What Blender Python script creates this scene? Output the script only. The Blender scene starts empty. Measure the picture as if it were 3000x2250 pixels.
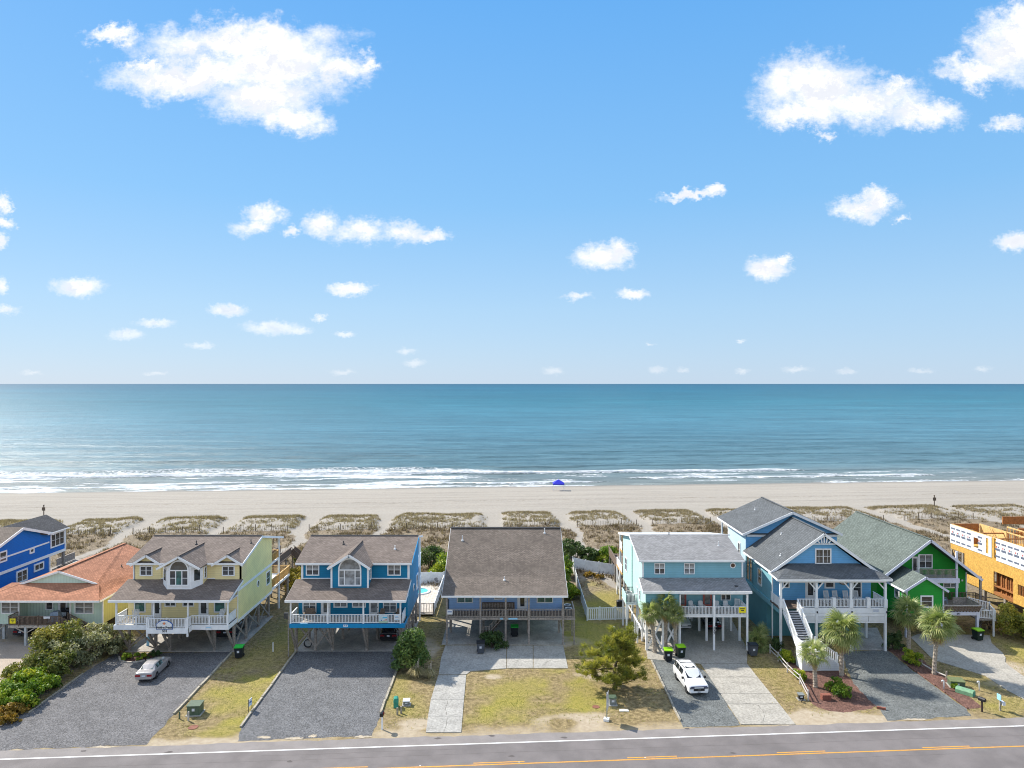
import bpy, math, random, colorsys
import numpy as np
from mathutils import Vector, Matrix, noise as mnoise
R = math.radians
random.seed(7); RNG = np.random.default_rng(7)
scene = bpy.context.scene
COL = scene.collection

# ------------------------------------------------------------------ camera, sky, sun, exposure
H, F, EYE = 29.8, 2080.0, 1120.0          # camera height, focal length and horizon row of the 3000 px photograph
cam = bpy.data.cameras.new('camera'); cam.sensor_width = 36; cam.lens = 36*F/3000
cam.shift_y = (EYE-1125.0)/3000.0; cam.clip_start = 1; cam.clip_end = 120000
camo = bpy.data.objects.new('camera', cam); COL.objects.link(camo)
camo.location = (0, 0, H); camo.rotation_euler = (R(90), 0, 0)
scene.camera = camo

SUN_VEC = Vector((-0.95, 0.72, 1.02)).normalized()      # towards the sun
ELEV = math.asin(SUN_VEC.z); AZ = math.atan2(SUN_VEC.x, SUN_VEC.y)
sun = bpy.data.lights.new('sun', 'SUN'); sun.energy = 5.0; sun.angle = R(0.53); sun.color = (1.0, 0.93, 0.82)
suno = bpy.data.objects.new('sun', sun); COL.objects.link(suno)
suno.rotation_euler = SUN_VEC.to_track_quat('Z', 'Y').to_euler(); suno.location = (-60, 40, 90)

scene.view_settings.view_transform = 'Standard'; scene.view_settings.look = 'None'
scene.view_settings.exposure = 0.55; scene.view_settings.gamma = 1.0
scene.view_settings.use_curve_mapping = False
scene.render.engine = 'CYCLES'
scene.cycles.max_bounces = 6; scene.cycles.diffuse_bounces = 3; scene.cycles.glossy_bounces = 3
scene.cycles.transmission_bounces = 3; scene.cycles.transparent_max_bounces = 6
scene.cycles.sample_clamp_indirect = 4.0
scene.cycles.use_denoising = True; scene.cycles.denoiser = 'OPENIMAGEDENOISE'; scene.cycles.denoising_input_passes = 'RGB_ALBEDO_NORMAL'; scene.cycles.denoising_prefilter = 'ACCURATE'
scene.cycles.pixel_filter_type = 'BLACKMAN_HARRIS'; scene.cycles.filter_width = 1.05

world = bpy.data.worlds.new('World'); scene.world = world; world.use_nodes = True
class NT:
    """tiny helper around a node tree"""
    def __init__(s, t): s.t = t; s.n = t.nodes; s.l = t.links
    def node(s, typ, **kw):
        n = s.n.new(typ)
        for k, v in kw.items(): setattr(n, k, v)
        return n
    def put(s, sock, v):
        if v is None: return
        if isinstance(v, bpy.types.NodeSocket): s.l.new(v, sock)
        else:
            if sock.type == 'RGBA' and len(v) == 3: v = (*v, 1)
            sock.default_value = v
    def math(s, op, a, b=None, c=None, clamp=False):
        n = s.node('ShaderNodeMath', operation=op, use_clamp=clamp)
        for i, v in enumerate((a, b, c)): s.put(n.inputs[i], v)
        return n.outputs[0]
    def vmath(s, op, a, b=None, c=None):
        n = s.node('ShaderNodeVectorMath', operation=op)
        for i, v in enumerate((a, b, c)):
            if v is not None: s.put(n.inputs[i], v)
        return n.outputs['Value'] if op in ('LENGTH', 'DOT_PRODUCT') else n.outputs[0]
    def mix(s, f, a, b, mode='MIX'):
        n = s.node('ShaderNodeMix', data_type='RGBA', blend_type=mode); n.clamp_factor = True
        s.put(n.inputs[0], f); s.put(n.inputs[6], a); s.put(n.inputs[7], b); return n.outputs[2]
    def noise(s, vec, scale, detail=4, rough=.55, out=0, dist=0):
        n = s.node('ShaderNodeTexNoise'); n.inputs['Scale'].default_value = scale; n.inputs['Detail'].default_value = detail
        n.inputs['Roughness'].default_value = rough; n.inputs['Distortion'].default_value = dist
        if vec is not None: s.put(n.inputs['Vector'], vec)
        return n.outputs[out]
    def ramp(s, f, stops):
        n = s.node('ShaderNodeValToRGB'); e = n.color_ramp.elements
        while len(e) < len(stops): e.new(0.5)
        for i, (p, c) in enumerate(stops):
            e[i].position = p; e[i].color = (*c, 1) if not isinstance(c, (int, float)) else (c, c, c, 1)
        s.put(n.inputs[0], f); return n.outputs[0]
    def smooth(s, f, a, b):
        n = s.node('ShaderNodeMapRange', interpolation_type='SMOOTHSTEP'); s.put(n.inputs[0], f)
        s.put(n.inputs[1], a); s.put(n.inputs[2], b); return n.outputs[0]
    def scaled(s, vec, sc):
        return s.vmath('MULTIPLY', vec, sc)

w = NT(world.node_tree); w.n.clear()
sky = w.node('ShaderNodeTexSky', sky_type='NISHITA'); sky.sun_disc = False
sky.sun_elevation = ELEV; sky.sun_rotation = AZ; sky.altitude = 30; sky.air_density = 1.0; sky.dust_density = 0.35; sky.ozone_density = 2.0
tc = w.node('ShaderNodeTexCoord')
sep = w.node('ShaderNodeSeparateXYZ'); w.l.new(tc.outputs['Generated'], sep.inputs[0])
dx, dy, dz = sep.outputs
# clouds: each is a group of soft ellipses at a compass bearing / elevation (tangent-plane coordinates about north)
yy = w.math('MAXIMUM', dy, 0.08)
comb = w.node('ShaderNodeCombineXYZ')
w.put(comb.inputs[0], w.math('DIVIDE', dx, yy)); w.put(comb.inputs[1], w.math('DIVIDE', dz, yy))
uv = comb.outputs[0]
vv = w.math('MINIMUM', w.math('MAXIMUM', w.math('DIVIDE', dz, yy), 0.0), .6)
n1 = w.noise(uv, 9, 3, .5, 1); n2 = w.noise(uv, 34, 9, .62, 1); n3 = w.noise(w.scaled(uv, (1, 1.5, 1)), 120, 8, .66, 1)
c0 = (.5, .5, .5)
def disp(n, a0, a1):
    k = w.math('MULTIPLY_ADD', vv, a1, a0); cc = w.node('ShaderNodeCombineXYZ'); w.put(cc.inputs[0], k); w.put(cc.inputs[1], w.math('MULTIPLY', k, .7))
    return w.vmath('MULTIPLY', w.vmath('SUBTRACT', n, c0), cc.outputs[0])
P2 = w.vmath('ADD', uv, w.vmath('ADD', disp(n1, .0, .16), w.vmath('ADD', disp(n2, .010, .15), disp(n3, .020, .035))))
CL = [(700,125,330,72,1),(560,215,275,66,1),(800,190,270,120,1),(770,290,175,80,1),(850,345,115,55,1),(980,200,130,60,1),(330,100,112,34,.8),(1075,170,50,50,.55),(430,180,90,30,.8),
 (2385,265,185,108,1),(2540,305,170,80,1),(2700,340,130,52,.9),(2620,265,70,40,.7),(2345,340,150,45,1),(2960,150,130,120,1),(2860,215,120,52,1),(3010,60,100,75,1),(3160,180,200,140,1),(2960,365,85,36,.55),(2420,395,45,25,.5),
 (0,610,34,34,.9),(12,660,44,24,.9),(4,715,34,28,.8),(0,840,28,34,.8),(22,913,55,20,.8),
 (775,618,75,36,.85),(755,655,60,26,.8),(860,672,36,24,.75),(945,655,60,50,.85),(1065,676,95,46,.8),(1180,680,80,42,.85),(1260,690,76,22,.8),
 (2010,570,100,17,.9),(2085,558,38,22,1),(2520,600,100,40,1),(2570,580,60,36,1),(1762,755,92,40,1),(1815,735,52,40,1),(2245,788,74,36,1),(2290,772,38,22,.9),(2975,705,62,34,1),
 (225,840,84,30,1),(1027,848,74,20,1),(1853,864,50,19,1),(1690,870,60,18,.5),(672,907,66,20,.9),(800,958,96,22,1),(860,966,60,14,.9),(455,945,66,16,.85),(370,981,60,18,1),(587,1013,42,13,1),
 (933,932,28,15,.7),(1011,979,34,11,.9),(1190,1028,40,15,.75),(1215,1062,40,12,.8),(2638,640,46,14,.45),(720,665,120,40,.3),
 (1620,1086,42,14,.7),(1927,1084,32,14,.75),(2000,1084,26,10,.65),(2175,1086,30,12,.6),(2330,1084,66,13,.6),(2480,1090,56,11,.5),(2700,1086,60,12,.55),(2880,1080,40,14,.45),(460,1094,60,10,.4),(1000,1090,70,13,.35),(1900,1008,18,8,.6),(2170,998,26,8,.5),(95,1092,60,12,.3)]
field = None
for (cx, cy, rx, ry, op) in CL:
    u0, v0, ru, rv = (cx-1500)/F, (EYE-cy)/F, rx*1.12/F, ry*1.12/F
    d = w.vmath('LENGTH', w.vmath('MULTIPLY_ADD', P2, (1/ru, 1/rv, 0), (-u0/ru, -v0/rv, 0)))
    m = w.math('MULTIPLY_ADD', d, -1.0, 0.40+0.6*op)
    field = m if field is None else w.math('SMOOTH_MAX', field, m, .12)
fbA = w.noise(w.scaled(uv, (1, 1.35, 1)), 26, 9, .62); fbB = w.noise(w.scaled(uv, (1, 1.6, 1)), 130, 7, .68)
fb = w.math('ADD', w.math('MULTIPLY', w.math('SUBTRACT', fbA, .5), 1.0), w.math('MULTIPLY', w.math('SUBTRACT', fbB, .5), .30))
field = w.math('ADD', field, fb)
front = w.smooth(dy, .08, .3)
thick = w.smooth(field, .02, .95)
mask_f = w.math('MULTIPLY', w.math('MULTIPLY', w.math('POWER', w.smooth(field, -.06, .80), .9), w.math('MULTIPLY_ADD', w.smooth(dz, .015, .15), .62, .38)), front)
nb = w.noise(tc.outputs['Generated'], 3.2, 6, .6)                     # unseen clouds added over the rest of the sky to brighten shade
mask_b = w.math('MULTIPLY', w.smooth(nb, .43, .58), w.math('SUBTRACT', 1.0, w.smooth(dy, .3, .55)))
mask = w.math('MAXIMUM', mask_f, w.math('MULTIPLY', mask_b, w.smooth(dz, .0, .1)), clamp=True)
sh = w.noise(P2, 14, 5, .6); up = w.noise(w.vmath('ADD', P2, (.0, .012, 0)), 14, 5, .6)
lit = w.math('MULTIPLY_ADD', w.math('SUBTRACT', sh, up), 5.0, w.math('MULTIPLY_ADD', sh, .9, .1))
ccol = w.mix(w.math('MULTIPLY', thick, w.math('SUBTRACT', 1.0, w.smooth(lit, .1, .8))), (7.35, 7.3, 7.3), (5.7, 5.9, 6.4))
# air: the sky pales towards the horizon; overhead it is raised for fill light
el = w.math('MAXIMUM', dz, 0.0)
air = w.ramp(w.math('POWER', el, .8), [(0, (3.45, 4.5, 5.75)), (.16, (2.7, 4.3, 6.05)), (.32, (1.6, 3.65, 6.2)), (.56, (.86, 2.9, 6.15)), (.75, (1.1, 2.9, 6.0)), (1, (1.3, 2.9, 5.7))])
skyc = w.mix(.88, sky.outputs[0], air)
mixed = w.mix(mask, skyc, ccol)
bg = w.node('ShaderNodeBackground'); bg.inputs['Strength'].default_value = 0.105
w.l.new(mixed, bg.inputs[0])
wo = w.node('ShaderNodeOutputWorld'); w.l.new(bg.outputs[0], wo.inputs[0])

# ------------------------------------------------------------------ from a pixel of the photograph to the place it shows
def G(px, py, z=0.0):
    D = F*(H-z)/(py-EYE); return ((px-1500)*D/F, D)
def XD(px, D): return (px-1500)*D/F
def ZD(py, D): return H-(py-EYE)*D/F
def QX(px, py, X):            # plane x = X
    D = X*F/(px-1500); return D, ZD(py, D)

# ------------------------------------------------------------------ materials
def srgb(r, g, b): 
    return tuple(((c/255)/12.92 if c/255 <= .04045 else ((c/255+.055)/1.055)**2.4) for c in (r, g, b))
def newmat(name):
    m = bpy.data.materials.new(name); m.use_nodes = True
    t = NT(m.node_tree); b = t.n['Principled BSDF']; return m, t, b
MATS = {}
def M(name, col, rough=.6, var=.12, scale=3.0, bump=0, bscale=40, metal=0, spec=.4, kind=None, coord='Object', fine=0, coat=0):
    if name in MATS: return MATS[name]
    m, t, b = newmat(name)
    tcn = t.node('ShaderNodeTexCoord'); vec = tcn.outputs[coord]; uvv = tcn.outputs['UV']
    c = col; hgt = None
    if kind == 'siding' or kind == 'vsiding':
        sx = t.node('ShaderNodeSeparateXYZ'); t.l.new(uvv, sx.inputs[0])
        ax = sx.outputs[1] if kind == 'siding' else sx.outputs[0]
        fr = t.math('FRACT', t.math('DIVIDE', ax, .20 if kind == 'siding' else .35))
        hgt = fr if kind == 'siding' else t.smooth(fr, .0, .12)
        c = t.mix(t.math('LESS_THAN', fr, .10), c, tuple(x*.70 for x in col))
    if kind == 'shingle':
        br = t.node('ShaderNodeTexBrick'); t.l.new(uvv, br.inputs[0]); br.offset = .5
        br.inputs['Color1'].default_value = (*[x*.80 for x in col], 1); br.inputs['Color2'].default_value = (*[min(1, x*1.2) for x in col], 1)
        br.inputs['Mortar'].default_value = (*[x*.62 for x in col], 1); br.inputs['Scale'].default_value = 1
        br.inputs['Brick Width'].default_value = .34; br.inputs['Row Height'].default_value = .19; br.inputs['Mortar Size'].default_value = .022; br.inputs['Bias'].default_value = -.05
        c = br.outputs[0]
        sx = t.node('ShaderNodeSeparateXYZ'); t.l.new(uvv, sx.inputs[0])
        hgt = t.math('SUBTRACT', 1.0, t.math('FRACT', t.math('DIVIDE', sx.outputs[1], .19)))
    n = t.noise(vec, scale, 5, .6)
    dark = t.mix(1.0, c if isinstance(c, bpy.types.NodeSocket) else (*c, 1), (1-var,)*3, 'MULTIPLY')
    lite = t.mix(1.0, c if isinstance(c, bpy.types.NodeSocket) else (*c, 1), (1+var,)*3, 'MULTIPLY')
    c = t.mix(t.smooth(n, .32, .68), dark, lite)
    if fine:
        n2 = t.noise(vec, fine, 3, .7)
        c = t.mix(1.0, c, t.ramp(n2, [(.25, .62), (.75, 1.3)]), 'MULTIPLY')
    t.put(b.inputs['Base Color'], c)
    b.inputs['Roughness'].default_value = rough; b.inputs['Metallic'].default_value = metal
    b.inputs['Specular IOR Level'].default_value = spec
    if coat: b.inputs['Coat Weight'].default_value = coat; b.inputs['Coat Roughness'].default_value = .04
    if bump or hgt is not None:
        bp = t.node('ShaderNodeBump'); bp.inputs['Strength'].default_value = bump or .5; bp.inputs['Distance'].default_value = .02
        t.put(bp.inputs['Height'], hgt if hgt is not None else t.noise(vec, bscale, 4, .6))
        t.l.new(bp.outputs[0], b.inputs['Normal'])
    MATS[name] = m; return m
def leafmat(name, c1, c2, c3, rough=.55, trans=.25):
    """foliage: every leaf has its own tint (attribute), between c1, c2 and c3"""
    m, t, b = newmat(name)
    a = t.node('ShaderNodeAttribute', attribute_name='tint')
    c = t.ramp(a.outputs['Fac'], [(0, c1), (.5, c2), (1, c3)])
    t.put(b.inputs['Base Color'], c); b.inputs['Roughness'].default_value = rough; b.inputs['Specular IOR Level'].default_value = .3
    tr = t.node('ShaderNodeBsdfTranslucent'); t.put(tr.inputs[0], t.mix(1.0, c, (1.5, 1.6, .9), 'MULTIPLY'))
    mx = t.node('ShaderNodeMixShader'); mx.inputs[0].default_value = trans
    t.l.new(b.outputs[0], mx.inputs[1]); t.l.new(tr.outputs[0], mx.inputs[2])
    t.l.new(mx.outputs[0], t.n['Material Output'].inputs[0]); return m
def glassmat(name, col, rough=.06, spec=.8):
    m, t, b = newmat(name)
    tcn = t.node('ShaderNodeTexCoord'); n = t.noise(tcn.outputs['Object'], 1.3, 2)
    t.put(b.inputs['Base Color'], t.mix(t.smooth(n, .35, .65), tuple(c*.5 for c in col), tuple(c*1.4 for c in col)))
    b.inputs['Roughness'].default_value = rough; b.inputs['Specular IOR Level'].default_value = spec; return m

WHITE = M('white_trim', (.82, .835, .85), .5, .06, 1.5)
WHITE2 = M('white_vinyl', (.74, .755, .765), .45, .08, 2)
GREYWD = M('weathered_wood', (.30, .265, .235), .85, .3, 6, .4, 60, fine=14)
BROWNWD = M('brown_deck_wood', (.155, .115, .09), .85, .3, 6, .4, 60, fine=14)
NEWWD = M('new_pine_wood', (.52, .33, .12), .7, .2, 5, .3, 40, fine=9)
PALEWD = M('bleached_deck_wood', (.42, .38, .33), .85, .2, 5, .3, 40, fine=7)
GLASS = glassmat('window_glass', (.045, .052, .06)); GLASS_G = glassmat('green_window_glass', (.03, .12, .11))
BLIND = glassmat('window_with_blind', (.26, .28, .30), .12)
CURTAIN = glassmat('window_with_curtain', (.16, .18, .20), .12)
BLACK = M('black_paint', (.015, .015, .018), .4, .1)
DARK = M('dark_grey_metal', (.05, .052, .056), .5, .15)
CONC = M('concrete', (.355, .345, .32), .9, .12, .6, .35, 30, fine=5)
TEXTBLK = M('black_lettering', (.02, .025, .035), .6, .05)
TEXTBLUE = M('blue_lettering', (.02, .10, .35), .6, .05)
TEXTCYAN = M('light_blue_lettering', (.30, .62, .85), .6, .05)
YELLOW = M('yellow_sign', (.85, .72, .02), .5, .05)

# ------------------------------------------------------------------ mesh building
class MB:
    def __init__(s): s.v = []; s.f = []
    def add(s, vs, fs):
        o = len(s.v); s.v.extend([tuple(p) for p in vs]); s.f.extend([tuple(i+o for i in f) for f in fs]); return s
    def box(s, x0, x1, y0, y1, z0, z1):
        if x0 > x1: x0, x1 = x1, x0
        if y0 > y1: y0, y1 = y1, y0
        if z0 > z1: z0, z1 = z1, z0
        return s.add([(x0,y0,z0),(x1,y0,z0),(x1,y1,z0),(x0,y1,z0),(x0,y0,z1),(x1,y0,z1),(x1,y1,z1),(x0,y1,z1)],
                     [(0,3,2,1),(4,5,6,7),(0,1,5,4),(1,2,6,5),(2,3,7,6),(3,0,4,7)])
    def face(s, *pts): return s.add(pts, [tuple(range(len(pts)))])
    def prism(s, pts, off):
        """closed solid: polygon pts swept by off"""
        n = len(pts); off = Vector(off); P = [Vector(p) for p in pts]
        nrm = sum(((P[i]-P[0]).cross(P[(i+1) % n]-P[0]) for i in range(n)), Vector())
        if nrm.dot(off) > 0: P = P[::-1]
        Q = [p+off for p in P]
        fs = [tuple(range(n)), tuple(range(2*n-1, n-1, -1))]
        for i in range(n):
            j = (i+1) % n; fs.append((j, i, n+i, n+j))
        return s.add(P+Q, fs)
    def bar(s, p, q, w, h=None, up=(0,0,1)):
        p, q = Vector(p), Vector(q); h = h or w; d = (q-p).normalized(); up = Vector(up)
        if abs(d.dot(up)) > .98: up = Vector((0, 1, 0))
        a = d.cross(up).normalized()*w/2; b = a.cross(d).normalized()*h/2
        vs = [p-a-b, p+a-b, p+a+b, p-a+b, q-a-b, q+a-b, q+a+b, q-a+b]
        return s.add(vs, [(0,3,2,1),(4,5,6,7),(0,1,5,4),(1,2,6,5),(2,3,7,6),(3,0,4,7)][0:2] + [(0,1,5,4),(1,2,6,5),(2,3,7,6),(3,0,4,7)])
    def tube(s, pts, radii, n=8, cap=True):
        pts = [Vector(p) for p in pts]
        if not hasattr(radii, '__len__'): radii = [radii]*len(pts)
        rings = []
        for i, p in enumerate(pts):
            d = (pts[min(i+1, len(pts)-1)]-pts[max(i-1, 0)]).normalized()
            up = Vector((0,0,1)) if abs(d.z) < .95 else Vector((1,0,0))
            a = d.cross(up).normalized(); b = a.cross(d)
            rings.append([p+(a*math.cos(2*math.pi*k/n)+b*math.sin(2*math.pi*k/n))*radii[i] for k in range(n)])
        vs = [v for r in rings for v in r]; fs = []
        for i in range(len(pts)-1):
            for k in range(n):
                k2 = (k+1) % n; fs.append((i*n+k2, i*n+k, (i+1)*n+k, (i+1)*n+k2))
        if cap: fs += [tuple(range(n)), tuple(range((len(pts)-1)*n+n-1, (len(pts)-1)*n-1, -1))]
        return s.add(vs, fs)
    def lathe(s, prof, c=(0,0,0), n=16, axis='z'):
        vs = []; fs = []
        for (r, z) in prof:
            for k in range(n):
                a = 2*math.pi*k/n; p = (r*math.cos(a), r*math.sin(a), z)
                if axis == 'y': p = (p[0], -p[2], p[1])
                if axis == 'x': p = (p[2], p[0], p[1])
                vs.append((p[0]+c[0], p[1]+c[1], p[2]+c[2]))
        for i in range(len(prof)-1):
            for k in range(n):
                k2 = (k+1) % n; fs.append((i*n+k, i*n+k2, (i+1)*n+k2, (i+1)*n+k))
        fs += [tuple(range(n-1, -1, -1)), tuple(range((len(prof)-1)*n, len(prof)*n))]
        return s.add(vs, fs)
    def mesh(s, name, mat, center=True, smooth=False):
        me = bpy.data.meshes.new(name); c = Vector((0,0,0))
        if center and s.v:
            A = np.array(s.v); c = Vector((A.min(0)+A.max(0))/2); s.v = [tuple(Vector(p)-c) for p in s.v]
        me.from_pydata(s.v, [], s.f); 
        if mat: me.materials.append(mat)
        uvl = me.uv_layers.new(name='UVMap'); data = np.zeros((len(me.loops), 2), np.float32); k = 0
        for p in me.polygons:
            n = p.normal
            u = Vector((0,0,1)).cross(n) if abs(n.z) < .999 else Vector((1,0,0))
            u.normalize(); vv = n.cross(u)
            for li in range(p.loop_start, p.loop_start+p.loop_total):
                q = Vector(s.v[me.loops[li].vertex_index])+c; data[li] = (q.dot(u), q.dot(vv))
        uvl.data.foreach_set('uv', data.ravel())
        if smooth: me.polygons.foreach_set('use_smooth', [True]*len(me.polygons))
        me.update(); return me, c

WLOC = {}
def wloc(o): return WLOC.get(o.name, Vector((0,0,0))) if o else Vector((0,0,0))
def part(name, mb, mat, parent, label=None, kind=None, smooth=False):
    me, c = mb.mesh(name, mat, True, smooth)
    o = bpy.data.objects.new(name, me); COL.objects.link(o); o.parent = parent
    o.location = c-wloc(parent); WLOC[o.name] = c
    if label: o['label'] = label
    if kind: o['kind'] = kind
    return o
def thing(name, label, cat, loc=(0,0,0), group=None):
    o = bpy.data.objects.new(name, None); COL.objects.link(o); o.location = loc; WLOC[o.name] = Vector(loc)
    o.empty_display_size = .3; o['label'] = label; o['category'] = cat
    if group: o['group'] = group
    return o
def solo(name, mb, mat, label, cat, group=None, smooth=False):
    o = part(name, mb, mat, None, smooth=smooth); o['label'] = label; o['category'] = cat
    if group: o['group'] = group
    return o
def struct(name, mb, mat, kind='structure', parent=None):
    return part(name, mb, mat, parent, kind=kind)
def dup(root, loc, rotz=None, label=None, group=None, scale=None):
    r = root.copy(); COL.objects.link(r); r.location = loc
    if rotz is not None: r.rotation_euler = (0, 0, rotz)
    if scale is not None: r.scale = (scale,)*3 if not hasattr(scale, '__len__') else scale
    if label: r['label'] = label
    if group: r['group'] = group
    for ch in list(root.children):
        c = ch.copy(); COL.objects.link(c); c.parent = r
        for g in ch.children:
            d = g.copy(); COL.objects.link(d); d.parent = c
    return r
def npmesh(name, verts, quads, mat, attrs=None, smooth=False):
    """fast mesh from numpy arrays; attrs: name -> (domain, float array)"""
    me = bpy.data.meshes.new(name); nf, k = quads.shape
    me.vertices.add(len(verts)); me.vertices.foreach_set('co', np.ascontiguousarray(verts, np.float32).ravel())
    me.loops.add(nf*k); me.loops.foreach_set('vertex_index', np.ascontiguousarray(quads, np.int32).ravel())
    me.polygons.add(nf); me.polygons.foreach_set('loop_start', np.arange(0, nf*k, k, dtype=np.int32))
    if smooth: me.polygons.foreach_set('use_smooth', np.ones(nf, bool))
    me.update(calc_edges=True)
    for an, (dom, arr) in (attrs or {}).items():
        a = me.attributes.new(an, 'FLOAT', dom); a.data.foreach_set('value', np.ascontiguousarray(arr, np.float32).ravel())
    if mat: me.materials.append(mat)
    return me
def text(s, size, pos, mat, parent, facing='F', name='lettering', align='CENTER'):
    cu = bpy.data.curves.new(name, 'FONT'); cu.body = s; cu.size = size; cu.extrude = .006; cu.offset = .012*size/.3; cu.align_x = align; cu.align_y = 'CENTER'
    tmp = bpy.data.objects.new(name, cu); COL.objects.link(tmp); bpy.context.view_layer.update()
    me = bpy.data.meshes.new_from_object(tmp.evaluated_get(bpy.context.evaluated_depsgraph_get())); bpy.data.objects.remove(tmp)
    me.materials.clear(); me.materials.append(mat); o = bpy.data.objects.new(name, me); COL.objects.link(o)
    o.parent = parent; o.location = Vector(pos)-wloc(parent); WLOC[o.name] = Vector(pos)
    o.rotation_euler = (R(90), 0, {'F': 0, 'R': R(90), 'L': R(-90), 'B': R(180)}[facing]); return o
# ------------------------------------------------------------------ value noise for terrain masks
_PERM = np.random.default_rng(3).random((256, 256)).astype(np.float32)
def vnoise(x, y):
    xi = np.floor(x).astype(int); yi = np.floor(y).astype(int); fx = x-xi; fy = y-yi
    fx = fx*fx*(3-2*fx); fy = fy*fy*(3-2*fy)
    g = lambda a, b: _PERM[a & 255, b & 255]
    return (g(xi, yi)*(1-fx)+g(xi+1, yi)*fx)*(1-fy)+(g(xi, yi+1)*(1-fx)+g(xi+1, yi+1)*fx)*fy
def fbm2(x, y, sc=1.0, o=4):
    r = 0; a = .5; t = 0
    for i in range(o): r = r+a*vnoise(x*sc+17*i, y*sc+31*i); t += a; a *= .5; sc *= 2.03
    return r/t
def sst(x, a, b):
    t = np.clip((x-a)/(b-a), 0, 1); return t*t*(3-2*t)

# ------------------------------------------------------------------ terrain: lots, scrub, dunes, beach
SHORE = .087
DPATH = [(-122,3),(-104.5,3.2),(-87,3.2),(-71.5,3.0),(-55.5,2.6),(-40,3.4),(-24.8,2.4),(-3.4,3.4),(10.8,2.6),(25.6,3.0),(41,2.2),(77.5,4.2),(97.5,2.6),(116,3)]
def dune_mask(x, y):
    s = y-SHORE*x; xr = x+.087*(s-140)
    d = np.full(np.shape(x), 99.0)
    wig = (fbm2(x, y, .35, 3)-.5)*2.2
    for xc, wd in DPATH:
        wander = np.where(s < 136, np.sin((136-s)*.16+xc)*1.6*np.clip((136-s)/8, 0, 1), 0)
        dd = np.abs(xr-xc+wander+wig)-wd*.31*np.where(s < 134, .45, 1)-np.clip((s-145)*.10, 0, .8)
        d = np.minimum(d, dd)
    return s, d
def terrain(x, y):
    s, d = dune_mask(x, y)
    z = 1.55*sst(s, 98, 124)+.25*sst(s, 126, 136)-.45*sst(s, 150.5, 172)-1.95*sst(s, 172, 202)-1.8*sst(s, 196, 222)-2.5*sst(s, 215, 260)
    pm = sst(d, 0, 2.2)
    edge = (fbm2(x, y, .22, 3)-.5)*2.4
    z = z+pm*sst(s+edge*.6, 134, 139)*(1-sst(s+edge, 149, 152.5))*(.15+.8*fbm2(x, y, .16, 4))
    z = z+pm*sst(s, 104, 116)*(1-sst(s, 133, 137))*(fbm2(x+9, y, .28, 4)-.4)*1.1
    z = z+sst(s, 150, 156)*(1-sst(s, 196, 204))*((fbm2(x, y, .9, 3)-.5)*.13)
    return z
def grid(xs, ys):
    X, Y = np.meshgrid(xs, ys); nx, ny = len(xs), len(ys)
    i = np.arange(nx-1)[None, :]+nx*np.arange(ny-1)[:, None]
    return X.ravel(), Y.ravel(), np.stack([i, i+1, i+nx+1, i+nx], -1).reshape(-1, 4)
def spread(a, b, step, lo, hi, g=1.12):
    c = list(np.arange(a, b+1e-6, step)); v, st = b, step
    while v < hi: st *= g; v += st; c.append(v)
    v, st = a, step
    while v > lo: st *= g; v -= st; c.insert(0, v)
    return np.array(c)
xs = spread(-85, 85, .42, -420, 420); ys = np.concatenate([[-500, -250, -100, -20, 20, 40], np.arange(46, 112, .36), np.arange(112, 160, .42), np.arange(160, 290, .7)])
gx, gy, gq = grid(xs, ys); gz = terrain(gx, gy); gz[gy < 46] = 0
s_, d_ = dune_mask(gx, gy); sr = gy-.0645*gx
veg = np.where(s_ < 110, .62+.5*(fbm2(gx, gy, .22, 4)-.5), 0)
scr = sst(s_, 98, 104)*(1-sst(s_, 150, 151.5)); pm = sst(d_, -.3, 1.1)
veg = veg*(1-scr)+scr*pm*np.where(s_ < 136.5, .70+.5*(fbm2(gx, gy, .3, 4)-.5), .22+.45*sst(s_, 147.5, 150))
veg = np.where(s_ > 151.5, 0, veg)
green = np.zeros_like(gx); sand = np.zeros_like(gx)
GREEN = [(760,2040,4.6,5.5,.85),(690,2130,3,2.2,.5),(845,1880,3.6,10,.5),(1165,2040,1.4,4,.6),(1215,2060,1.4,3,.35),(1520,2030,5.2,4.4,.72),(1700,2035,4,3.2,.5),(1560,2070,6,2,.4),
         (1765,1880,3.6,9,.85),(1770,1755,3.0,7,.7),(2270,1985,1.5,5,.35),(2975,1900,3,6,.8),(2960,2075,4,2.5,.5),(2860,2000,3,3,.35),(2820,2060,3,2,.4),(1680,1800,2,6,.6),(1240,1830,2,7,.35)]
SAND = [(1440,1985,1.6,.9,1),(1690,2100,4.5,1.3,.8),(1240,1890,1.7,5,.75),(1720,1975,2.2,2.0,.4),(1210,2120,2,1,.6),(60,1950,9,7,1.2),(-40,1900,9,10,1.2),(1750,1690,3,3,.8),(2380,2100,3,1,.8),(2560,2105,2.5,.9,.9),(2960,2005,3,1.4,.6),(560,2180,3,1,.5),
        (2450,2085,5,1.2,.5),(820,1910,2,5,.35),(1660,1880,2.5,2,.8),(2990,1960,2.5,3,.7),(1700,1640,6,2,.5)]
for L, A in ((GREEN, green), (SAND, sand)):
    for px, py, rx, ry, a in L:
        x0, y0 = G(px, py); q = np.sqrt(((gx-x0)/rx)**2+((gy-y0)/ry)**2)+(fbm2(gx, gy, .45, 5)-.5)*2.2
        A += a*(1-sst(q, .2, 1.45))
verge = (1-sst(sr+(fbm2(gx, gy, .5, 4)-.5)*3.0, 60.5, 63.0))*.30
veg = np.clip(veg-.55*np.clip(sand, 0, 1)-verge*.8+.3*green, 0, 1); green = np.clip(green*(1-verge), 0, 1)

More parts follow.
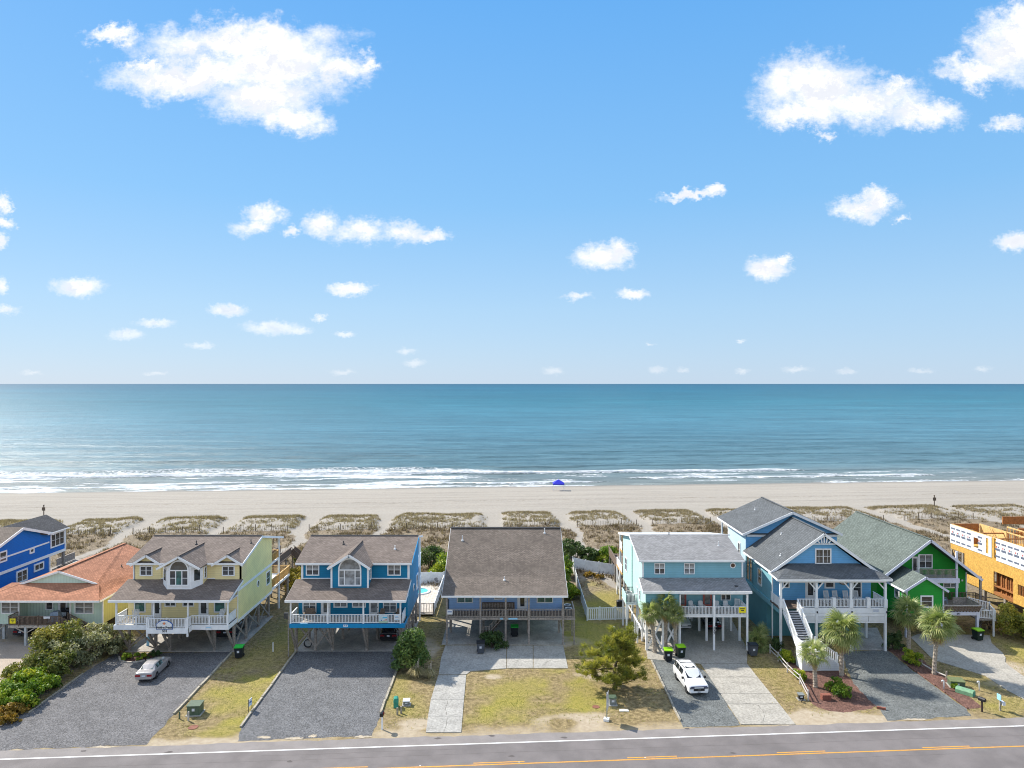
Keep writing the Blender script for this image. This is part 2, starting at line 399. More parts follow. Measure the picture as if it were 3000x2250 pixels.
gm, t, b = newmat('sandy_ground')
tcn = t.node('ShaderNodeTexCoord'); pos = tcn.outputs['Object']
av = t.node('ShaderNodeAttribute', attribute_name='veg').outputs['Fac']; ag = t.node('ShaderNodeAttribute', attribute_name='green').outputs['Fac']
nA = t.noise(pos, .35, 4, .6); nB = t.noise(pos, 2.3, 5, .65); nC = t.noise(pos, 9, 4, .7); nD = t.noise(pos, 30, 2, .6)
sandc = t.mix(t.smooth(nB, .3, .7), (.305, .278, .242), (.372, .344, .302))
sandc = t.mix(1.0, sandc, t.ramp(nC, [(.3, .80), (.7, 1.10)]), 'MULTIPLY')
sepp = t.node('ShaderNodeSeparateXYZ'); t.l.new(pos, sepp.inputs[0])
sdm = t.math('MULTIPLY_ADD', sepp.outputs[0], -SHORE, sepp.outputs[1])
cmb = t.node('ShaderNodeCombineXYZ'); t.put(cmb.inputs[0], t.math('MULTIPLY', sepp.outputs[0], .02)); t.put(cmb.inputs[1], t.math('MULTIPLY', sdm, .35))
bands = t.noise(cmb.outputs[0], 1.0, 6, .65)                                           # tide lines along the beach
onb = t.smooth(sdm, 150, 156)
sandc = t.mix(onb, sandc, t.mix(1.0, sandc, t.ramp(bands, [(.36, .86), (.5, 1.0), (.62, 1.06)]), 'MULTIPLY'))
wr = t.math('ABSOLUTE', t.math('ADD', t.math('SUBTRACT', sdm, 171), t.math('MULTIPLY', t.math('SUBTRACT', t.noise(pos, .06, 4, .6), .5), 9)))
wrack = t.math('MULTIPLY', t.math('SUBTRACT', 1.0, t.smooth(wr, .12, .9)), t.smooth(t.noise(pos, .8, 4, .7), .42, .62))
sandc = t.mix(t.math('MULTIPLY', wrack, .45), sandc, (.16, .13, .095))
def track(off, ph):
    tr = t.math('ABSOLUTE', t.math('ADD', t.math('SUBTRACT', sdm, off), t.math('MULTIPLY', t.math('SUBTRACT', t.noise(pos, .018, 2, .5), .5), ph)))
    return t.math('SUBTRACT', 1.0, t.smooth(tr, .08, .3))
trk = t.math('MAXIMUM', t.math('MAXIMUM', track(163, 22), track(164.7, 22)), t.math('MAXIMUM', track(180, -30), track(181.7, -30)))
sandc = t.mix(t.math('MULTIPLY', trk, t.math('MULTIPLY', t.smooth(nC, .3, .6), .3)), sandc, (.22, .18, .14))
wet = t.smooth(t.math('ADD', sepp.outputs[2], t.math('MULTIPLY', nB, .5)), -1.45, -2.0)       # sand the waves keep wet
sandc = t.mix(t.math('MULTIPLY', wet, .62), sandc, (.20, .17, .13))
lots = t.math('SUBTRACT', 1.0, t.smooth(sepp.outputs[1], 96, 104))
sandc = t.mix(t.math('MULTIPLY', lots, .75), sandc, t.mix(t.smooth(nB, .3, .7), (.36, .285, .19), (.46, .385, .28)))
dry = t.mix(t.smooth(nB, .35, .65), (.17, .13, .065), (.34, .265, .14))
grn = t.mix(t.smooth(nB, .32, .68), (.145, .168, .026), (.29, .265, .055))
grn = t.mix(t.smooth(nC, .35, .7), grn, (.37, .295, .09))
dry = t.mix(lots, t.mix(t.smooth(nB, .35, .65), (.17, .132, .09), (.30, .245, .17)), dry)
vc = t.mix(t.math('MULTIPLY', ag, 1.0, clamp=True), dry, grn)
vc = t.mix(1.0, vc, t.ramp(nC, [(.28, .42), (.72, 1.42)]), 'MULTIPLY')
vc = t.mix(1.0, vc, t.ramp(nD, [(.3, .68), (.7, 1.3)]), 'MULTIPLY')
f = t.math('ADD', t.math('ADD', t.math('MULTIPLY', nD, .55), t.math('MULTIPLY_ADD', nC, .8, t.math('MULTIPLY', nB, .35))), t.math('MULTIPLY', av, 1.35))
t.put(b.inputs['Base Color'], t.mix(t.smooth(f, 1.24, 1.56), sandc, vc))
b.inputs['Specular IOR Level'].default_value = .15
t.put(b.inputs['Roughness'], t.math('MULTIPLY_ADD', wet, -.5, .95))
bp = t.node('ShaderNodeBump'); bp.inputs['Strength'].default_value = .75; bp.inputs['Distance'].default_value = .06
t.put(bp.inputs['Height'], t.math('ADD', t.math('MULTIPLY', nB, .9), t.math('MULTIPLY', nC, .6))); t.l.new(bp.outputs[0], b.inputs['Normal'])
me = npmesh('ground', np.stack([gx, gy, gz], 1), gq, gm, {'veg': ('POINT', veg), 'green': ('POINT', green)}, True)
ground = bpy.data.objects.new('ground', me); COL.objects.link(ground); ground['kind'] = 'structure'

# ------------------------------------------------------------------ sea
SEAZ = -2.4
rows = list(np.arange(203, 300, .42)); v, st = 300, .45
while v < 13400: st *= 1.045; v += st; rows.append(v)
rows = np.array(rows); us = np.linspace(-1.25, 1.25, 620)
U, S = np.meshgrid(us, rows); X = U*(S+60); SK = SHORE*np.exp(-np.clip(S-330, 0, None)/400); Y = S+SK*X
nx, ny = len(us), len(rows); i = np.arange(nx-1)[None, :]+nx*np.arange(ny-1)[:, None]
sq = np.stack([i, i+1, i+nx+1, i+nx], -1).reshape(-1, 4)
near = np.exp(-np.clip(S-300, 0, None)/120)
nz1 = fbm2(X, S, .045, 3); nz2 = fbm2(X+50, S*2.5, .12, 3)
Z = np.full_like(X, SEAZ)
swell = np.sin(S*.42+3.2*fbm2(X, S, .018, 3)*2+X*.01)*sst(S, 258, 275)
swell2 = np.sin(S*.20+X*.035+5*fbm2(X+90, S, .010, 3))*sst(S, 265, 300)
near2 = np.exp(-np.clip(S-330, 0, None)/220)
Z += near*(swell*.36+(nz2-.5)*.40)+near2*swell2*.45
def crest(s0, wid, amt):
    dS = S-s0; return np.where(dS < 0, np.exp(-(dS/(wid*.45))**2), np.exp(-(dS/(wid*1.6))**2))*amt
wob = (fbm2(X, S*0, .05, 3)-.5)*4
sA = 251+wob-.012*X-1.6*np.sin(X*.035); aA = 1-sst(X, 96, 112)
sB = 233.5+wob*.5; aB = sst(X, 30, 52)*(1-sst(X, 138, 152))
sC = 227+wob*.7; aC = (1-sst(X, 20, 36))*sst(X, -200, -150)
Z += crest(sA, 2.0, .85*(.35+.65*aA))*(1-sst(X, 175, 215))+crest(sB, 1.4, .55*aB)+crest(sC, 1.2, .32*aC)+crest(sA+17+wob*1.5+.03*X, 3.4, .62)+crest(sA+38-wob*1.2-.04*X, 5, .5)
Z = np.where(S < 214, Z-.25*(1-sst(S, 205, 214)), Z)
lft = 1-sst(X, -45, 25)
backA = 5.0*(1-.5*sst(X, 40, 105))+9*lft+2.5*nz1; 
foam = np.where((S > sA-1.6) & (S < sA+1.2+backA), 1.0, 0)*aA*sst(S, sA-1.6, sA-.8)*(1-.5*sst(S, sA+1.5, sA+1.2+backA))
# white water rolling shoreward, in long ragged streaks
streak = fbm2(X*.5+S*.25, S*2.6, .12, 5)
foam = np.maximum(foam, lft*sst(S, 214, 219)*(1-sst(S, sA-1, sA+2))*(.10+.95*sst(streak, .40, .64)))
foam = np.maximum(foam, (1-lft)*sst(streak, .52, .66)*.62*(1-sst(S, sA-6, sA+2))*(1-.5*sst(X, 130, 170)))
foam = np.maximum(foam, np.where(S > sB-.8, 1, 0)*np.exp(-np.clip(S-sB-1.2, 0, None)/1.6)*aB)
foam = np.maximum(foam, np.where(S > sC-.7, 1, 0)*np.exp(-np.clip(S-sC-1.0, 0, None)/1.5)*aC*.9)
lap = 210.3+2.2*(fbm2(X, S*0, .07, 3)-.5)*2
foam = np.maximum(foam, np.exp(-((S-lap-.9)/1.25)**2)*1.0)
foam = np.maximum(foam, sst(S, 210, 212)*(1-sst(S, 216, 230))*(.25+.65*sst(streak, .42, .62)))
sm, t, b = newmat('sea_water')
tcn = t.node('ShaderNodeTexCoord'); pos = tcn.outputs['Object']
fo = t.node('ShaderNodeAttribute', attribute_name='foam').outputs['Fac']
sp = t.node('ShaderNodeSeparateXYZ'); t.l.new(pos, sp.inputs[0])
sd = t.math('MULTIPLY_ADD', sp.outputs[0], -SHORE, sp.outputs[1])
lg = t.math('LOGARITHM', t.math('MAXIMUM', sd, 1), 10)
deep = t.ramp(t.math('MULTIPLY', t.math('SUBTRACT', lg, 2.30), 1/1.8), [(0, (.22, .22, .18)), (.035, (.15, .18, .175)), (.075, (.092, .168, .195)), (.20, (.06, .158, .205)), (.42, (.026, .138, .185)), (.7, (.007, .095, .148)), (1, (.003, .06, .11))])
wA = t.noise(t.scaled(pos, (.012, .05, 1)), 1, 5, .6); wB = t.noise(t.scaled(pos, (.0035, .010, 1)), 1, 5, .62); wC = t.noise(t.scaled(pos, (.10, .55, 1)), 1, 6, .68)
wE = t.noise(t.scaled(pos, (.0006, .0022, 1)), 1, 5, .6)
col = t.mix(1.0, deep, t.ramp(wA, [(.3, .86), (.7, 1.13)]), 'MULTIPLY'); col = t.mix(1.0, col, t.ramp(wB, [(.3, .84), (.7, 1.14)]), 'MULTIPLY')
col = t.mix(1.0, col, t.ramp(wE, [(.3, .86), (.7, 1.14)]), 'MULTIPLY'); col = t.mix(1.0, col, t.ramp(wC, [(.3, .74), (.7, 1.22)]), 'MULTIPLY')
wF = t.noise(t.scaled(pos, (.022, .16, 1)), 1, 6, .62); col = t.mix(1.0, col, t.ramp(wF, [(.32, .76), (.5, 1.0), (.7, 1.2)]), 'MULTIPLY')
vor = t.node('ShaderNodeTexVoronoi', feature='DISTANCE_TO_EDGE'); t.put(vor.inputs['Vector'], t.vmath('ADD', t.scaled(pos, (.55, .95, 1)), t.scaled(t.noise(pos, .9, 4, .6, 1), (1.6, 1.6, 0)))); vor.inputs['Scale'].default_value = .9
fn = t.noise(t.scaled(pos, (.7, 1.6, 1)), 1.1, 7, .7); fn2 = t.noise(t.scaled(pos, (.12, .5, 1)), 1.0, 5, .6)
lace = t.math('SUBTRACT', 1.0, t.smooth(vor.outputs[0], 0, .22))
fm = t.smooth(t.math('ADD', t.math('MULTIPLY_ADD', fo, 1.05, t.math('MULTIPLY', lace, .30)), t.math('ADD', t.math('MULTIPLY', t.math('SUBTRACT', fn, .5), 1.7), t.math('MULTIPLY', t.math('SUBTRACT', fn2, .5), 1.1))), .50, .92)
fm = t.math('MULTIPLY', fm, t.smooth(fo, .03, .2))
t.put(b.inputs['Base Color'], t.mix(fm, col, t.mix(t.smooth(t.noise(t.scaled(pos, (.35, .9, 1)), 1, 5, .65), .34, .62), (.40, .46, .50), (.74, .76, .775))))
t.put(b.inputs['Roughness'], t.math('MULTIPLY_ADD', fm, .45, .38)); b.inputs['IOR'].default_value = 1.33; b.inputs['Specular IOR Level'].default_value = .32
bp = t.node('ShaderNodeBump'); bp.inputs['Strength'].default_value = .9; bp.inputs['Distance'].default_value = .8
wD = t.noise(t.scaled(pos, (.35, 1.1, 1)), 1, 4, .6)
hgt = t.math('ADD', t.math('ADD', t.math('MULTIPLY', wC, .9), t.math('MULTIPLY', wD, .35)), t.math('ADD', t.math('MULTIPLY', wA, 1.5), t.math('MULTIPLY', wB, 2.0)))
t.put(bp.inputs['Height'], t.math('ADD', hgt, t.math('MULTIPLY', fm, t.math('MULTIPLY', fn, .5)))); t.l.new(bp.outputs[0], b.inputs['Normal'])
me = npmesh('sea', np.stack([X.ravel(), Y.ravel(), Z.ravel()], 1), sq, sm, {'foam': ('POINT', foam.ravel())}, True)
sea = bpy.data.objects.new('sea', me); COL.objects.link(sea); sea['kind'] = 'structure'

# ------------------------------------------------------------------ road, drives, slabs, beds
def sheet(name, pts, z, mat, th=.0):
    if name in ('gravel_drive', 'mulch_bed', 'sandy_drive', 'flower_bed'):
        rg = random.Random(len(pts)+int(abs(pts[0][0])*10)); q = []
        for (x1, y1), (x2, y2) in zip(pts, pts[1:]+pts[:1]):
            L_ = math.hypot(x2-x1, y2-y1); n_ = max(1, int(L_/.35)); nx_, ny_ = -(y2-y1)/L_, (x2-x1)/L_
            for k in range(n_):
                o = 0 if k == 0 else .13*(2*float(vnoise(np.array([k*.45+x1]), np.array([y1*3.])) [0])-1)+rg.uniform(-.05, .05); q.append((x1+(x2-x1)*k/n_+nx_*o, y1+(y2-y1)*k/n_+ny_*o))
        pts = q
    mb = MB(); P = [(x, y, z) for x, y in pts]
    a = sum(P[i][0]*P[(i+1) % len(P)][1]-P[(i+1) % len(P)][0]*P[i][1] for i in range(len(P)))
    if a < 0: P = P[::-1]
    if th: mb.prism(P, (0, 0, -th))
    else: mb.face(*P)
    return struct(name, mb, mat)
def pxs(*p): return [G(*q) for q in p]
ASPH = M('asphalt', (.168, .152, .15), .88, .14, .35, .4, 60, fine=26)
ASPH2 = M('asphalt_shoulder', (.235, .215, .207), .9, .10, .5, .4, 60, fine=22)
LINEW = M('white_road_paint', (.72, .72, .72), .7, .06, 2, fine=9); LINEY = M('yellow_road_paint', (.66, .32, .045), .7, .1, 2, fine=9)
rl = lambda y0: (lambda x: y0+.0645*x)
def strip(name, ya, yb, z, mat, x0=-300, x1=300, sub=1):
    fa, fb = rl(ya), rl(yb); mb = MB()
    xsx = np.linspace(x0, x1, sub+1)
    for a, c in zip(xsx[:-1], xsx[1:]): mb.face((a, fa(a), z), (c, fa(c), z), (c, fb(c), z), (a, fb(a), z))
    return struct(name, mb, mat)
def ragged(name, ya, yb, z, mat, amp=.18):
    mb = MB(); fa, fb = rl(ya), rl(yb); xq = np.arange(-120, 120, .35)
    yo = (fbm2(xq, xq*0, .8, 4)-.5)*2*amp
    n = len(xq); vs = [(x, fa(x), z) for x in xq]+[(x, fb(x)+o, z) for x, o in zip(xq, yo)]
    return mb.add(vs, [(k, k+1, n+k+1, n+k) for k in range(n-1)]) and struct(name, mb, mat)
ragged('road_shoulder', 58.6, 60.12, .008, ASPH2)
strip('road', 49.0, 58.62, .012, ASPH)
strip('white_edge_line', 58.62, 58.78, .016, LINEW)
strip('white_edge_line', 51.75, 51.9, .016, LINEW)
strip('yellow_centre_line', 55.36, 55.50, .016, LINEY, -12, 300)
for k in range(-3, 12):
    x0 = -3.02+12.16*k; strip('yellow_dash', 55.66, 55.78, .016, LINEY, x0, x0+4.0)
for sx in (.5, 10.5, -7.2):
    strip('reflector', 55.58, 55.66, .03, LINEW, sx, sx+.12)
def gravelmat(name, base, sc=11):
    m, t, b = newmat(name); tcn = t.node('ShaderNodeTexCoord'); pos = tcn.outputs['Object']
    v = t.node('ShaderNodeTexVoronoi'); v.inputs['Scale'].default_value = sc; t.l.new(pos, v.inputs['Vector'])
    n = t.noise(pos, .5, 5, .6); n2 = t.noise(pos, sc*.8, 4, .75)
    c = t.mix(t.smooth(n, .3, .7), tuple(x*.88 for x in base), tuple(x*1.1 for x in base))
    c = t.mix(1.0, c, t.ramp(v.outputs['Color'], [(.1, .58), (.9, 1.45)]), 'MULTIPLY'); c = t.mix(1.0, c, t.ramp(n2, [(.3, .55), (.7, 1.42)]), 'MULTIPLY')
    t.put(b.inputs['Base Color'], c); b.inputs['Roughness'].default_value = .92; b.inputs['Specular IOR Level'].default_value = .2
    bp = t.node('ShaderNodeBump'); bp.inputs['Strength'].default_value = 1; bp.inputs['Distance'].default_value = .06
    t.put(bp.inputs['Height'], n2); t.l.new(bp.outputs[0], b.inputs['Normal']); return m
GRAV = gravelmat('grey_gravel', (.152, .149, .152)); GRAV2 = gravelmat('blue_grey_gravel', (.145, .147, .153)); GRAV3 = gravelmat('green_grey_gravel', (.150, .160, .158))
MULCH = gravelmat('red_mulch', (.155, .085, .068), 9)
sheet('gravel_drive', pxs((-60,2200),(-60,2120),(85,2088),(170,2028),(244,1973),(335,1916),(678,1909),(678,1916),(509,2094),(468,2138),(429,2182)), .010, GRAV)
sheet('gravel_drive', pxs((868,1908),(1164,1908),(1166,1954),(1147,2005),(1125,2068),(1115,2089),(1090,2155),(697,2172),(705,2132)), .010, GRAV2)
sheet('gravel_drive', pxs((1905,1931),(1985,1928),(2066,1967),(2172,2125),(2001,2131),(1992,2112),(1944,2008)), .010, GRAV3)
sheet('gravel_drive', pxs((2462,1909),(2598,1905),(2659,1952),(2760,2028),(2833,2077),(2846,2097),(2600,2112),(2582,2086),(2500,2003)), .010, GRAV3)
def slab(name, pts, mat=CONC, z=.05): return sheet(name, pts, z, mat, z+.02)
# 535: drive in poured panels, apron, slab under the house
dl = lambda y: (np.interp(y, [1977, 2002, 2052, 2100, 2130, 2153], [1285, 1271, 1262, 1254, 1250, 1247])); dr = lambda y: np.interp(y, [1977, 2052, 2100, 2144], [1366, 1359, 1355, 1351])
ybr = [1979, 2050.5, 2100, 2147]
for a, c in zip(ybr[:-1], ybr[1:]):
    mid = lambda y: .52*dl(y)+.48*dr(y)
    slab('concrete_panel', pxs((dl(a+.3), a+.3), (dr(a+.3), a+.3), (dr(c-.3)+.1, c-.3), (dl(c-.3)-.1, c-.3)))
slab('concrete_apron', pxs((1285,1977),(1366,1977),(1379,1967),(1483.5,1959),(1483.5,1892),(1305,1892),(1293,1926)))
slab('concrete_apron', pxs((1485.5,1958.5),(1561,1958.2),(1561,1892),(1485.5,1892)))
slab('concrete_apron', pxs((1563,1958.2),(1664,1958.5),(1650,1892),(1563,1892)))
slab('concrete_slab', [(-8.0,80.6),(6.0,80.6),(6.0,103),(-8.0,103)], M('stained_concrete', (.36, .345, .315), .9, .22, .5, .3, 30, fine=5), .045)
TANC = M('tan_concrete', (.36, .34, .30), .9, .1, .6, .35, 30, fine=5)
def split(fl, fr, ys, z=.05, mat=CONC):
    for a, c in zip(ys[:-1], ys[1:]): slab('concrete_panel', pxs((fl(a+.3), a+.3), (fr(a+.3), a+.3), (fr(c-.3), c-.3), (fl(c-.3), c-.3)), mat, z)
split(lambda y: np.interp(y, [1945, 2125], [2053, 2172]), lambda y: np.interp(y, [1945, 1960, 2121], [2188, 2199, 2330]), [1946, 1985, 2033, 2062, 2123.5], mat=TANC)
slab('concrete_slab', pxs((1897,1931),(2052,1945.3),(2188,1945.3),(2190,1903),(2135,1800),(1880,1800),(1893,1903)), TANC, .048)
slab('concrete_slab', [(-42.8,78.5),(-30.4,78.5),(-30.4,90.5),(-42.8,90.5)], M('grey_concrete', (.38, .36, .335), .9, .2, .5, .3, 30, fine=5))
slab('concrete_slab', [(-24.0,78.6),(-11.6,78.6),(-11.6,89),(-24.0,89)], MATS['grey_concrete'])
slab('concrete_slab', pxs((2460,1905),(2600,1905),(2570,1840),(2450,1840)), MATS['grey_concrete'], .05)
slab('concrete_drive', pxs((2668,1868),(2735,1934),(2812,1957),(2887,1981),(2952,2024),(3090,2098),(3090,2040),(3000,1983),(2958,1953),(2945,1941),(2946,1927),(2936,1912),(2905,1885),(2900,1862),(2690,1858)), TANC, .05)
sheet('mulch_bed', pxs((2308,1945),(2340,1993),(2372,2052),(2395,2072),(2425,2082),(2471,2088),(2530,2080),(2574,2068),(2585,2075),(2500,2001),(2471,1970),(2400,1930),(2310,1932)), .007, MULCH)
sheet('mulch_bed', pxs((2600,1905),(2661,1950),(2763,2027),(2836,2077),(2882,2072),(2820,2025),(2770,1985),(2722,1950),(2672,1905),(2640,1890)), .007, MULCH)
sheet('sandy_drive', pxs((-120,2160),(20,2090),(90,2040),(110,1990),(190,1905),(120,1880),(-120,1880)), .006, M('packed_sand', (.40, .335, .275), .95, .1, .4, .4, 30, fine=8))
# cracks in the concrete
CRK = M('crack', (.15, .14, .125), .95, .1)
def crack(pts, w=.038):
    mb = MB(); P = [Vector((*G(*p, .054), .0545)) for p in pts]
    Q = []
    for a, c in zip(P[:-1], P[1:]):
        for k in range(4): q = a.lerp(c, k/4); Q.append(q+Vector((random.uniform(-.05, .05), random.uniform(-.06, .06), 0)))
    Q.append(P[-1])
    for a, c in zip(Q[:-1], Q[1:]):
        d = (c-a).normalized(); n = Vector((-d.y, d.x, 0))*w*.5*random.uniform(.5, 1.2); mb.face(a-n, c-n, c+n, a+n)
    return struct('crack', mb, CRK)
for c in ([(1312,2053),(1307,2075),(1310,2098)],[(1312,2101),(1306,2130),(1300,2146)],[(1271,2024),(1310,2020),(1328,2014),(1322,2002)],[(1254,2136),(1290,2133),(1306,2130)],
          [(2145,2066),(2190,2061),(2222,2065),(2260,2061)],[(2222,2065),(2240,2090),(2236,2112)],[(2112,2003),(2170,1998),(2200,2006)],[(1500,1940),(1530,1930),(1550,1922)],[(1590,1950),(1620,1928),(1640,1915)],[(2120,1984),(2160,1981),(2230,1984)]): crack(c)

SEAM = M('road_seam', (.10, .088, .085), .9, .1)
def seam(x0, x1, yc, w):
    mb = MB(); xq = np.arange(x0, x1, .6); f_ = rl(yc); o = (fbm2(xq, xq*0+yc, .25, 3)-.5)*.3
    for k in range(len(xq)-1): mb.face((xq[k], f_(xq[k])+o[k], .0135), (xq[k+1], f_(xq[k+1])+o[k+1], .0135), (xq[k+1], f_(xq[k+1])+o[k+1]+w, .0135), (xq[k], f_(xq[k])+o[k]+w, .0135))
    return struct('road_seam', mb, SEAM)
seam(23, 36, 54.55, .035); seam(-40, 60, 57.1, .03); seam(-20, -4, 57.9, .03)
for k in range(9):
    x, y = random.uniform(-40, 40), 0; y = rl(random.uniform(55.8, 60.2))(x); sheet('road_stain', [(x+random.uniform(.15, .4)*math.cos(a), y+random.uniform(.08, .2)*math.sin(a)) for a in np.linspace(0, 6.28, 9)[:-1]], .0145, SEAM)

SANDP = M('drifted_sand', (.42, .36, .275), .95, .15, 2, .3, 30, fine=8)
for px, py, rx, ry in ((778, 2160, .75, .22), (862, 2164, .9, .3), (916, 2157, .35, .3), (1062, 2159, .8, .25), (300, 2189, 1.2, .2), (2300, 2124, .8, .2), (2680, 2108, 1.3, .22), (1368, 1958, .5, .3)):
    x, y = G(px, py); sheet('sand_patch', [(x+rx*math.cos(a)*random.uniform(.55, 1.15), y+ry*math.sin(a)*random.uniform(.5, 1.2)) for a in np.linspace(0, 6.283, 22)[:-1]], .019, SANDP)
# ------------------------------------------------------------------ house parts
WCACHE = {}
FROT = {'F': 0, 'R': R(90), 'L': R(-90), 'B': R(180)}
def fpos(a, plane, z, face): return Vector((a, plane, z)) if face in 'FB' else Vector((plane, a, z))
def inst(name, key, maker, mat, parent, pos, rot=0):
    if key not in WCACHE:
        mb = MB(); maker(mb); WCACHE[key] = mb.mesh(name, mat, False)[0]
    o = bpy.data.objects.new(name, WCACHE[key]); COL.objects.link(o); o.parent = parent
    if parent.name in SUBROT: o.location = pos
    else: o.location = pos-wloc(parent)
    o.rotation_euler = (0, 0, rot); WLOC[o.name] = Vector(pos); return o
SUBROT = set()
def window(root, a0, a1, z0, z1, plane, face='F', cols=2, rows=2, glass=GLASS, trim=.12, mat=WHITE, name='window', dark=None):
    w, h = round(abs(a1-a0), 2), round(z1-z0, 2); mm = .09
    cw = (w-2*trim-(cols-1)*mm)/cols
    def fr(mb):
        mb.box(-w/2, -w/2+trim, -.07, .02, -h/2, h/2); mb.box(w/2-trim, w/2, -.07, .02, -h/2, h/2)
        mb.box(-w/2+trim, w/2-trim, -.07, .02, h/2-trim, h/2); mb.box(-w/2+trim, w/2-trim, -.085, .02, -h/2, -h/2+trim)
        for c in range(cols-1):
            x = -w/2+trim+cw*(c+1)+mm*c; mb.box(x, x+mm, -.06, .02, -h/2+trim, h/2-trim)
        for c in range(cols):
            x = -w/2+trim+(cw+mm)*c
            for r in range(1, rows):
                z = -h/2+trim+(h-2*trim)*r/rows; mb.box(x, x+cw, -.045, .02, z-.018, z+.018)
    o = inst(name, ('wf', w, h, cols, rows, trim, mat.name), fr, mat, root, fpos((a0+a1)/2, plane, (z0+z1)/2, face), FROT[face])
    SUBROT.add(o.name); hh = (h-2*trim)/rows
    for c in range(cols):
        x = -w/2+trim+cw/2+(cw+mm)*c
        for r in range(rows):
            g = dark if (dark and r == 0) else glass
            inst('pane', ('wg', round(cw, 2), round(hh, 2), g.name), lambda mb: mb.box(-cw/2, cw/2, -.025, .01, -hh/2+.005, hh/2-.005), g, o, Vector((x, 0, -h/2+trim+hh*(r+.5))))
    return o
def door(root, a0, a1, z0, z1, plane, face='F', mat=WHITE, glass=GLASS, gw=.55, g0=.22, trimmat=None):
    w, h = round(abs(a1-a0), 2), round(z1-z0, 2)
    def fr(mb):
        mb.box(-w/2, -w/2+.1, -.07, .02, 0, h); mb.box(w/2-.1, w/2, -.07, .02, 0, h); mb.box(-w/2+.1, w/2-.1, -.07, .02, h-.1, h)
        mb.box(-w/2+.1, w/2-.1, -.035, .02, .02, h-.1)
    o = inst('door', ('df', w, h, mat.name), fr, mat, root, fpos((a0+a1)/2, plane, z0, face), FROT[face]); SUBROT.add(o.name)
    gw_ = w*gw/2
    inst('pane', ('dg', w, h, gw, g0, glass.name), lambda mb: mb.box(-gw_, gw_, -.05, .01, h*g0, h*.9), glass, o, Vector((0, 0, 0)))
    inst('handle', ('dh', w), lambda mb: mb.box(w/2-.2, w/2-.14, -.09, -.03, .95, 1.08), DARK, o, Vector((0, 0, 0)))
    return o
def railing(root, p, q, h=1.0, mat=WHITE, gap=.16, bw=.05, posts=(), name='railing', topw=.12, low=.12, solid=None, pw=.12):
    p, q = Vector(p), Vector(q); L = (q-p).length; d = (q-p)/L; up = Vector((0, 0, 1))
    o = part(name, MB().bar(p+up*h, q+up*h, topw, .05), mat, root); part('bottom_rail', MB().bar(p+up*low, q+up*low, .06, .07), mat, o)
    bm = MB(); n = max(2, int(round((q-p).to_2d().length/gap)))
    if solid: bm.bar(p+up*(h*.5+.05), q+up*(h*.5+.05), .04, h-.25)
    else:
        for k in range(n):
            c = p.lerp(q, (k+.5)/n); bm.box(c.x-bw/2, c.x+bw/2, c.y-bw/2, c.y+bw/2, c.z+low+.03, c.z+h-.02)
    part('balusters', bm, solid or mat, o, kind=None if solid else 'stuff')
    for t_ in posts:
        c = p.lerp(q, t_); part('newel', MB().box(c.x-pw/2, c.x+pw/2, c.y-pw/2, c.y+pw/2, c.z-.12, c.z+h+.09), mat, o)
    return o
def post(root, x, y, z0, z1, w=.2, mat=GREYWD, name='post', round_=False):
    mb = MB()
    if round_: mb.tube([(x, y, z0), (x, y, z1)], [w*.55, w*.5], 9)
    else: mb.box(x-w/2, x+w/2, y-w/2, y+w/2, z0, z1)
    return part(name, mb, mat, root)
def brace(root, p, q, w=.2, mat=GREYWD, name='brace', h=None):
    return part(name, MB().bar(p, q, w, h), mat, root)
def xbrace(root, x0, x1, y, z0, z1, mat=GREYWD, w=.18):
    brace(root, (x0, y-.06, z0), (x1, y-.06, z1), .06, mat, h=w); brace(root, (x1, y+.06, z0), (x0, y+.06, z1), .06, mat, h=w)
def roof(root, pts, mat, th=.14, name='roof', label=None):
    P = [Vector(p) for p in pts]; n = (P[1]-P[0]).cross(P[2]-P[0])
    if n.z < 0: P = P[::-1]
    return part(name, MB().prism(P, (0, 0, -th)), mat, root, label)
def bars(root, name, mat, *segs, w=.06, h=.2):
    for p, q in segs: o = part(name, MB().bar(p, q, w, h), mat, root)
    return o
def steps(root, x0, x1, p, q, n, mat, name='tread', axis='y', th=.06, depth=.3):
    """flight of treads from p=(run,z) to q=(run,z); x0..x1 is the width"""
    for k in range(n):
        t_ = (k+.5)/n; r = p[0]+(q[0]-p[0])*t_; z = p[1]+(q[1]-p[1])*t_
        mb = MB()
        if axis == 'y': mb.box(x0, x1, r-depth/2, r+depth/2, z-th, z)
        else: mb.box(r-depth/2, r+depth/2, x0, x1, z-th, z)
        part(name, mb, mat, root)
def vent(root, x, y, z, h=.45, mat=DARK):
    part('vent_pipe', MB().lathe([(.16, -.12), (.13, .05), (.055, .07), (.055, h), (.07, h), (.07, h+.06)], (x, y, z), 8), mat, root)
def dormer_roof(root, xc, hw, yf, ze, zp, main, mat, fas=WHITE, deep=.2):
    y0, z0, sl = main
    yr = y0+(zp-z0)/sl+.15; ye = max(y0+(ze-z0)/sl+.15, yf+.05)
    for s in (-1, 1):
        roof(root, [(xc+s*hw, yf, ze), (xc, yf, zp), (xc, yr, zp), (xc+s*hw, ye, ze)], mat, .12, 'dormer_roof')
    bars(root, 'rake_board', fas, *[((xc+s*(hw-.02), yf-.04, ze-.16), (xc+s*.0, yf-.04, zp-.16)) for s in (-1, 1)], w=.07, h=.24)
    bars(root, 'ridge_cap', mat, ((xc, yf, zp+.02), (xc, yr, zp+.02)), w=.26, h=.05)
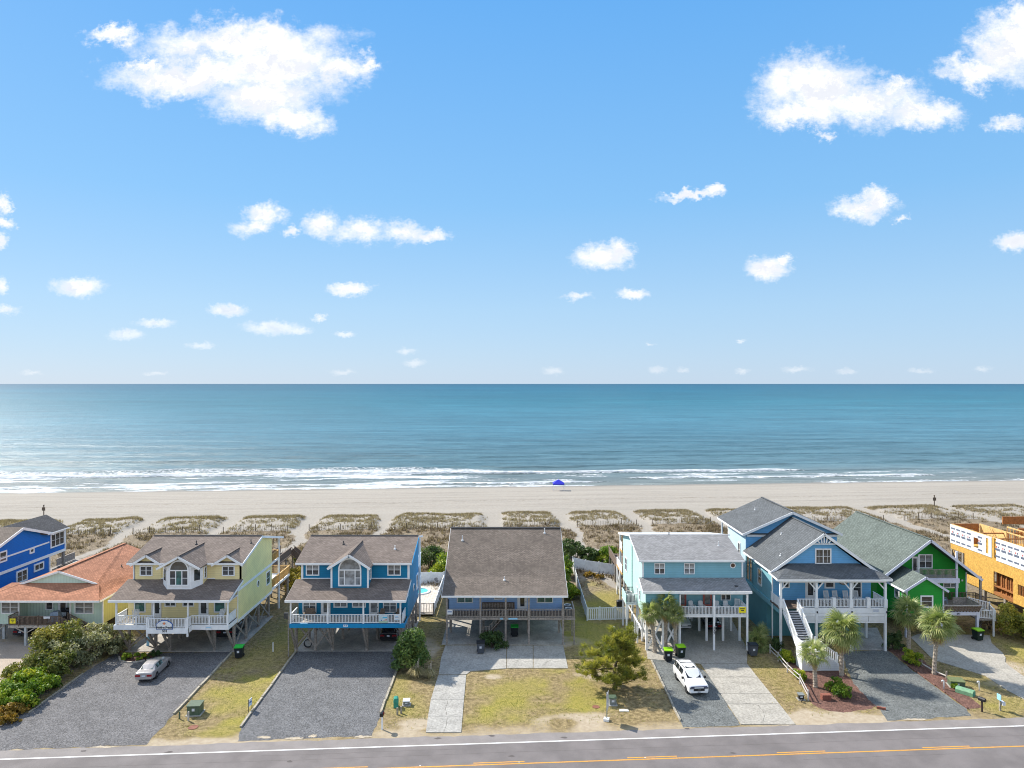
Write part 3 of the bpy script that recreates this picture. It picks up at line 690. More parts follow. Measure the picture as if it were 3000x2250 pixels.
def arched(root, cx, zs, r, zb, y, glassA, glassB, cols=(.25, .5, .25), fill=WHITE):
    n = 20; ring = []
    for k in range(n+1): a = math.pi*k/n; ring.append((cx+r*math.cos(a), y, zs+r*math.sin(a)))
    inner = [(cx+(r-.16)*math.cos(math.pi*k/n), y, zs+.02+(r-.16)*math.sin(math.pi*k/n)) for k in range(n+1)]
    mb = MB()
    for k in range(n): mb.prism([ring[k], ring[k+1], inner[k+1], inner[k]], (0, -.08, 0))
    mb.box(cx-r, cx+r, y-.08, y, zs-.1, zs+.02); mb.box(cx-r, cx-r+.14, y-.08, y, zb, zs-.1); mb.box(cx+r-.14, cx+r, y-.08, y, zb, zs-.1); mb.box(cx-r+.14, cx+r-.14, y-.1, y, zb, zb+.16)
    f = part('arched_window', mb, fill, root)
    part('pane', MB().prism(inner, (0, -.03, 0)), glassA, f)
    x = cx-r+.14; W = 2*r-.28-.1*(len(cols)-1)
    for i, c in enumerate(cols):
        part('pane', MB().box(x, x+W*c, y-.03, y, zb+.16, zs-.1), glassB[i], f)
        if i < len(cols)-1: part('mullion', MB().box(x+W*c, x+W*c+.1, y-.07, y, zb+.16, zs-.1), fill, f)
        if i in (0, len(cols)-1): part('sash_rail', MB().box(x, x+W*c, y-.05, y-.031, (zb+zs)/2-.03, (zb+zs)/2+.03), fill, f)
        x += W*c+.1
    return f
def signboard(root, x0, x1, z0, z1, y, mat=WHITE2, name='sign', frame=None):
    o = part(name, MB().box(x0, x1, y-.03, y, z0, z1), mat, root)
    if frame: bars(o, 'sign_frame', frame, ((x0, y-.035, z0), (x1, y-.035, z0)), ((x0, y-.035, z1), (x1, y-.035, z1)), ((x0, y-.035, z0), (x0, y-.035, z1)), ((x1, y-.035, z0), (x1, y-.035, z1)), w=.03, h=.05)
    return o
def ybanner(root, x0, x1, z0, z1, y):
    s = signboard(root, x0, x1, z0, z1, y, YELLOW, 'yellow_sign')
    for k in range(2): part('print_line', MB().box(x0+.12+.1*k, x1-.12-.1*k, y-.036, y-.031, z1-.22-.2*k, z1-.12-.2*k), TEXTBLK, s)
    return s
def siding(name, col, v=False, var=.06): return M(name, col, .62, var, .8, .3, 40, kind='vsiding' if v else 'siding')
SH_BROWN = M('brown_shingles', (.20, .165, .145), .92, .10, .5, kind='shingle', spec=.15)
SH_TAUPE = M('taupe_shingles', (.175, .147, .126), .92, .10, .4, kind='shingle', spec=.15)
SH_ORANGE = M('orange_shingles', (.42, .20, .125), .92, .12, .5, kind='shingle', spec=.15)
SH_LGREY = M('light_grey_shingles', (.27, .27, .275), .92, .08, .5, kind='shingle', spec=.15)
SH_GREY = M('slate_grey_shingles', (.118, .128, .138), .92, .08, .5, kind='shingle', spec=.15)
SH_DARK = M('charcoal_shingles', (.095, .095, .10), .92, .08, .5, kind='shingle', spec=.15)
SH_GREEN = M('grey_green_shingles', (.132, .158, .146), .92, .08, .5, kind='shingle', spec=.15)
# ------------------------------------------------------------------ porch furniture (built once, copied)
def chair_proto(name, label, mat, kind='plastic'):
    t_ = thing(name, label, 'chair', (0, 0, 0), None)
    part('seat', MB().bar((0, -.26, .44), (0, .26, .38), .52, .05), mat, t_)
    bk = MB()
    if kind == 'rocker':
        for k in range(5): bk.bar((-.2+.1*k, .24, .45), (-.2+.1*k, .44, 1.22), .05, .025)
        bk.bar((-.27, .23, .4), (-.27, .46, 1.26), .06, .05); bk.bar((.27, .23, .4), (.27, .46, 1.26), .06, .05); bk.bar((-.3, .455, 1.24), (.3, .455, 1.24), .05, .1)
    elif kind == 'adirondack':
        for k in range(5): 
            x = -.24+.12*k; bk.bar((x, .22, .36), (x*1.25, .62, 1.18-.4*abs(x)), .11, .03)
    else:
        bk.prism([(-.25, .24, .42), (.25, .24, .42), (.27, .40, .95), (.17, .43, 1.04), (-.17, .43, 1.04), (-.27, .40, .95)], (0, .03, 0))
    part('backrest', bk, mat, t_)
    for sx in (-1, 1):
        part('armrest', MB().bar((sx*.31, -.3, .64), (sx*.31, .34, .62), .09, .03), mat, t_)
        part('leg', MB().bar((sx*.29, -.27, 0), (sx*.29, -.25, .63), .06, .06), mat, t_); part('leg', MB().bar((sx*.28, .34, 0), (sx*.28, .26, .6), .06, .06), mat, t_)
        if kind == 'rocker': part('rocker', MB().tube([(sx*.28, -.5, .09), (sx*.28, -.2, .02), (sx*.28, .2, .02), (sx*.28, .62, .12)], .03, 5), mat, t_)
    return t_
# ================================================================== the two twin houses (yellow and ocean blue)
S_Y = siding('yellow_siding', (.86, .73, .38)); S_YR = siding('pale_yellow_siding', (.90, .79, .37)); S_B = siding('ocean_blue_siding', (.0, .19, .36))
BLUEPAINT = M('ocean_blue_paint', (.0, .24, .50), .5, .06); 
def twin(name, label, xl, xr, zr0, zr1, wallm, roofm, yb, yroofb, rimmat, stuff):
    t_ = thing(name, label, 'beach house', ((xl+xr)/2, 79, 0))
    fl = zr1; ze = 6.42; sl = .29; main = (79.8, 9.5, .28); yr = 86; zr = 9.5+.28*6.2
    w_ = part('wall', MB().prism([(xl, 79, zr0), (xl, yb, zr0), (xl, yb, 9.9), (xl, yr, zr-.16), (xl, 80.2, 9.46), (xl, 80.2, 7.4), (xl, 79, 7.05)], (xr-xl, 0, 0)), wallm, t_)
    part('deck_floor', MB().box(xl-.2, xr-.02, 76.72, 79, fl-.12, fl), PALEWD, t_)
    part('rim_beam', MB().box(xl-.25, xr+.02, 76.55, 76.72, zr0, zr1), rimmat, t_)
    for sx in (xl-.25, xr-.13): part('rim_beam', MB().box(sx, sx+.15, 76.72, 79.0, zr0, zr1), rimmat, t_)
    part('floor_joists', MB().box(xl, xr, 79.1, yb, zr0-.15, zr0-.002), GREYWD, t_)
    roof(t_, [(xl-.62, 76.2, ze), (xr+.2, 76.2, ze), (xr+.2, 80.2, ze+sl*4), (xl-.62, 80.2, ze+sl*4)], roofm)
    part('soffit', MB().box(xl-.5, xr+.1, 76.3, 79, ze-.32, ze-.24), WHITE, t_)
    bars(t_, 'fascia', WHITE, ((xl-.64, 76.17, ze-.14), (xr+.22, 76.17, ze-.14)), w=.06, h=.26)
    bars(t_, 'rake_board', WHITE, ((xl-.64, 76.2, ze-.18), (xl-.64, 80.2, ze-.18+sl*4)), ((xr+.22, 76.2, ze-.18), (xr+.22, 80.2, ze-.18+sl*4)), w=.05, h=.22)
    roof(t_, [(xl-.62, 79.8, 9.5), (xr+.35, 79.8, 9.5), (xr+.35, yr, zr), (xl-.62, yr, zr)], roofm)
    zb = zr-(yroofb-yr)*.23
    roof(t_, [(xl-.62, yr, zr), (xr+.35, yr, zr), (xr+.35, yroofb, zb), (xl-.62, yroofb, zb)], WHITE2, .16, 'back_roof')
    bars(t_, 'ridge_cap', SH_DARK, ((xl-.6, yr, zr+.03), (xr+.3, yr, zr+.03)), w=.35, h=.06)
    bars(t_, 'fascia', WHITE, ((xl-.6, 79.77, 9.37), (xr+.35, 79.77, 9.37)), w=.05, h=.22)
    for x in (xl+.06, xr-.06): part('corner_board', MB().box(x-.12, x+.12, 80.14, 80.2, 7.5, 9.3), WHITE, t_)
    bars(t_, 'flashing', WHITE, ((xl, 80.17, 7.66), (xr, 80.17, 7.66)), w=.05, h=.1)
    return t_, main, fl
# ---- yellow house, number 531
Y, MAINY, FY = twin('yellow_house', 'yellow stilt house with three gabled dormers, brown roof and white railed porch', -42.72, -30.58, 3.11, 3.61, S_Y, SH_BROWN, 90.3, 93.9, WHITE, None)
part('side_wall', MB().prism([(-30.6, 78.98, 3.1), (-30.6, 90.3, 3.1), (-30.6, 90.3, 9.9), (-30.6, 86, 11.05), (-30.6, 80.15, 9.46), (-30.6, 80.15, 7.45), (-30.6, 78.98, 7.1)], (.06, 0, 0)), S_YR, Y, 'pale lemon side wall')
bars(Y, 'belt_board', WHITE, ((-30.5, 79, 6.62), (-30.5, 90.3, 6.75)), ((-30.5, 79, 3.2), (-30.5, 90.3, 3.2)), w=.05, h=.3)
bars(Y, 'rake_board', WHITE, ((-30.22, 79.8, 9.38), (-30.22, 86, 11.1)), ((-30.22, 86, 11.1), (-30.22, 93.9, 9.3)), w=.06, h=.26)
part('corner_board', MB().box(-30.54, -30.5, 78.95, 79.12, 3.35, 7.0), WHITE, Y)
window(Y, 88.1, 89.5, 4.5, 6.2, -30.53, 'R', 1, 2, GLASS_G, name='side_window')
o_ = part('round_window', MB().lathe([(.42, 0), (.42, .07), (.3, .07)], (-30.54, 85.3, 5.64), 18, 'x'), WHITE, Y)
part('pane', MB().lathe([(.30, .05), (.30, .085)], (-30.54, 85.3, 5.64), 18, 'x'), GLASS_G, o_)
for xc, hw in ((-41.12, 1.82), (-32.0, 1.8)):
    part('dormer_wall', MB().prism([(xc-1.5, 80.14, 7.55), (xc+1.5, 80.14, 7.55), (xc+1.5, 80.14, 9.42), (xc, 80.14, 10.31), (xc-1.5, 80.14, 9.42)], (0, 1.5, 0)), S_Y, Y)
    dormer_roof(Y, xc, hw, 79.75, 9.36, 10.44, MAINY, SH_BROWN)
window(Y, -42.0, -40.55, 7.95, 9.12, 80.13, glass=GLASS); window(Y, -32.72, -31.28, 7.95, 9.12, 80.13, glass=GLASS)
bayp = [(-38.0, 78.2), (-35.35, 78.2), (-34.5, 79.2), (-34.5, 81.5), (-38.9, 81.5), (-38.9, 79.2)]
part('bay_wall', MB().prism([(x, y, 6.75) for x, y in bayp], (0, 0, 2.75)), WHITE, Y, 'white bay front')
part('bay_gable', MB().prism([(-38.85, 78.6, 9.4), (-34.55, 78.6, 9.4), (-36.65, 78.6, 10.55)], (0, 4, 0)), S_Y, Y)
part('bay_side', MB().box(-34.52, -34.46, 79.3, 80.2, 7.3, 9.3), S_Y, Y)
part('bay_gable', MB().prism([(-38.35, 78.24, 9.3), (-35.0, 78.24, 9.3), (-36.65, 78.24, 10.3)], (0, .4, 0)), WHITE, Y)
dormer_roof(Y, -36.62, 2.4, 77.85, 9.46, 10.76, MAINY, SH_BROWN)
arched(Y, -36.68, 9.12, 1.1, 7.35, 78.2, GLASS, (GLASS, GLASS_G, GLASS), (.33, .34, .33))
for (p, q) in (((-35.2, 78.38), (-34.66, 79.02)), ((-38.15, 78.38), (-38.72, 79.02))):
    for nm, mt, ex, wd in (('bay_window', WHITE, .0, 1), ('pane', GLASS, .05, .78)):
        n_ = Vector((q[1]-p[1], -(q[0]-p[0]), 0)).normalized()
        if n_.y > 0: n_ = -n_
        a = Vector((*p, 0)); c = Vector((*q, 0)); m_ = (a+c)/2; a = m_+(a-m_)*wd; c = m_+(c-m_)*wd
        z0, z1 = (7.75, 9.2) if nm != 'pane' else (7.87, 9.08)
        par_ = Y if nm != 'pane' else last_
        last_ = part(nm, MB().prism([a+Vector((0,0,z0)), c+Vector((0,0,z0)), c+Vector((0,0,z1)), a+Vector((0,0,z1))], n_*(.05+ex*.3)), mt, par_)
window(Y, 79.35, 80.05, 7.8, 9.15, -34.45, 'R', 1, 2)
for x, y, z in ((-37.3, 83.9, 10.7), (-30.95, 84.2, 10.75)): vent(Y, x, y, z, .35)
window(Y, -42.05, -40.75, 4.2, 5.85, 79, cols=1, rows=1, glass=GLASS_G); window(Y, -33.15, -31.85, 4.2, 5.85, 79, cols=1, rows=1, glass=GLASS_G)
door(Y, -40.1, -39.0, FY, 5.85, 79); door(Y, -34.85, -33.75, FY, 5.85, 79)
window(Y, -38.65, -37.35, 4.85, 5.75, 79, rows=1); window(Y, -36.65, -35.35, 4.85, 5.75, 79, rows=1)
for x in (-42.75, -38.7, -35.0, -30.72): post(Y, x, 76.72, FY, 6.2, .16, WHITE, 'porch_post')
railing(Y, (-42.7, 76.66, FY), (-38.8, 76.66, FY), posts=(.55,)); railing(Y, (-34.6, 76.66, FY), (-30.75, 76.66, FY), posts=(.5,))
railing(Y, (-42.8, 76.7, FY), (-42.8, 78.95, FY)); railing(Y, (-30.68, 76.7, FY), (-30.68, 78.95, FY), solid=WHITE)
part('bump_deck', MB().box(-38.85, -34.6, 75.7, 76.54, FY-.12, FY), PALEWD, Y)
part('bump_rim', MB().box(-38.95, -34.5, 75.55, 75.7, 3.05, 3.61), WHITE, Y)
for x in (-38.95, -34.62): part('bump_rim', MB().box(x, x+.12, 75.7, 76.54, 3.05, 3.61), WHITE, Y)
railing(Y, (-38.8, 75.65, FY), (-34.65, 75.65, FY), posts=(0.02, .48, .98)); railing(Y, (-38.88, 75.7, FY), (-38.88, 76.55, FY)); railing(Y, (-34.58, 75.7, FY), (-34.58, 76.55, FY))
for x in (-38.88, -34.58): post(Y, x, 75.66, 2.7, 4.75, .16, WHITE, 'bump_post')
sg = part('name_sign', MB().prism([(-37.85, 75.5, 3.5), (-36.1, 75.5, 3.5), (-36.1, 75.5, 4.1), (-36.4, 75.5, 4.35), (-36.75, 75.5, 4.5), (-37.2, 75.5, 4.5), (-37.55, 75.5, 4.35), (-37.85, 75.5, 4.1)], (0, .04, 0)), TEXTBLUE, Y)
part('sign_face', MB().prism([(-37.78, 75.47, 3.56), (-36.17, 75.47, 3.56), (-36.17, 75.47, 4.07), (-36.44, 75.47, 4.29), (-36.77, 75.47, 4.43), (-37.18, 75.47, 4.43), (-37.51, 75.47, 4.29), (-37.78, 75.47, 4.07)], (0, .028, 0)), WHITE2, sg)
text('Holden Peach', .30, (-36.97, 75.455, 3.73), TEXTBLK, sg)
part('peach_emblem', MB().lathe([(.13, 0), (.13, .012)], (-36.97, 75.46, 4.16), 12, 'y'), M('peach_paint', (.72, .25, .12), .6), sg)
part('leaf_emblem', MB().prism([(-37.2, 75.45, 4.2), (-36.97, 75.45, 4.13), (-36.74, 75.45, 4.2), (-36.97, 75.45, 4.26)], (0, .01, 0)), TEXTBLK, sg)
text('531', .36, (-36.95, 75.54, 3.32), TEXTBLK, Y, name='house_number')
sg = signboard(Y, -33.05, -32.35, 3.1, 3.48, 76.53); part('print_line', MB().box(-32.98, -32.42, 76.49, 76.498, 3.36, 3.42), TEXTCYAN, sg)
# back porch, decks and stairs
post(Y, -30.75, 93.6, 0, 9.3, .2, WHITE, 'porch_post'); post(Y, -42.5, 93.6, 0, 9.3, .2, WHITE, 'porch_post')
part('upper_deck', MB().box(-42.7, -30.7, 90.3, 93.7, 6.5, 6.75), WHITE, Y); railing(Y, (-30.75, 90.4, 6.75), (-30.75, 93.5, 6.75), mat=NEWWD, topw=.16); railing(Y, (-42.5, 93.6, 6.75), (-30.8, 93.6, 6.75), mat=NEWWD, topw=.16)
part('lower_deck', MB().box(-42.7, -30.6, 90.35, 97.8, 3.2, 3.5), WHITE, Y)
railing(Y, (-30.65, 90.5, 3.5), (-30.65, 97.7, 3.5), h=1.1, mat=NEWWD, topw=.18, posts=(.33, .66, 1)); railing(Y, (-36, 97.75, 3.5), (-30.7, 97.75, 3.5), h=1.1, mat=NEWWD, topw=.18)
for y in (93.7, 97.4): post(Y, -30.8, y, 0, 3.2, .3, GREYWD, 'piling', True)
PX_ = (-42.45, -40.2, -37.9, -36.4, -34.2, -30.85)
for x in (-42.45, -39.5, -37.95, -33.0, -30.85): post(Y, x, 78.75, 0, 3.1, .34, GREYWD, 'piling', True)
for y in (82.5, 86.5, 90.1):
    for x in (-42.3, -38.6, -34.8, -30.9): post(Y, x, y, 0, 3.0, .3, GREYWD, 'piling', True)
for x in (-42.45, -39.5, -37.95, -33.0, -30.85): brace(Y, (x, 78.6, .5), (x, 76.75, 3.1), .2)
xbrace(Y, -42.4, -39.6, 78.75, .5, 3.0)
for y0, y1 in ((79, 82.4), (82.6, 86.4), (86.6, 90)): brace(Y, (-30.85, y0, .3), (-30.85, y1, 2.9), .07, h=.2); brace(Y, (-30.8, y1, .3), (-30.8, y0, 2.9), .07, h=.2)
# ---- ocean blue house, number 533
B, MAINB, FB = twin('blue_gable_house', 'ocean blue stilt house with arched window in one central gable and brown roof', -23.75, -11.62, 3.31, 3.76, S_B, SH_BROWN, 88.3, 88.9, BLUEPAINT, None)
part('dormer_wall', MB().prism([(-20.0, 78.5, 6.8), (-15.87, 78.5, 6.8), (-15.87, 78.5, 9.42), (-17.93, 78.5, 10.72), (-20.0, 78.5, 9.42)], (0, 5, 0)), S_B, B)
dormer_roof(B, -17.95, 2.38, 78.1, 9.4, 10.9, MAINB, SH_BROWN)
for x in (-19.95, -15.92): part('corner_board', MB().box(x-.1, x+.1, 78.44, 78.5, 7.05, 9.3), WHITE, B)
arched(B, -17.93, 9.1, 1.28, 7.27, 78.5, CURTAIN, (CURTAIN, BLIND, CURTAIN), (.24, .52, .24))
window(B, 79.1, 79.85, 7.75, 9.15, -15.86, 'R', 1, 2)
window(B, -23.27, -21.76, 7.97, 9.25, 80.2, glass=BLIND, dark=GLASS); window(B, -14.07, -12.54, 7.97, 9.25, 80.2, glass=CURTAIN, dark=GLASS)
for x, y, z in ((-19.9, 83.9, 10.7), (-13.65, 82.8, 10.4)): vent(B, x, y, z, .3, WHITE2 if x > -15 else DARK)
window(B, -23.3, -21.75, 4.15, 5.75, 79, glass=CURTAIN, rows=2); window(B, -14.35, -12.8, 4.15, 5.75, 79, glass=CURTAIN, rows=2)
door(B, -21.25, -20.2, FB, 5.85, 79, glass=CURTAIN, gw=.45); door(B, -15.9, -14.8, FB, 5.85, 79, glass=BLIND, gw=.62)
window(B, -19.85, -18.3, 4.75, 5.6, 79, rows=1, glass=CURTAIN); window(B, -17.8, -16.25, 4.75, 5.6, 79, rows=1, glass=CURTAIN)
for x in (-23.9, -19.88, -16.05, -12.05): post(B, x, 76.68, FB, 6.2, .16, WHITE, 'porch_post')
for a, c in ((-23.8, -19.95), (-19.8, -16.13), (-15.97, -12.12)): railing(B, (a, 76.63, FB), (c, 76.63, FB), h=.98)
railing(B, (-23.9, 76.75, FB), (-23.9, 78.95, FB), solid=WHITE); railing(B, (-11.85, 76.75, FB), (-11.85, 78.95, FB), solid=WHITE)
text('533', .34, (-17.95, 76.54, 3.53), WHITE, B, name='house_number')
bn = signboard(B, -14.35, -13.4, 3.85, 4.7, 76.56, M('banner_sky', (.55, .66, .70), .7), 'beach_banner')
part('print_band', MB().box(-14.34, -13.41, 76.52, 76.528, 3.86, 4.08), M('banner_green', (.42, .55, .42), .7), bn); part('print_band', MB().box(-13.95, -13.45, 76.52, 76.528, 4.38, 4.48), M('banner_blue', (.03, .45, .72), .7), bn)
part('print_band', MB().prism([(-13.98, 76.522, 4.12), (-13.45, 76.522, 4.12), (-13.5, 76.522, 4.32), (-13.7, 76.522, 4.2)], (0, .006, 0)), M('banner_red', (.55, .3, .22), .7), bn); part('print_band', MB().box(-14.13, -14.02, 76.52, 76.528, 4.1, 4.2), TEXTBLUE, bn)
sg = signboard(B, -12.72, -12.1, 4.15, 4.72, 76.56)
part('print_line', MB().box(-12.56, -12.26, 76.52, 76.528, 4.5, 4.57), TEXTCYAN, sg); part('print_line', MB().box(-12.6, -12.22, 76.52, 76.528, 4.4, 4.44), TEXTBLUE, sg); part('print_line', MB().box(-12.62, -12.2, 76.52, 76.528, 4.24, 4.29), TEXTCYAN, sg)
for x in (-23.95, -21.8, -19.9, -16.1, -12.15): post(B, x, 78.75, 0, 3.3, .34 if x != -21.8 else .3, GREYWD, 'piling', True)
for x in (-23.95, -19.9, -16.1, -12.15): brace(B, (x, 78.6, .5), (x, 76.75, 3.3), .22)
xbrace(B, -23.9, -21.85, 78.75, .5, 3.1); xbrace(B, -21.75, -19.95, 78.75, .5, 3.1)
for y in (82.3, 85.3, 88.0):
    for x in (-23.5, -19.6, -15.6, -11.9): post(B, x, y, 0, 3.3, .3, GREYWD, 'piling', True)
for y0, y1 in ((79, 82.2), (82.4, 85.2), (85.4, 88)): brace(B, (-11.85, y0, .3), (-11.85, y1, 3.0), .07, h=.2); brace(B, (-11.8, y1, .3), (-11.8, y0, 3.0), .07, h=.2)
bars(B, 'rake_board', WHITE, ((-11.22, 85.6, 11.2), (-11.22, 89.0, 10.5)), w=.1, h=.2)
bars(B, 'rake_board', BLUEPAINT, ((-11.24, 79.8, 9.4), (-11.24, 86, 11.1)), w=.06, h=.24)
o_ = part('round_window', MB().lathe([(.45, 0), (.45, .08), (.3, .08)], (-11.62, 83.7, 5.65), 18, 'x'), WHITE, B); part('pane', MB().lathe([(.3, .05), (.3, .095)], (-11.62, 83.7, 5.65), 18, 'x'), GLASS, o_)
window(B, 86.0, 87.4, 4.6, 6.4, -11.62, 'R', 1, 2)
post(B, -11.55, 88.8, 0, 10.3, .2, WHITE, 'porch_post')
for z in (4.0, 6.9): railing(B, (-11.7, 88.4, z), (-11.7, 91, z), h=1.1, mat=WHITE, topw=.16)
part('back_deck', MB().box(-23.5, -11.7, 88.4, 91, 3.75, 3.98), GREYWD, B); part('back_deck', MB().box(-23.5, -11.7, 88.4, 91, 6.65, 6.88), WHITE, B)
post(B, -11.8, 90.9, 0, 6.7, .22, GREYWD, 'piling'); post(B, -24.3, 77.2, 0, 4.3, .12, GREYWD, 'utility_post')
part('meter_box', MB().box(-24.75, -24.3, 77.0, 77.25, 4.15, 4.75), DARK, B)

# ================================================================== periwinkle house with the big plain roof, 535
S_P = siding('periwinkle_siding', (.32, .52, .85)); 
P = thing('periwinkle_house', 'periwinkle stilt house under one broad plain taupe roof with weathered wood porch', 'beach house', (-.8, 80.8, 0))
part('wall', MB().prism([(-7.6, 83.2, 2.85), (-7.6, 103.2, 2.85), (-7.6, 103.2, 5.6), (-7.6, 92.6, 10.6), (-7.6, 83.2, 6.15)], (13.5, 0, 0)), S_P, P)
RPL = (-7.97, 6.32)
roof(P, [(-7.97, 80.4, 5.62), (6.32, 80.4, 5.62), (6.32, 84.2, 6.78), (-7.97, 84.2, 6.78)], SH_TAUPE)
roof(P, [(-7.97, 84.2, 6.78), (6.32, 84.2, 6.78), (6.32, 92.6, 10.83), (-7.97, 92.6, 10.83)], SH_TAUPE)
roof(P, [(-7.97, 104.6, 5.1), (6.32, 104.6, 5.1), (6.32, 92.6, 10.83), (-7.97, 92.6, 10.83)], SH_TAUPE)
bars(P, 'ridge_cap', SH_DARK, ((-7.97, 92.6, 10.87), (6.32, 92.6, 10.87)), w=.4, h=.08)
bars(P, 'fascia', WHITE, ((-8.0, 80.37, 5.52), (6.35, 80.37, 5.52)), w=.06, h=.2)
bars(P, 'rake_board', WHITE, ((6.34, 80.4, 5.5), (6.34, 84.2, 6.66)), ((6.34, 84.2, 6.66), (6.34, 92.6, 10.7)), ((-7.99, 80.4, 5.5), (-7.99, 84.2, 6.66)), ((-7.99, 84.2, 6.66), (-7.99, 92.6, 10.7)), w=.04, h=.2)
part('deck_floor', MB().box(-7.6, 5.9, 80.8, 83.2, 2.95, 3.07), BROWNWD, P); part('rim_beam', MB().box(-7.55, 7.2, 80.66, 80.8, 2.8, 3.07), GREYWD, P)
part('side_platform', MB().box(5.92, 7.15, 80.8, 83.6, 2.95, 3.07), BROWNWD, P)
for x in (-7.41, -3.59, -.72, 1.92, 5.8): post(P, x, 80.72, 0, 5.5, .2, GREYWD, 'porch_post')
for x, y in ((7.06, 80.72), (7.06, 83.5)): post(P, x, y, 0, 4.05, .14, GREYWD, 'platform_post')
xs_ = (-7.41, -3.59, -.72, 1.92, 5.8, 7.06)
for a, c in zip(xs_[:-1], xs_[1:]): railing(P, (a+.1, 80.7, 3.07), (c-.1, 80.7, 3.07), h=.95, mat=GREYWD, gap=.17)
railing(P, (7.06, 80.8, 3.07), (7.06, 83.5, 3.07), h=.95, mat=GREYWD)
window(P, -6.48, -4.56, 3.95, 5.35, 83.2, glass=GLASS_G, rows=1); window(P, 2.88, 4.82, 3.95, 5.35, 83.2, glass=GLASS_G, rows=1)
window(P, -2.1, -1.1, 4.35, 5.1, 83.2, cols=1, rows=1, glass=BLIND); door(P, .62, 1.8, 3.07, 5.3, 83.2, glass=GLASS, gw=.42)
bench = part('bench_back', MB().box(-3.5, .3, 82.9, 82.98, 3.2, 4.1), BROWNWD, P)
part('slats', [mb_ := MB(), [mb_.box(-3.4+.18*k, -3.3+.18*k, 82.86, 82.9, 3.3, 4.0) for k in range(20)]][0], GREYWD, bench, kind='stuff'); part('bench_seat', MB().box(-3.5, .3, 82.4, 82.9, 3.42, 3.5), BROWNWD, P)
for x, y, z in ((-6.3, 90.2, 9.75), (4.2, 91.6, 10.4), (-.9, 83.4, 6.6)): vent(P, x, y, z, .5 if y > 85 else .3, WHITE2)
sg = signboard(P, -7.35, -6.75, 3.45, 4.0, 80.6); part('print_line', MB().box(-7.28, -6.82, 80.56, 80.568, 3.7, 3.8), TEXTBLUE, sg)
part('name_plate', MB().box(-.4, .62, 80.62, 80.655, 2.86, 3.02), TEXTCYAN, P); text('535', .24, (-1.2, 80.64, 2.94), TEXTCYAN, P, name='house_number')
for y in (84.5, 89, 94, 99, 102.8):
    for x in (-7.3, -3.4, 1.9, 5.6): post(P, x, y, 0, 2.9, .28, GREYWD, 'piling')
xbrace(P, -.6, 2.6, 88.6, .3, 2.6, GREYWD)
steps(P, 81.6, 82.7, (-.9, 2.9), (-2.6, .9), 9, BROWNWD, 'tread', axis='x'); railing(P, (-.9, 81.5, 2.8), (-2.6, 81.5, 1.0), h=.9, mat=GREYWD, posts=(0, 1)); railing(P, (-3.5, 81.5, .9), (-2.65, 81.5, .9), h=.9, mat=GREYWD)
part('stair_landing', MB().box(-3.6, -2.5, 81.5, 82.8, .78, .9), BROWNWD, P); brace(P, (-.9, 82.75, 2.6), (-2.6, 82.75, .6), .06, BROWNWD, 'stringer', .25)
part('downpipe', MB().box(-7.5, -7.42, 83.05, 83.18, 3.1, 4.4), BLACK, P)
# ================================================================== teal house, number 537
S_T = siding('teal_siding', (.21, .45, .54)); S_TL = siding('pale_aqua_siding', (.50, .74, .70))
T = thing('teal_house', 'teal stilt house with white posts, light grey roof and pale aqua side wall', 'beach house', (20.6, 79.1, 0))
XL, XR = 14.92, 26.42
part('wall', MB().prism([(XL, 81.3, 3.7), (XL, 95, 3.7), (XL, 95, 9.4), (XL, 87.7, 10.8), (XL, 81.3, 9.45)], (XR-XL, 0, 0)), S_T, T)
part('front_room', MB().prism([(XL, 79.1, 3.6), (XL, 81.28, 3.6), (XL, 81.28, 7.25), (XL, 79.1, 6.5)], (3.75, 0, 0)), S_T, T)
part('side_wall', MB().prism([(XL-.05, 79.05, 3.5), (XL-.05, 95.02, 3.5), (XL-.05, 95.02, 9.42), (XL-.05, 87.7, 10.84), (XL-.05, 81.28, 9.47), (XL-.05, 81.28, 7.3), (XL-.05, 79.05, 6.55)], (.045, 0, 0)), S_TL, T, 'pale aqua sunlit side wall')
roof(T, [(14.55, 78.7, 6.6), (26.62, 78.7, 6.6), (26.62, 81.35, 7.45), (14.55, 81.35, 7.45)], SH_LGREY)
roof(T, [(14.5, 80.9, 9.54), (26.5, 80.9, 9.54), (26.5, 87.7, 11.02), (14.5, 87.7, 11.02)], SH_LGREY)
roof(T, [(14.5, 96.7, 9.36), (26.9, 96.7, 9.36), (26.9, 87.72, 11.0), (14.5, 87.72, 11.0)], M('white_metal_roof', (.62, .64, .66), .4, .06, 1, kind='vsiding'), .14, 'back_roof')
bars(T, 'fascia', WHITE, ((14.55, 78.67, 6.48), (26.62, 78.67, 6.48)), w=.06, h=.24); bars(T, 'fascia', WHITE, ((14.5, 80.87, 9.42), (26.5, 80.87, 9.42)), w=.06, h=.22)
bars(T, 'rake_board', WHITE, ((14.52, 78.7, 6.45), (14.52, 81.3, 7.3)), ((14.46, 80.9, 9.42), (14.46, 87.7, 10.9)), ((14.46, 87.7, 10.9), (14.46, 96.7, 9.24)), w=.05, h=.22)
part('porch_beam', MB().box(18.7, 26.3, 78.95, 79.12, 6.2, 6.42), WHITE, T)
for x in (XL+.06, XR-.06): part('corner_board', MB().box(x-.09, x+.09, 81.22, 81.3, 7.5, 9.35), WHITE, T)
window(T, 16.3, 17.5, 7.84, 9.12, 81.3, glass=BLIND, dark=GLASS, trim=.08); window(T, 19.68, 20.9, 7.84, 9.12, 81.3, glass=BLIND, dark=CURTAIN, trim=.08)
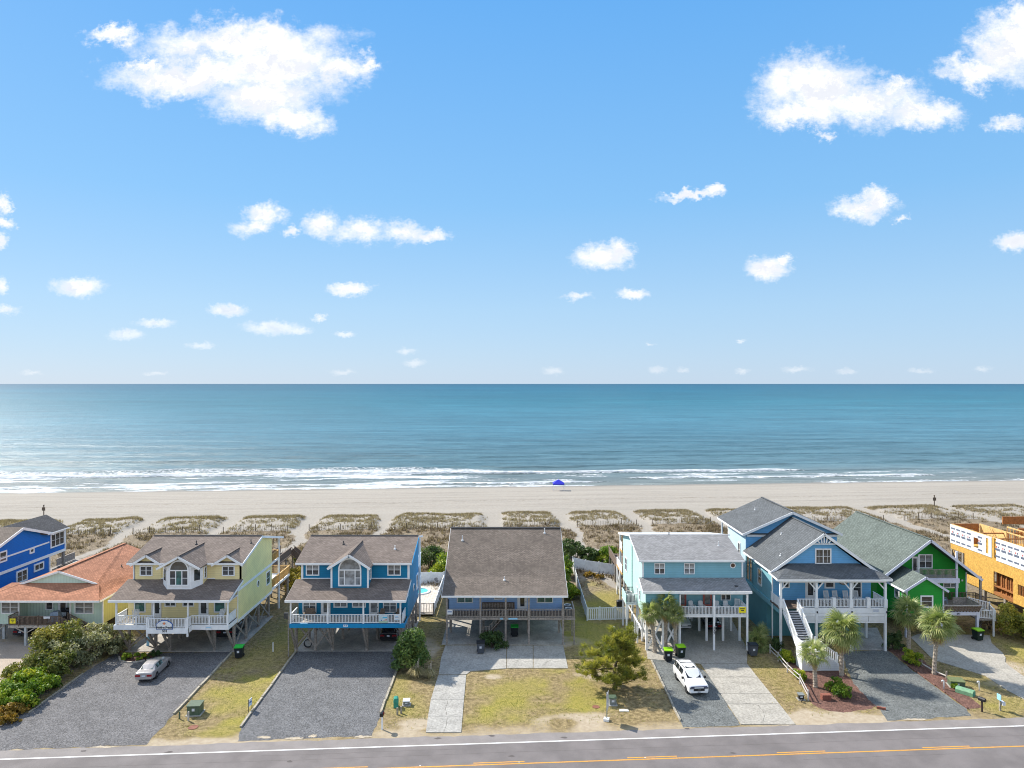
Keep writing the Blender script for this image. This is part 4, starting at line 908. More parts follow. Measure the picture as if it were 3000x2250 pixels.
o_ = part('octagon_window', MB().lathe([(.34, 0), (.34, .06), (.24, .06)], (25.28, 81.31, 8.84), 8, 'y'), WHITE, T); part('pane', MB().lathe([(.24, .04), (.24, .075)], (25.28, 81.31, 8.84), 8, 'y'), M('amber_window_glass', (.10, .06, .045), .1), o_)
RED = M('coral_door_paint', (.44, .12, .10), .5, .08)
door(T, 19.05, 19.95, 3.9, 6.1, 81.3, mat=RED, glass=CURTAIN); door(T, 21.85, 22.9, 3.9, 6.1, 81.3, mat=RED, glass=CURTAIN, gw=.6)
window(T, 23.9, 25.05, 4.85, 6.1, 81.3, glass=CURTAIN, dark=GLASS, trim=.08)
part('deck_floor', MB().box(18.7, 26.3, 79.12, 81.28, 3.76, 3.88), PALEWD, T); part('rim_beam', MB().box(15.0, 26.3, 78.98, 79.1, 3.66, 3.9), WHITE, T)
for x in (14.97, 16.79, 18.65): post(T, x, 79.0, 0, 3.66, .24, WHITE, 'piling')
for x in (18.68, 22.45, 26.14): post(T, x, 78.92, 0, 6.2, .2 if x > 19 else .14, WHITE, 'porch_post')
for a, c in ((18.75, 22.36), (22.55, 26.05)): railing(T, (a, 78.94, 3.88), (c, 78.94, 3.88), h=.98)
railing(T, (26.14, 79.1, 3.88), (26.14, 81.2, 3.88), h=.98)
ybanner(T, 25.2, 25.98, 4.2, 4.82, 78.88)
for i, ch in enumerate('537'): text(ch, .32, (22.45, 78.81, 2.55-.32*i), TEXTBLK, T, name='house_number')
xbrace(T, 15.05, 16.7, 79.0, .25, 3.4, WHITE, .2); xbrace(T, 16.9, 18.55, 79.0, .25, 3.4, WHITE, .2)
for y in (81.8, 85, 88.5, 92, 94.9):
    for x in (15.0, 18.7, 22.4, 24.3, 26.2): post(T, x, y, 0, 3.7, .24, WHITE, 'piling')
for y in (79.2, 82): brace(T, (15.0, y, .2), (15.0, y+2.6, 3.3), .06, WHITE, h=.2); brace(T, (15.05, y+2.6, .2), (15.05, y, 3.3), .06, WHITE, h=.2)
vent(T, 24.6, 84.6, 10.3, .45, WHITE2); part('roof_vent', MB().box(25.0, 25.35, 79.55, 79.85, 6.85, 6.98), DARK, T)
vent(T, 19.5, 88.2, 10.9, .25)
window(T, 91.6, 93.2, 5.2, 7.0, XL-.05, 'L', 2, 2); window(T, 82.2, 82.9, 4.4, 5.7, XL-.05, 'L', 1, 2); window(T, 83.8, 84.4, 4.7, 5.6, XL-.05, 'L', 1, 2)
part('downpipe', MB().box(XL-.16, XL-.06, 87.6, 87.7, 3.6, 10.4), S_TL, T)
part('side_platform', MB().box(13.55, 14.85, 84.3, 87.2, 3.35, 3.5), WHITE, T); part('platform_screen', MB().box(13.52, 13.58, 84.3, 87.2, 3.5, 4.6), S_TL, T)
railing(T, (13.6, 84.32, 3.5), (14.85, 84.32, 3.5), h=1.15, mat=WHITE2); railing(T, (13.6, 87.2, 3.5), (14.85, 87.2, 3.5), h=1.15, mat=DARK)
for x, y in ((13.62, 84.4), (13.62, 87.1)): post(T, x, y, 0, 3.4, .2, WHITE, 'piling')
brace(T, (14.2, 87.3, 2.6), (14.5, 79.6, 2.1), .1, WHITE, 'handrail', .2)
for y in (81.2, 83.0): post(T, 14.35, y, 0, 2.3, .16, WHITE, 'rail_post')
part('back_deck', MB().box(14.7, 26.5, 95.05, 100, 3.95, 4.2), NEWWD, T); part('upper_back_deck', MB().box(14.7, 26.5, 95.05, 96.9, 6.95, 7.2), NEWWD, T)
railing(T, (14.75, 95.2, 4.2), (14.75, 99.9, 4.2), solid=WHITE); railing(T, (14.75, 99.95, 4.2), (20, 99.95, 4.2)); railing(T, (14.75, 95.2, 7.2), (14.75, 96.8, 7.2), solid=WHITE)
for y in (97, 99.9): post(T, 14.8, y, 0, 9.3 if y < 98 else 4, .22, WHITE, 'porch_post')
brace(T, (14.75, 97, .5), (14.75, 99.8, 3.9), .06, WHITE, h=.2); brace(T, (14.7, 99.8, .5), (14.7, 97, 3.9), .06, WHITE, h=.2)

# ================================================================== cornflower-blue craftsman house, number 539
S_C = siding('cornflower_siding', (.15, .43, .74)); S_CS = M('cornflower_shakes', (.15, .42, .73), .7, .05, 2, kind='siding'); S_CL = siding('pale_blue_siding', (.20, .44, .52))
C = thing('craftsman_house', 'cornflower blue house with white truss gable, hipped porch roof and long white front stairs', 'beach house', (35.4, 79, 0))
part('wall', MB().box(29.9, 41.2, 81.5, 90.2, 4.4, 8.6), S_C, C)
part('gable_wall', MB().prism([(29.9, 81.0, 8.2), (40.95, 81.0, 8.2), (35.43, 81.0, 12.3)], (0, .25, 0)), S_CS, C)
part('rear_wall', MB().prism([(29.75, 90.25, 4.4), (41.3, 90.25, 4.4), (41.3, 90.25, 10.55), (35.5, 90.25, 13.15), (29.75, 90.25, 10.55)], (0, 7.3, 0)), S_CS, C)
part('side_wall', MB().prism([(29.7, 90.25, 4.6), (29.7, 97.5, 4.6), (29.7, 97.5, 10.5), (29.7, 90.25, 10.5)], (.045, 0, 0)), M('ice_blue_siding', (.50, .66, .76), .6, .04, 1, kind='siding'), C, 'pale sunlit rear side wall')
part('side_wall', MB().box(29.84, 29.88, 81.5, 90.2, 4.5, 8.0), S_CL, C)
for s in (-1, 1):
    xe = 35.43+s*6.08
    roof(C, [(xe, 80.45, 8.37), (35.43, 80.45, 12.72), (35.43, 90.3, 12.72), (xe, 90.3, 8.37)], SH_GREY)
    xe = 35.5+s*6.3
    roof(C, [(xe, 89.75, 10.66), (35.5, 89.75, 13.45), (35.5, 101, 13.45), (xe, 101, 10.66)], SH_GREY)
    bars(C, 'rake_board', WHITE, ((35.43+s*6.1, 80.42, 8.2), (35.43, 80.42, 12.55)), ((35.5+s*6.3, 89.72, 10.5), (35.5, 89.72, 13.28)), w=.07, h=.3)
    bars(C, 'eave_board', WHITE, ((35.43+s*6.1, 80.45, 8.24), (35.43+s*6.1, 90, 8.24)), ((35.5+s*6.32, 89.8, 10.52), (35.5+s*6.32, 101, 10.52)), w=.05, h=.22)
bars(C, 'ridge_cap', SH_GREY, ((35.43, 80.5, 12.76), (35.43, 90, 12.76)), ((35.5, 89.8, 13.5), (35.5, 101, 13.5)), w=.3, h=.05)
part('frieze', MB().box(29.8, 41.3, 90.1, 90.2, 10.2, 10.5), WHITE, C); part('gable_skirt', MB().box(29.6, 41.45, 89.95, 90.2, 10.5, 10.62), SH_DARK, C)
# gable truss
for p, q in (((33.85, 10.95+.5), (37.0, 11.45)), ((35.43, 11.45), (35.43, 12.55)), ((35.0, 11.45), (34.55, 12.0)), ((35.85, 11.45), (36.3, 12.0)), ((35.2, 11.45), (35.05, 12.35)), ((35.66, 11.45), (35.8, 12.35))):
    brace(C, (p[0], 80.6, p[1]), (q[0], 80.6, q[1]), .12, WHITE, 'truss_strut')
window(C, 34.55, 36.42, 9.05, 10.85, 81.0, trim=.15, rows=2); bars(C, 'muntin', WHITE, *[((x, 80.95, 9.25), (x, 80.95, 10.65)) for x in (35.0, 35.95)], w=.03, h=.03)
# porch roof (hipped)
fx0, fx1 = 29.3, 41.95
roof(C, [(fx0, 78.3, 8.08), (fx1, 78.3, 8.08), (39.4, 81.0, 9.15), (31.6, 81.0, 9.15)], SH_GREY, .13, 'porch_roof')
roof(C, [(fx0, 78.3, 8.08), (31.6, 81.0, 9.15), (29.3, 81.0, 8.25)], SH_GREY, .1, 'porch_roof'); roof(C, [(fx1, 78.3, 8.08), (41.95, 81.0, 8.25), (39.4, 81.0, 9.15)], SH_GREY, .1, 'porch_roof')
bars(C, 'fascia', WHITE, ((fx0, 78.27, 7.95), (fx1, 78.27, 7.95)), ((fx0-.02, 78.3, 7.97), (fx0-.02, 81, 8.1)), ((fx1+.02, 78.3, 7.97), (fx1+.02, 81, 8.1)), w=.06, h=.2)
part('porch_beam', MB().box(29.7, 41.5, 78.7, 78.9, 7.6, 7.9), WHITE, C)
part('deck_floor', MB().box(29.6, 41.5, 78.85, 81.5, 4.65, 4.8), BROWNWD, C)
part('rim_beam', MB().box(31.6, 41.56, 78.65, 78.84, 4.2, 4.8), WHITE, C); part('rim_beam', MB().box(31.6, 41.56, 78.67, 78.84, 3.85, 4.18), WHITE, C)
for a, c in ((31.7, 33.7), (33.8, 35.7), (35.75, 37.5), (37.65, 39.5), (39.55, 41.4)):
    pn = part('louvre_panel', MB().box(a, c, 78.74, 78.8, 3.25, 3.82), WHITE2, C)
    lb = MB(); [lb.box(a+.05, c-.05, 78.70, 78.735, 3.3+.1*k, 3.36+.1*k) for k in range(5)]; part('louvres', lb, WHITE, pn, kind='stuff')
part('rim_beam', MB().box(31.6, 41.56, 78.69, 78.84, 3.12, 3.24), WHITE, C)
for x in (29.8, 33.75, 37.58, 41.4):
    post(C, x, 78.75, 0, 7.6, .24, WHITE, 'porch_post'); post(C, x, 78.75, 4.8, 5.75, .36, WHITE, 'post_base')
    if x > 30:
        brace(C, (x-.1, 78.75, 6.85), (x-.75, 78.75, 7.6), .12, WHITE, 'bracket')
    if x < 41: brace(C, (x+.1, 78.75, 6.85), (x+.75, 78.75, 7.6), .12, WHITE, 'bracket')
for x in (35.68, 39.5): post(C, x, 78.75, 4.8, 5.95, .36, WHITE, 'newel')
for a, c in ((31.75, 33.55), (33.95, 35.5), (35.88, 37.4), (37.78, 39.3), (39.7, 41.2)): railing(C, (a, 78.72, 4.8), (c, 78.72, 4.8), h=.98)
railing(C, (29.7, 78.95, 4.8), (29.7, 81.4, 4.8), solid=WHITE); railing(C, (41.4, 78.95, 4.8), (41.4, 81.4, 4.8))
window(C, 31.05, 31.85, 6.2, 7.5, 81.5, cols=1, rows=2); door(C, 33.65, 34.85, 4.8, 7.4, 81.5, gw=.5); window(C, 35.85, 37.05, 6.15, 7.5, 81.5, cols=1, rows=2, trim=.18); window(C, 39.05, 40.15, 5.05, 7.5, 81.5, cols=1, trim=.15)
sg = part('oval_sign', MB().lathe([(.5, 0), (.5, .05)], (0, 0, 0), 20, 'y'), DARK, C); sg.scale = (1, 1, .6); sg.location = Vector((38.05, 81.45, 6.85))-wloc(C)
part('sign_face', MB().lathe([(.42, .05), (.42, .06)], (0, 0, 0), 20, 'y'), M('sign_tan', (.40, .36, .30), .6), sg).location = (0, -.03, 0)
part('porch_lamp', MB().lathe([(.02, .25), (.2, .05), (.22, 0)], (35.25, 81.2, 6.7), 10), BLACK, C)
for x in (33.8, 37.65, 41.5): part('spot_lamp', MB().lathe([(.07, 0), (.08, .2)], (x, 78.58, 4.25), 8), BLACK, C)
text('539', .34, (35.55, 78.63, 4.02), M('grey_numerals', (.12, .14, .2), .6), C, name='house_number')
pl = part('wall_plaque', MB().box(39.85, 40.75, 78.62, 78.65, 4.28, 4.72), WHITE2, C); bars(pl, 'plaque_print', TEXTBLUE, *[((40.0, 78.615, z), (40.6, 78.615, z)) for z in (4.4, 4.5, 4.6)], w=.01, h=.025)
# side details
window(C, 84.7, 86.1, 5.4, 7.4, 29.84, 'L', 1, 2, trim=.16)
part('screen_porch', MB().box(29.78, 29.83, 88.0, 90.1, 5.0, 8.0), GLASS, C)
for y in (88, 89, 90.1): part('screen_post', MB().box(29.72, 29.8, y-.06, y+.06, 4.9, 8.1), S_CL, C)
part('side_beam', MB().box(29.7, 29.9, 78.9, 97.5, 4.1, 4.62), S_CL, C)
part('lower_wall', MB().box(29.95, 41, 83.5, 96, 0, 4.35), M('vertical_teal_siding', (.10, .30, .36), .7, .06, 1, kind='vsiding'), C)
window(C, 92.3, 93.2, 7.0, 8.9, 29.7, 'L', 1, 2); bars(C, 'porch_rail', WHITE, ((29.7, 97.6, 8.2), (29.7, 100.8, 8.2)), w=.08, h=.08)
for y in (97.6, 100.8): post(C, 29.8, y, 0, 10.5, .2, WHITE, 'porch_post')
for x in (33.75, 37.58, 41.3): post(C, x, 82.8, 0, 4.3, .24, WHITE, 'piling')
part('downpipe', MB().box(29.62, 29.74, 80.9, 81.0, .3, 8.0), WHITE, C)
for x, y in ((33.2, 87.5), (31.2, 82.5), (33.2, 97)): vent(C, x, y, 12.65-abs(x-35.43)*.71 if y < 90 else 12.4, .2, WHITE2)
# front stairs
STP = M('stair_grey', (.16, .165, .18), .8, .1)
steps(C, 30.1, 31.6, (78.6, 4.6), (74.95, 2.15), 14, M('stair_tread_grey', (.42, .43, .46), .8, .08), depth=.24, th=.05)
part('stair_soffit', MB().prism([(30.1, 78.6, 4.45), (30.1, 74.9, 1.98), (30.1, 74.9, 1.85), (30.1, 78.6, 4.3)], (1.5, 0, 0)), STP, C)
for x in (30.05, 31.65):
    brace(C, (x, 78.7, 4.42), (x, 74.8, 1.9), .08, WHITE, 'stringer', .36); railing(C, (x, 78.6, 4.75), (x, 74.9, 2.15), h=1.0, posts=(0, .5, 1), gap=.2, pw=.16)
part('stair_landing', MB().box(29.95, 31.9, 73.3, 74.9, 0, 1.95), M('white_boards', (.70, .72, .75), .6, .05, 1, kind='siding'), C)
railing(C, (30.0, 73.35, 1.95), (31.85, 73.35, 1.95), posts=(0, 1), pw=.2); railing(C, (30.0, 73.4, 1.95), (30.0, 74.9, 1.95), solid=WHITE)
part('stair_base', MB().prism([(31.92, 73.35, 0), (34.1, 73.35, 0), (34.1, 73.35, .3), (31.92, 73.35, 1.8)], (0, 1.45, 0)), MATS['white_boards'], C)
steps(C, 73.4, 74.8, (31.95, 1.86), (34.1, .25), 9, MATS['stair_tread_grey'], axis='x', depth=.27)
for y in (73.38, 74.85): railing(C, (31.95, y, 1.9), (34.2, y, .25), h=1.0, posts=(0, 1), gap=.2, pw=.18)

# ================================================================== bright green house, number 541
S_G = siding('bright_green_siding', (.008, .30, .03))
E = thing('green_house', 'bright green house with grey-green roof, recessed gable balcony and front deck', 'beach house', (50, 83, 0))
part('wall', MB().prism([(45.2, 88, 2.6), (56.3, 88, 2.6), (56.3, 88, 6.3), (50.77, 88, 10.5), (45.2, 88, 6.3)], (0, 16, 0)), S_G, E)
for s, xe in ((-1, 44.9), (1, 57.0)):
    ze = 10.75-abs(xe-50.77)*.77
    roof(E, [(xe, 86, ze), (50.77, 86, 10.75), (50.77, 104.8, 10.75), (xe, 104.8, ze)], SH_GREEN)
    bars(E, 'rake_board', M('lavender_white_trim', (.60, .62, .74), .5, .05), ((xe, 85.97, ze-.15), (50.77, 85.97, 10.6)), w=.07, h=.3)
bars(E, 'ridge_cap', SH_GREEN, ((50.77, 86, 10.79), (50.77, 104.8, 10.79)), w=.3, h=.05)
LAV = MATS['lavender_white_trim']
# front wing
part('wing_wall', MB().prism([(46.0, 82.8, 2.4), (50.3, 82.8, 2.4), (50.3, 82.8, 5.75), (48.15, 82.8, 7.0), (46.0, 82.8, 5.75)], (0, 6, 0)), S_G, E)
for s, xe in ((-1, 45.62), (1, 50.75)):
    roof(E, [(xe, 82.5, 5.6), (48.15, 82.5, 7.22), (48.15, 88.5, 7.22), (xe, 88.5 if s < 0 else 88.0, 5.6)], SH_GREEN); bars(E, 'rake_board', LAV, ((xe, 82.47, 5.46), (48.15, 82.47, 7.08)), w=.07, h=.26)
bars(E, 'eave_board', WHITE, ((45.6, 82.5, 5.48), (45.6, 88.4, 5.48)), w=.05, h=.22)
part('corner_board', MB().box(45.95, 46.1, 82.72, 82.8, 2.4, 5.6), LAV, E); part('corner_board', MB().box(50.2, 50.35, 82.72, 82.8, 2.4, 5.6), LAV, E); part('corner_board', MB().box(56.2, 56.35, 87.92, 88.0, 2.6, 6.3), WHITE, E)
window(E, 47.6, 49.1, 3.5, 4.95, 82.8, cols=1, rows=2, trim=.16); window(E, 84.2, 85.3, 4.0, 5.2, 46.0, 'L', 1, 1, trim=.16); bars(E, 'batten', WHITE, ((45.95, 83.6, 2.6), (45.95, 83.6, 5.4)), w=.08, h=.08)
# balcony recess
part('balcony_floor', MB().box(49.6, 54.3, 86.3, 87.95, 5.78, 5.98), LAV, E); railing(E, (49.6, 86.35, 5.98), (54.25, 86.35, 5.98), h=1.05, mat=GREYWD, gap=.14)
part('balcony_beam', MB().box(49.5, 54.4, 86.25, 86.4, 5.4, 5.95), LAV, E)
post(E, 54.1, 86.4, 2.9, 9.2, .22, LAV, 'porch_post'); post(E, 57.0, 86.4, 2.9, 6.2, .22, GREYWD, 'porch_post'); post(E, 49.55, 86.5, 5.9, 8.8, .14, WHITE, 'balcony_post')
window(E, 50.35, 52.1, 6.75, 8.5, 88, glass=CURTAIN, dark=GLASS); door(E, 49.55, 50.3, 6.0, 8.2, 88, glass=GLASS); window(E, 53.4, 55.3, 4.3, 5.5, 88, cols=2, rows=2, glass=CURTAIN)
door(E, 51.6, 53.0, 3.0, 5.2, 88, glass=GLASS)
part('wall_lamp', MB().lathe([(.1, 0), (.12, .2)], (55.7, 87.85, 5.2), 8), WHITE, E)
# front deck
part('front_deck', MB().box(50.3, 54.7, 83.3, 88, 2.75, 2.9), GREYWD, E); part('side_deck', MB().box(54.7, 57.2, 85.5, 88, 2.75, 2.9), GREYWD, E)
part('rim_beam', MB().box(50.1, 54.75, 83.15, 83.3, 2.5, 2.88), LAV, E); text('541', .3, (52.3, 83.14, 2.68), TEXTBLK, E, name='house_number')
bm = MB(); [bm.bar((50.35+.36*k, 83.2, 2.88), (50.35+.36*k, 82.75, 3.75), .09, .09) for k in range(13)]
part('slanted_rail', MB().bar((50.2, 82.7, 3.78), (54.8, 82.7, 3.78), .3, .06), PALEWD, E)
o_ = part('bench_boards', MB().bar((50.2, 82.86, 3.5), (54.7, 82.86, 3.5), .04, .28), BROWNWD, E); part('bench_boards', MB().bar((50.2, 83.02, 3.15), (54.7, 83.02, 3.15), .04, .2), BROWNWD, E); part('bench_struts', bm, BROWNWD, o_, kind='stuff')
railing(E, (54.75, 83.2, 2.9), (54.75, 85.4, 2.9), h=1.0, mat=PALEWD, solid=PALEWD, topw=.2); railing(E, (53.0, 85.4, 2.9), (54.7, 85.4, 2.9), h=1.0, mat=GREYWD, solid=GREYWD); railing(E, (53.0, 87.6, 2.9), (57.2, 87.6, 2.9), h=.95, mat=BROWNWD); railing(E, (57.15, 85.6, 2.9), (57.15, 87.6, 2.9), h=.95, mat=BROWNWD)
for x, y in ((54.55, 83.25), (50.3, 83.25), (52.5, 86.8), (57.0, 86.4)): post(E, x, y, 0, 2.75, .26, LAV, 'piling')
for x, y in ((46.1, 83.0), (46.1, 87.8), (50.1, 87.6)): post(E, x, y, 0, 2.5, .26, LAV, 'piling')
part('meter_box', MB().box(52.35, 52.7, 86.55, 86.66, 1.2, 1.9), WHITE2, E)
for a, c in (((54.9, 85.3, 2.9), (56.9, 84.6, 2.5)), ((56.9, 84.6, 2.3), (56.9, 83.6, 1.8))): railing(E, a, c, h=1.05, mat=WHITE, posts=(0, 1))
railing(E, (55.2, 83.9, 1.9), (56.8, 83.5, 1.9), h=1.0, mat=WHITE, posts=(0, 1)); part('stair_platform', MB().box(54.9, 57, 83.6, 85.4, 1.75, 1.9), GREYWD, E); post(E, 56.5, 83.3, 0, 3.3, .15, WHITE2, 'light_post')
part('lower_wall', MB().box(46.4, 56, 90, 103.5, 0, 2.6), S_G, E)

# ================================================================== house being framed (far right)
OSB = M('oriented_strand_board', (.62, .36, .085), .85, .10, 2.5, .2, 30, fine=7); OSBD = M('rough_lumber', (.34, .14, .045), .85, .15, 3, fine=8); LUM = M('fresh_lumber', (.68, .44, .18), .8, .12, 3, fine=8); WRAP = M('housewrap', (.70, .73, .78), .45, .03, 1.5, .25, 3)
N = thing('framed_house', 'unfinished house of yellow sheathing and white housewrap with bare stud framing', 'unfinished house', (62.4, 92, 0))
def wallL(y0, y1, z0, z1, mat, name, th=.14, x=62.4): return part(name, MB().box(x, x+th, y0, y1, z0, z1), mat, N)
# lower sheathing with the openings left open
wallL(97.9, 101, 6.2, 7.02, OSB, 'sheathing_panel'); wallL(92.0, 97.9, 2.36, 7.02, OSB, 'sheathing_panel'); wallL(88.4, 92.0, 5.35, 7.02, OSB, 'sheathing_panel'); wallL(87.6, 88.4, 2.36, 7.02, OSB, 'sheathing_panel'); wallL(86.5, 87.6, 2.36, 3.6, OSB, 'sheathing_panel'); wallL(86.5, 87.6, 4.9, 7.02, OSB, 'sheathing_panel'); wallL(80, 86.5, 2.36, 7.02, OSB, 'sheathing_panel')
wallL(92.35, 93.4, 7.02, 9.6, OSB, 'sheathing_panel'); wallL(91.9, 92.35, 7.02, 9.65, OSB, 'sheathing_panel')
xw = 62.36
for a, c, z0, z1 in ((95.9, 101, 7.0, 9.64), (94.9, 95.9, 8.9, 9.64), (94.9, 95.9, 7.0, 7.6), (93.4, 94.9, 7.0, 9.64), (92.9, 93.4, 9.35, 9.64), (92.3, 92.9, 7.0, 9.64), (92.9, 93.4, 7.0, 7.35), (80, 91.4, 6.85, 9.7)): part('housewrap', MB().box(xw-.02, xw, a, c, z0, z1), WRAP, N)
for y in np.arange(80.8, 101, 1.15):
    if 91.3 < y < 92.6 or 92.6 < y < 93.6 or 94.7 < y < 96.1: continue
    for z, sz, s_ in ((9.25, .2, 'mark'), (8.45, .26, 'mark'), (7.55, .2, 'mark')):
        o_ = part('wrap_print', MB().box(xw-.026, xw-.021, y-.44, y+.44, z-sz*1.1, z), M('wrap_print_grey', (.12, .14, .20), .6), N)
        if sz > .24:
            part('wrap_print', MB().box(xw-.027, xw-.021, y-.26, y-.06, z+.08, z+.3), MATS['wrap_print_grey'], o_); part('wrap_print', MB().box(xw-.027, xw-.021, y+.06, y+.26, z+.08, z+.3), M('wrap_print_red', (.5, .12, .1), .6), o_)
for y in (82, 86, 90, 94, 98.4, 100.9): post(N, 62.6, y, 0, 2.36 if y < 97 else 6.2, .34, GREYWD, 'piling')
# bay recess framing, studs, plates, far walls
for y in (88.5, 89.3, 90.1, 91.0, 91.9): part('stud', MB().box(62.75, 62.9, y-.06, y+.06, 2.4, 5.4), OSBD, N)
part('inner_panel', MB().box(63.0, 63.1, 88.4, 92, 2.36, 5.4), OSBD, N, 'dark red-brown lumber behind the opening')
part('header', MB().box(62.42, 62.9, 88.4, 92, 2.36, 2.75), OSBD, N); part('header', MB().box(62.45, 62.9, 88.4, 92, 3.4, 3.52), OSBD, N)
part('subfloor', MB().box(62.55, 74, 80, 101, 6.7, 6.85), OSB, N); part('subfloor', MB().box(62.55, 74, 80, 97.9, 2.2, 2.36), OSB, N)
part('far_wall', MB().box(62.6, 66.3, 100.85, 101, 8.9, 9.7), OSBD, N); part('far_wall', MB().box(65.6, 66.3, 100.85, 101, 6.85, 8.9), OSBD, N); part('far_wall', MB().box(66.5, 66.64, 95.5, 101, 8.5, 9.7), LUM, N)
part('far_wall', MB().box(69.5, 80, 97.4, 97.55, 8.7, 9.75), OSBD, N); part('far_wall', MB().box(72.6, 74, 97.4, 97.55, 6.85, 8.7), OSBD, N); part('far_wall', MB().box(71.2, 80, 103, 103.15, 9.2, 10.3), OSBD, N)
for x in (66.56, 69.0, 72): 
    part('top_plate', MB().box(x, x+.14, 80, 99, 9.55, 9.7), LUM, N)
    for y in np.arange(81, 99, .62): part('stud', MB().box(x, x+.09, y-.03, y+.03, 6.85, 9.55), LUM if int(y*3) % 3 else OSBD, N)
for y in (83.5, 88, 92.5, 96): part('top_plate', MB().box(62.6, 74, y, y+.14, 9.3, 9.45), OSBD, N)
for k, (y0, x) in enumerate(((98.5, 66.2), (94.5, 69.5), (90.5, 66.3), (87, 70), (84, 66.3))): brace(N, (x, y0, 9.7), (x-.2, y0-2.6, 7.0), .1, LUM, 'temporary_brace')
part('top_plate', MB().box(62.45, 62.6, 80, 101, 9.55, 9.68), LUM, N)
brace(N, (62.5, 100.6, 6.2), (62.5, 98.6, 3.4), .12, LUM, 'temporary_brace')
for y, z in ((86.8, 4.2), (87.3, 4.2)): part('stud', MB().box(62.46, 62.6, y-.06, y+.06, 3.6, 4.9), OSBD, N)

# ================================================================== royal blue house (far left)
S_R = siding('royal_blue_siding', (.0, .15, .58))
K = thing('royal_blue_house', 'royal blue three-storey house with white belt boards and dark grey roof', 'beach house', (-68, 88, 0))
part('wall', MB().prism([(-64, 80, 2.6), (-64, 98.2, 2.6), (-64, 98.2, 5.9), (-64, 98.2, 8.95), (-64, 92.4, 10.75), (-64, 86, 8.7), (-64, 80, 6.9)], (-9, 0, 0)), S_R, K)
part('rear_wall', MB().prism([(-64, 98.22, 5.9), (-69.8, 98.22, 5.9), (-69.8, 98.22, 9.0), (-66.8, 98.22, 10.6), (-64, 98.22, 9.0)], (0, 3.5, 0)), S_R, K)
for a, c in (((92.4, 10.95), (79, 6.7)), ((92.4, 10.95), (98.6, 8.95))):
    roof(K, [(-63.6, a[0], a[1]), (-63.6, c[0], c[1]), (-73, c[0], c[1]), (-73, a[0], a[1])], SH_TAUPE if c[0] < 90 else SH_DARK)
    bars(K, 'rake_board', WHITE, ((-63.57, a[0], a[1]-.2), (-63.57, c[0], c[1]-.2)), w=.08, h=.34)
for s, xe in ((1, -63.55), (-1, -70.0)):
    ze = 10.85-abs(xe+66.8)*.55; roof(K, [(xe, 93.5 if s < 0 else 97, ze), (-66.8, 91.5, 10.85), (-66.8, 101.8, 10.85), (xe, 101.8, ze)], SH_DARK)
bars(K, 'gutter', WHITE, ((-63.52, 97.2, 8.95), (-63.52, 101.9, 8.95)), w=.1, h=.16)
bars(K, 'belt_board', WHITE, ((-63.95, 80, 7.72), (-63.95, 98.1, 7.72)), w=.06, h=.2); bars(K, 'belt_board', WHITE, ((-63.94, 80, 5.88), (-63.94, 101.7, 5.88)), w=.08, h=.36)
bars(K, 'corner_board', WHITE, ((-63.95, 98.2, 2.7), (-63.95, 98.2, 5.7)), ((-63.95, 101.65, 5.9), (-63.95, 101.65, 8.8)), w=.1, h=.2)
def kwin(pxa, pxb, pya, pyb, **kw):
    ya, yb = QX(pxa, pya, -63.98)[0], QX(pxb, pyb, -63.98)[0]; zt = QX(pxa, pya, -63.98)[1]; return ya, yb, zt
window(K, 98.4, 101.45, 6.75, 8.75, -63.98, 'R', 3, 2, trim=.18); window(K, 87.4, 89.9, 7.2, 8.6, -63.98, 'R', 2, 2, trim=.18); window(K, 94.15, 95.05, 7.0, 7.75, -63.98, 'R', 1, 1, trim=.2)
window(K, 91.6, 93.75, 3.7, 5.35, -63.98, 'R', 2, 2, trim=.2); window(K, 95.0, 97.0, 4.35, 5.4, -63.98, 'R', 2, 1, trim=.2); window(K, 86.6, 88.2, 3.6, 5.2, -63.98, 'R', 2, 2, trim=.2)
post(K, -64.1, 101.4, 0, 5.7, .3, GREYWD, 'porch_post'); part('back_deck', MB().box(-70, -63.6, 98.4, 103, 2.6, 2.8), GREYWD, K)
railing(K, (-63.8, 98.5, 2.8), (-63.8, 103, 2.8), mat=BROWNWD); part('privacy_screen', MB().box(-66.5, -66.4, 98.3, 101, 2.8, 5.3), PALEWD, K)
part('foundation_wall', MB().box(-72, -64.3, 81, 98, 0, 2.6), S_R, K)

# ================================================================== bungalow with the orange roof
S_S = siding('seafoam_siding', (.56, .70, .60), True); S_SY = siding('lime_cream_siding', (.60, .58, .24), True)
L = thing('seafoam_bungalow', 'low seafoam bungalow with orange shingle roof and brown front deck', 'beach house', (-53, 81, 0))
part('wall', MB().box(-59.4, -57, 82, 96.8, 1.9, 5.4), S_S, L); part('wall', MB().box(-50.9, -47.3, 82, 96.8, 1.9, 5.25), S_S, L); part('recess_wall', MB().box(-57, -50.9, 83.6, 96.8, 1.9, 5.6), S_S, L)
part('side_wall', MB().box(-47.3, -47.25, 82.0, 96.8, 1.9, 5.3), S_SY, L, 'lime cream side wall')
part('gable_wall', MB().prism([(-57, 83.15, 6.3), (-49, 83.15, 6.3), (-53, 83.15, 7.5)], (0, .2, 0)), S_S, L)
roof(L, [(-60.6, 80.2, 5.13), (-46.6, 80.2, 5.13), (-48.4, 83.2, 6.33), (-58.6, 83.2, 6.33)], SH_ORANGE, .12, 'front_roof')
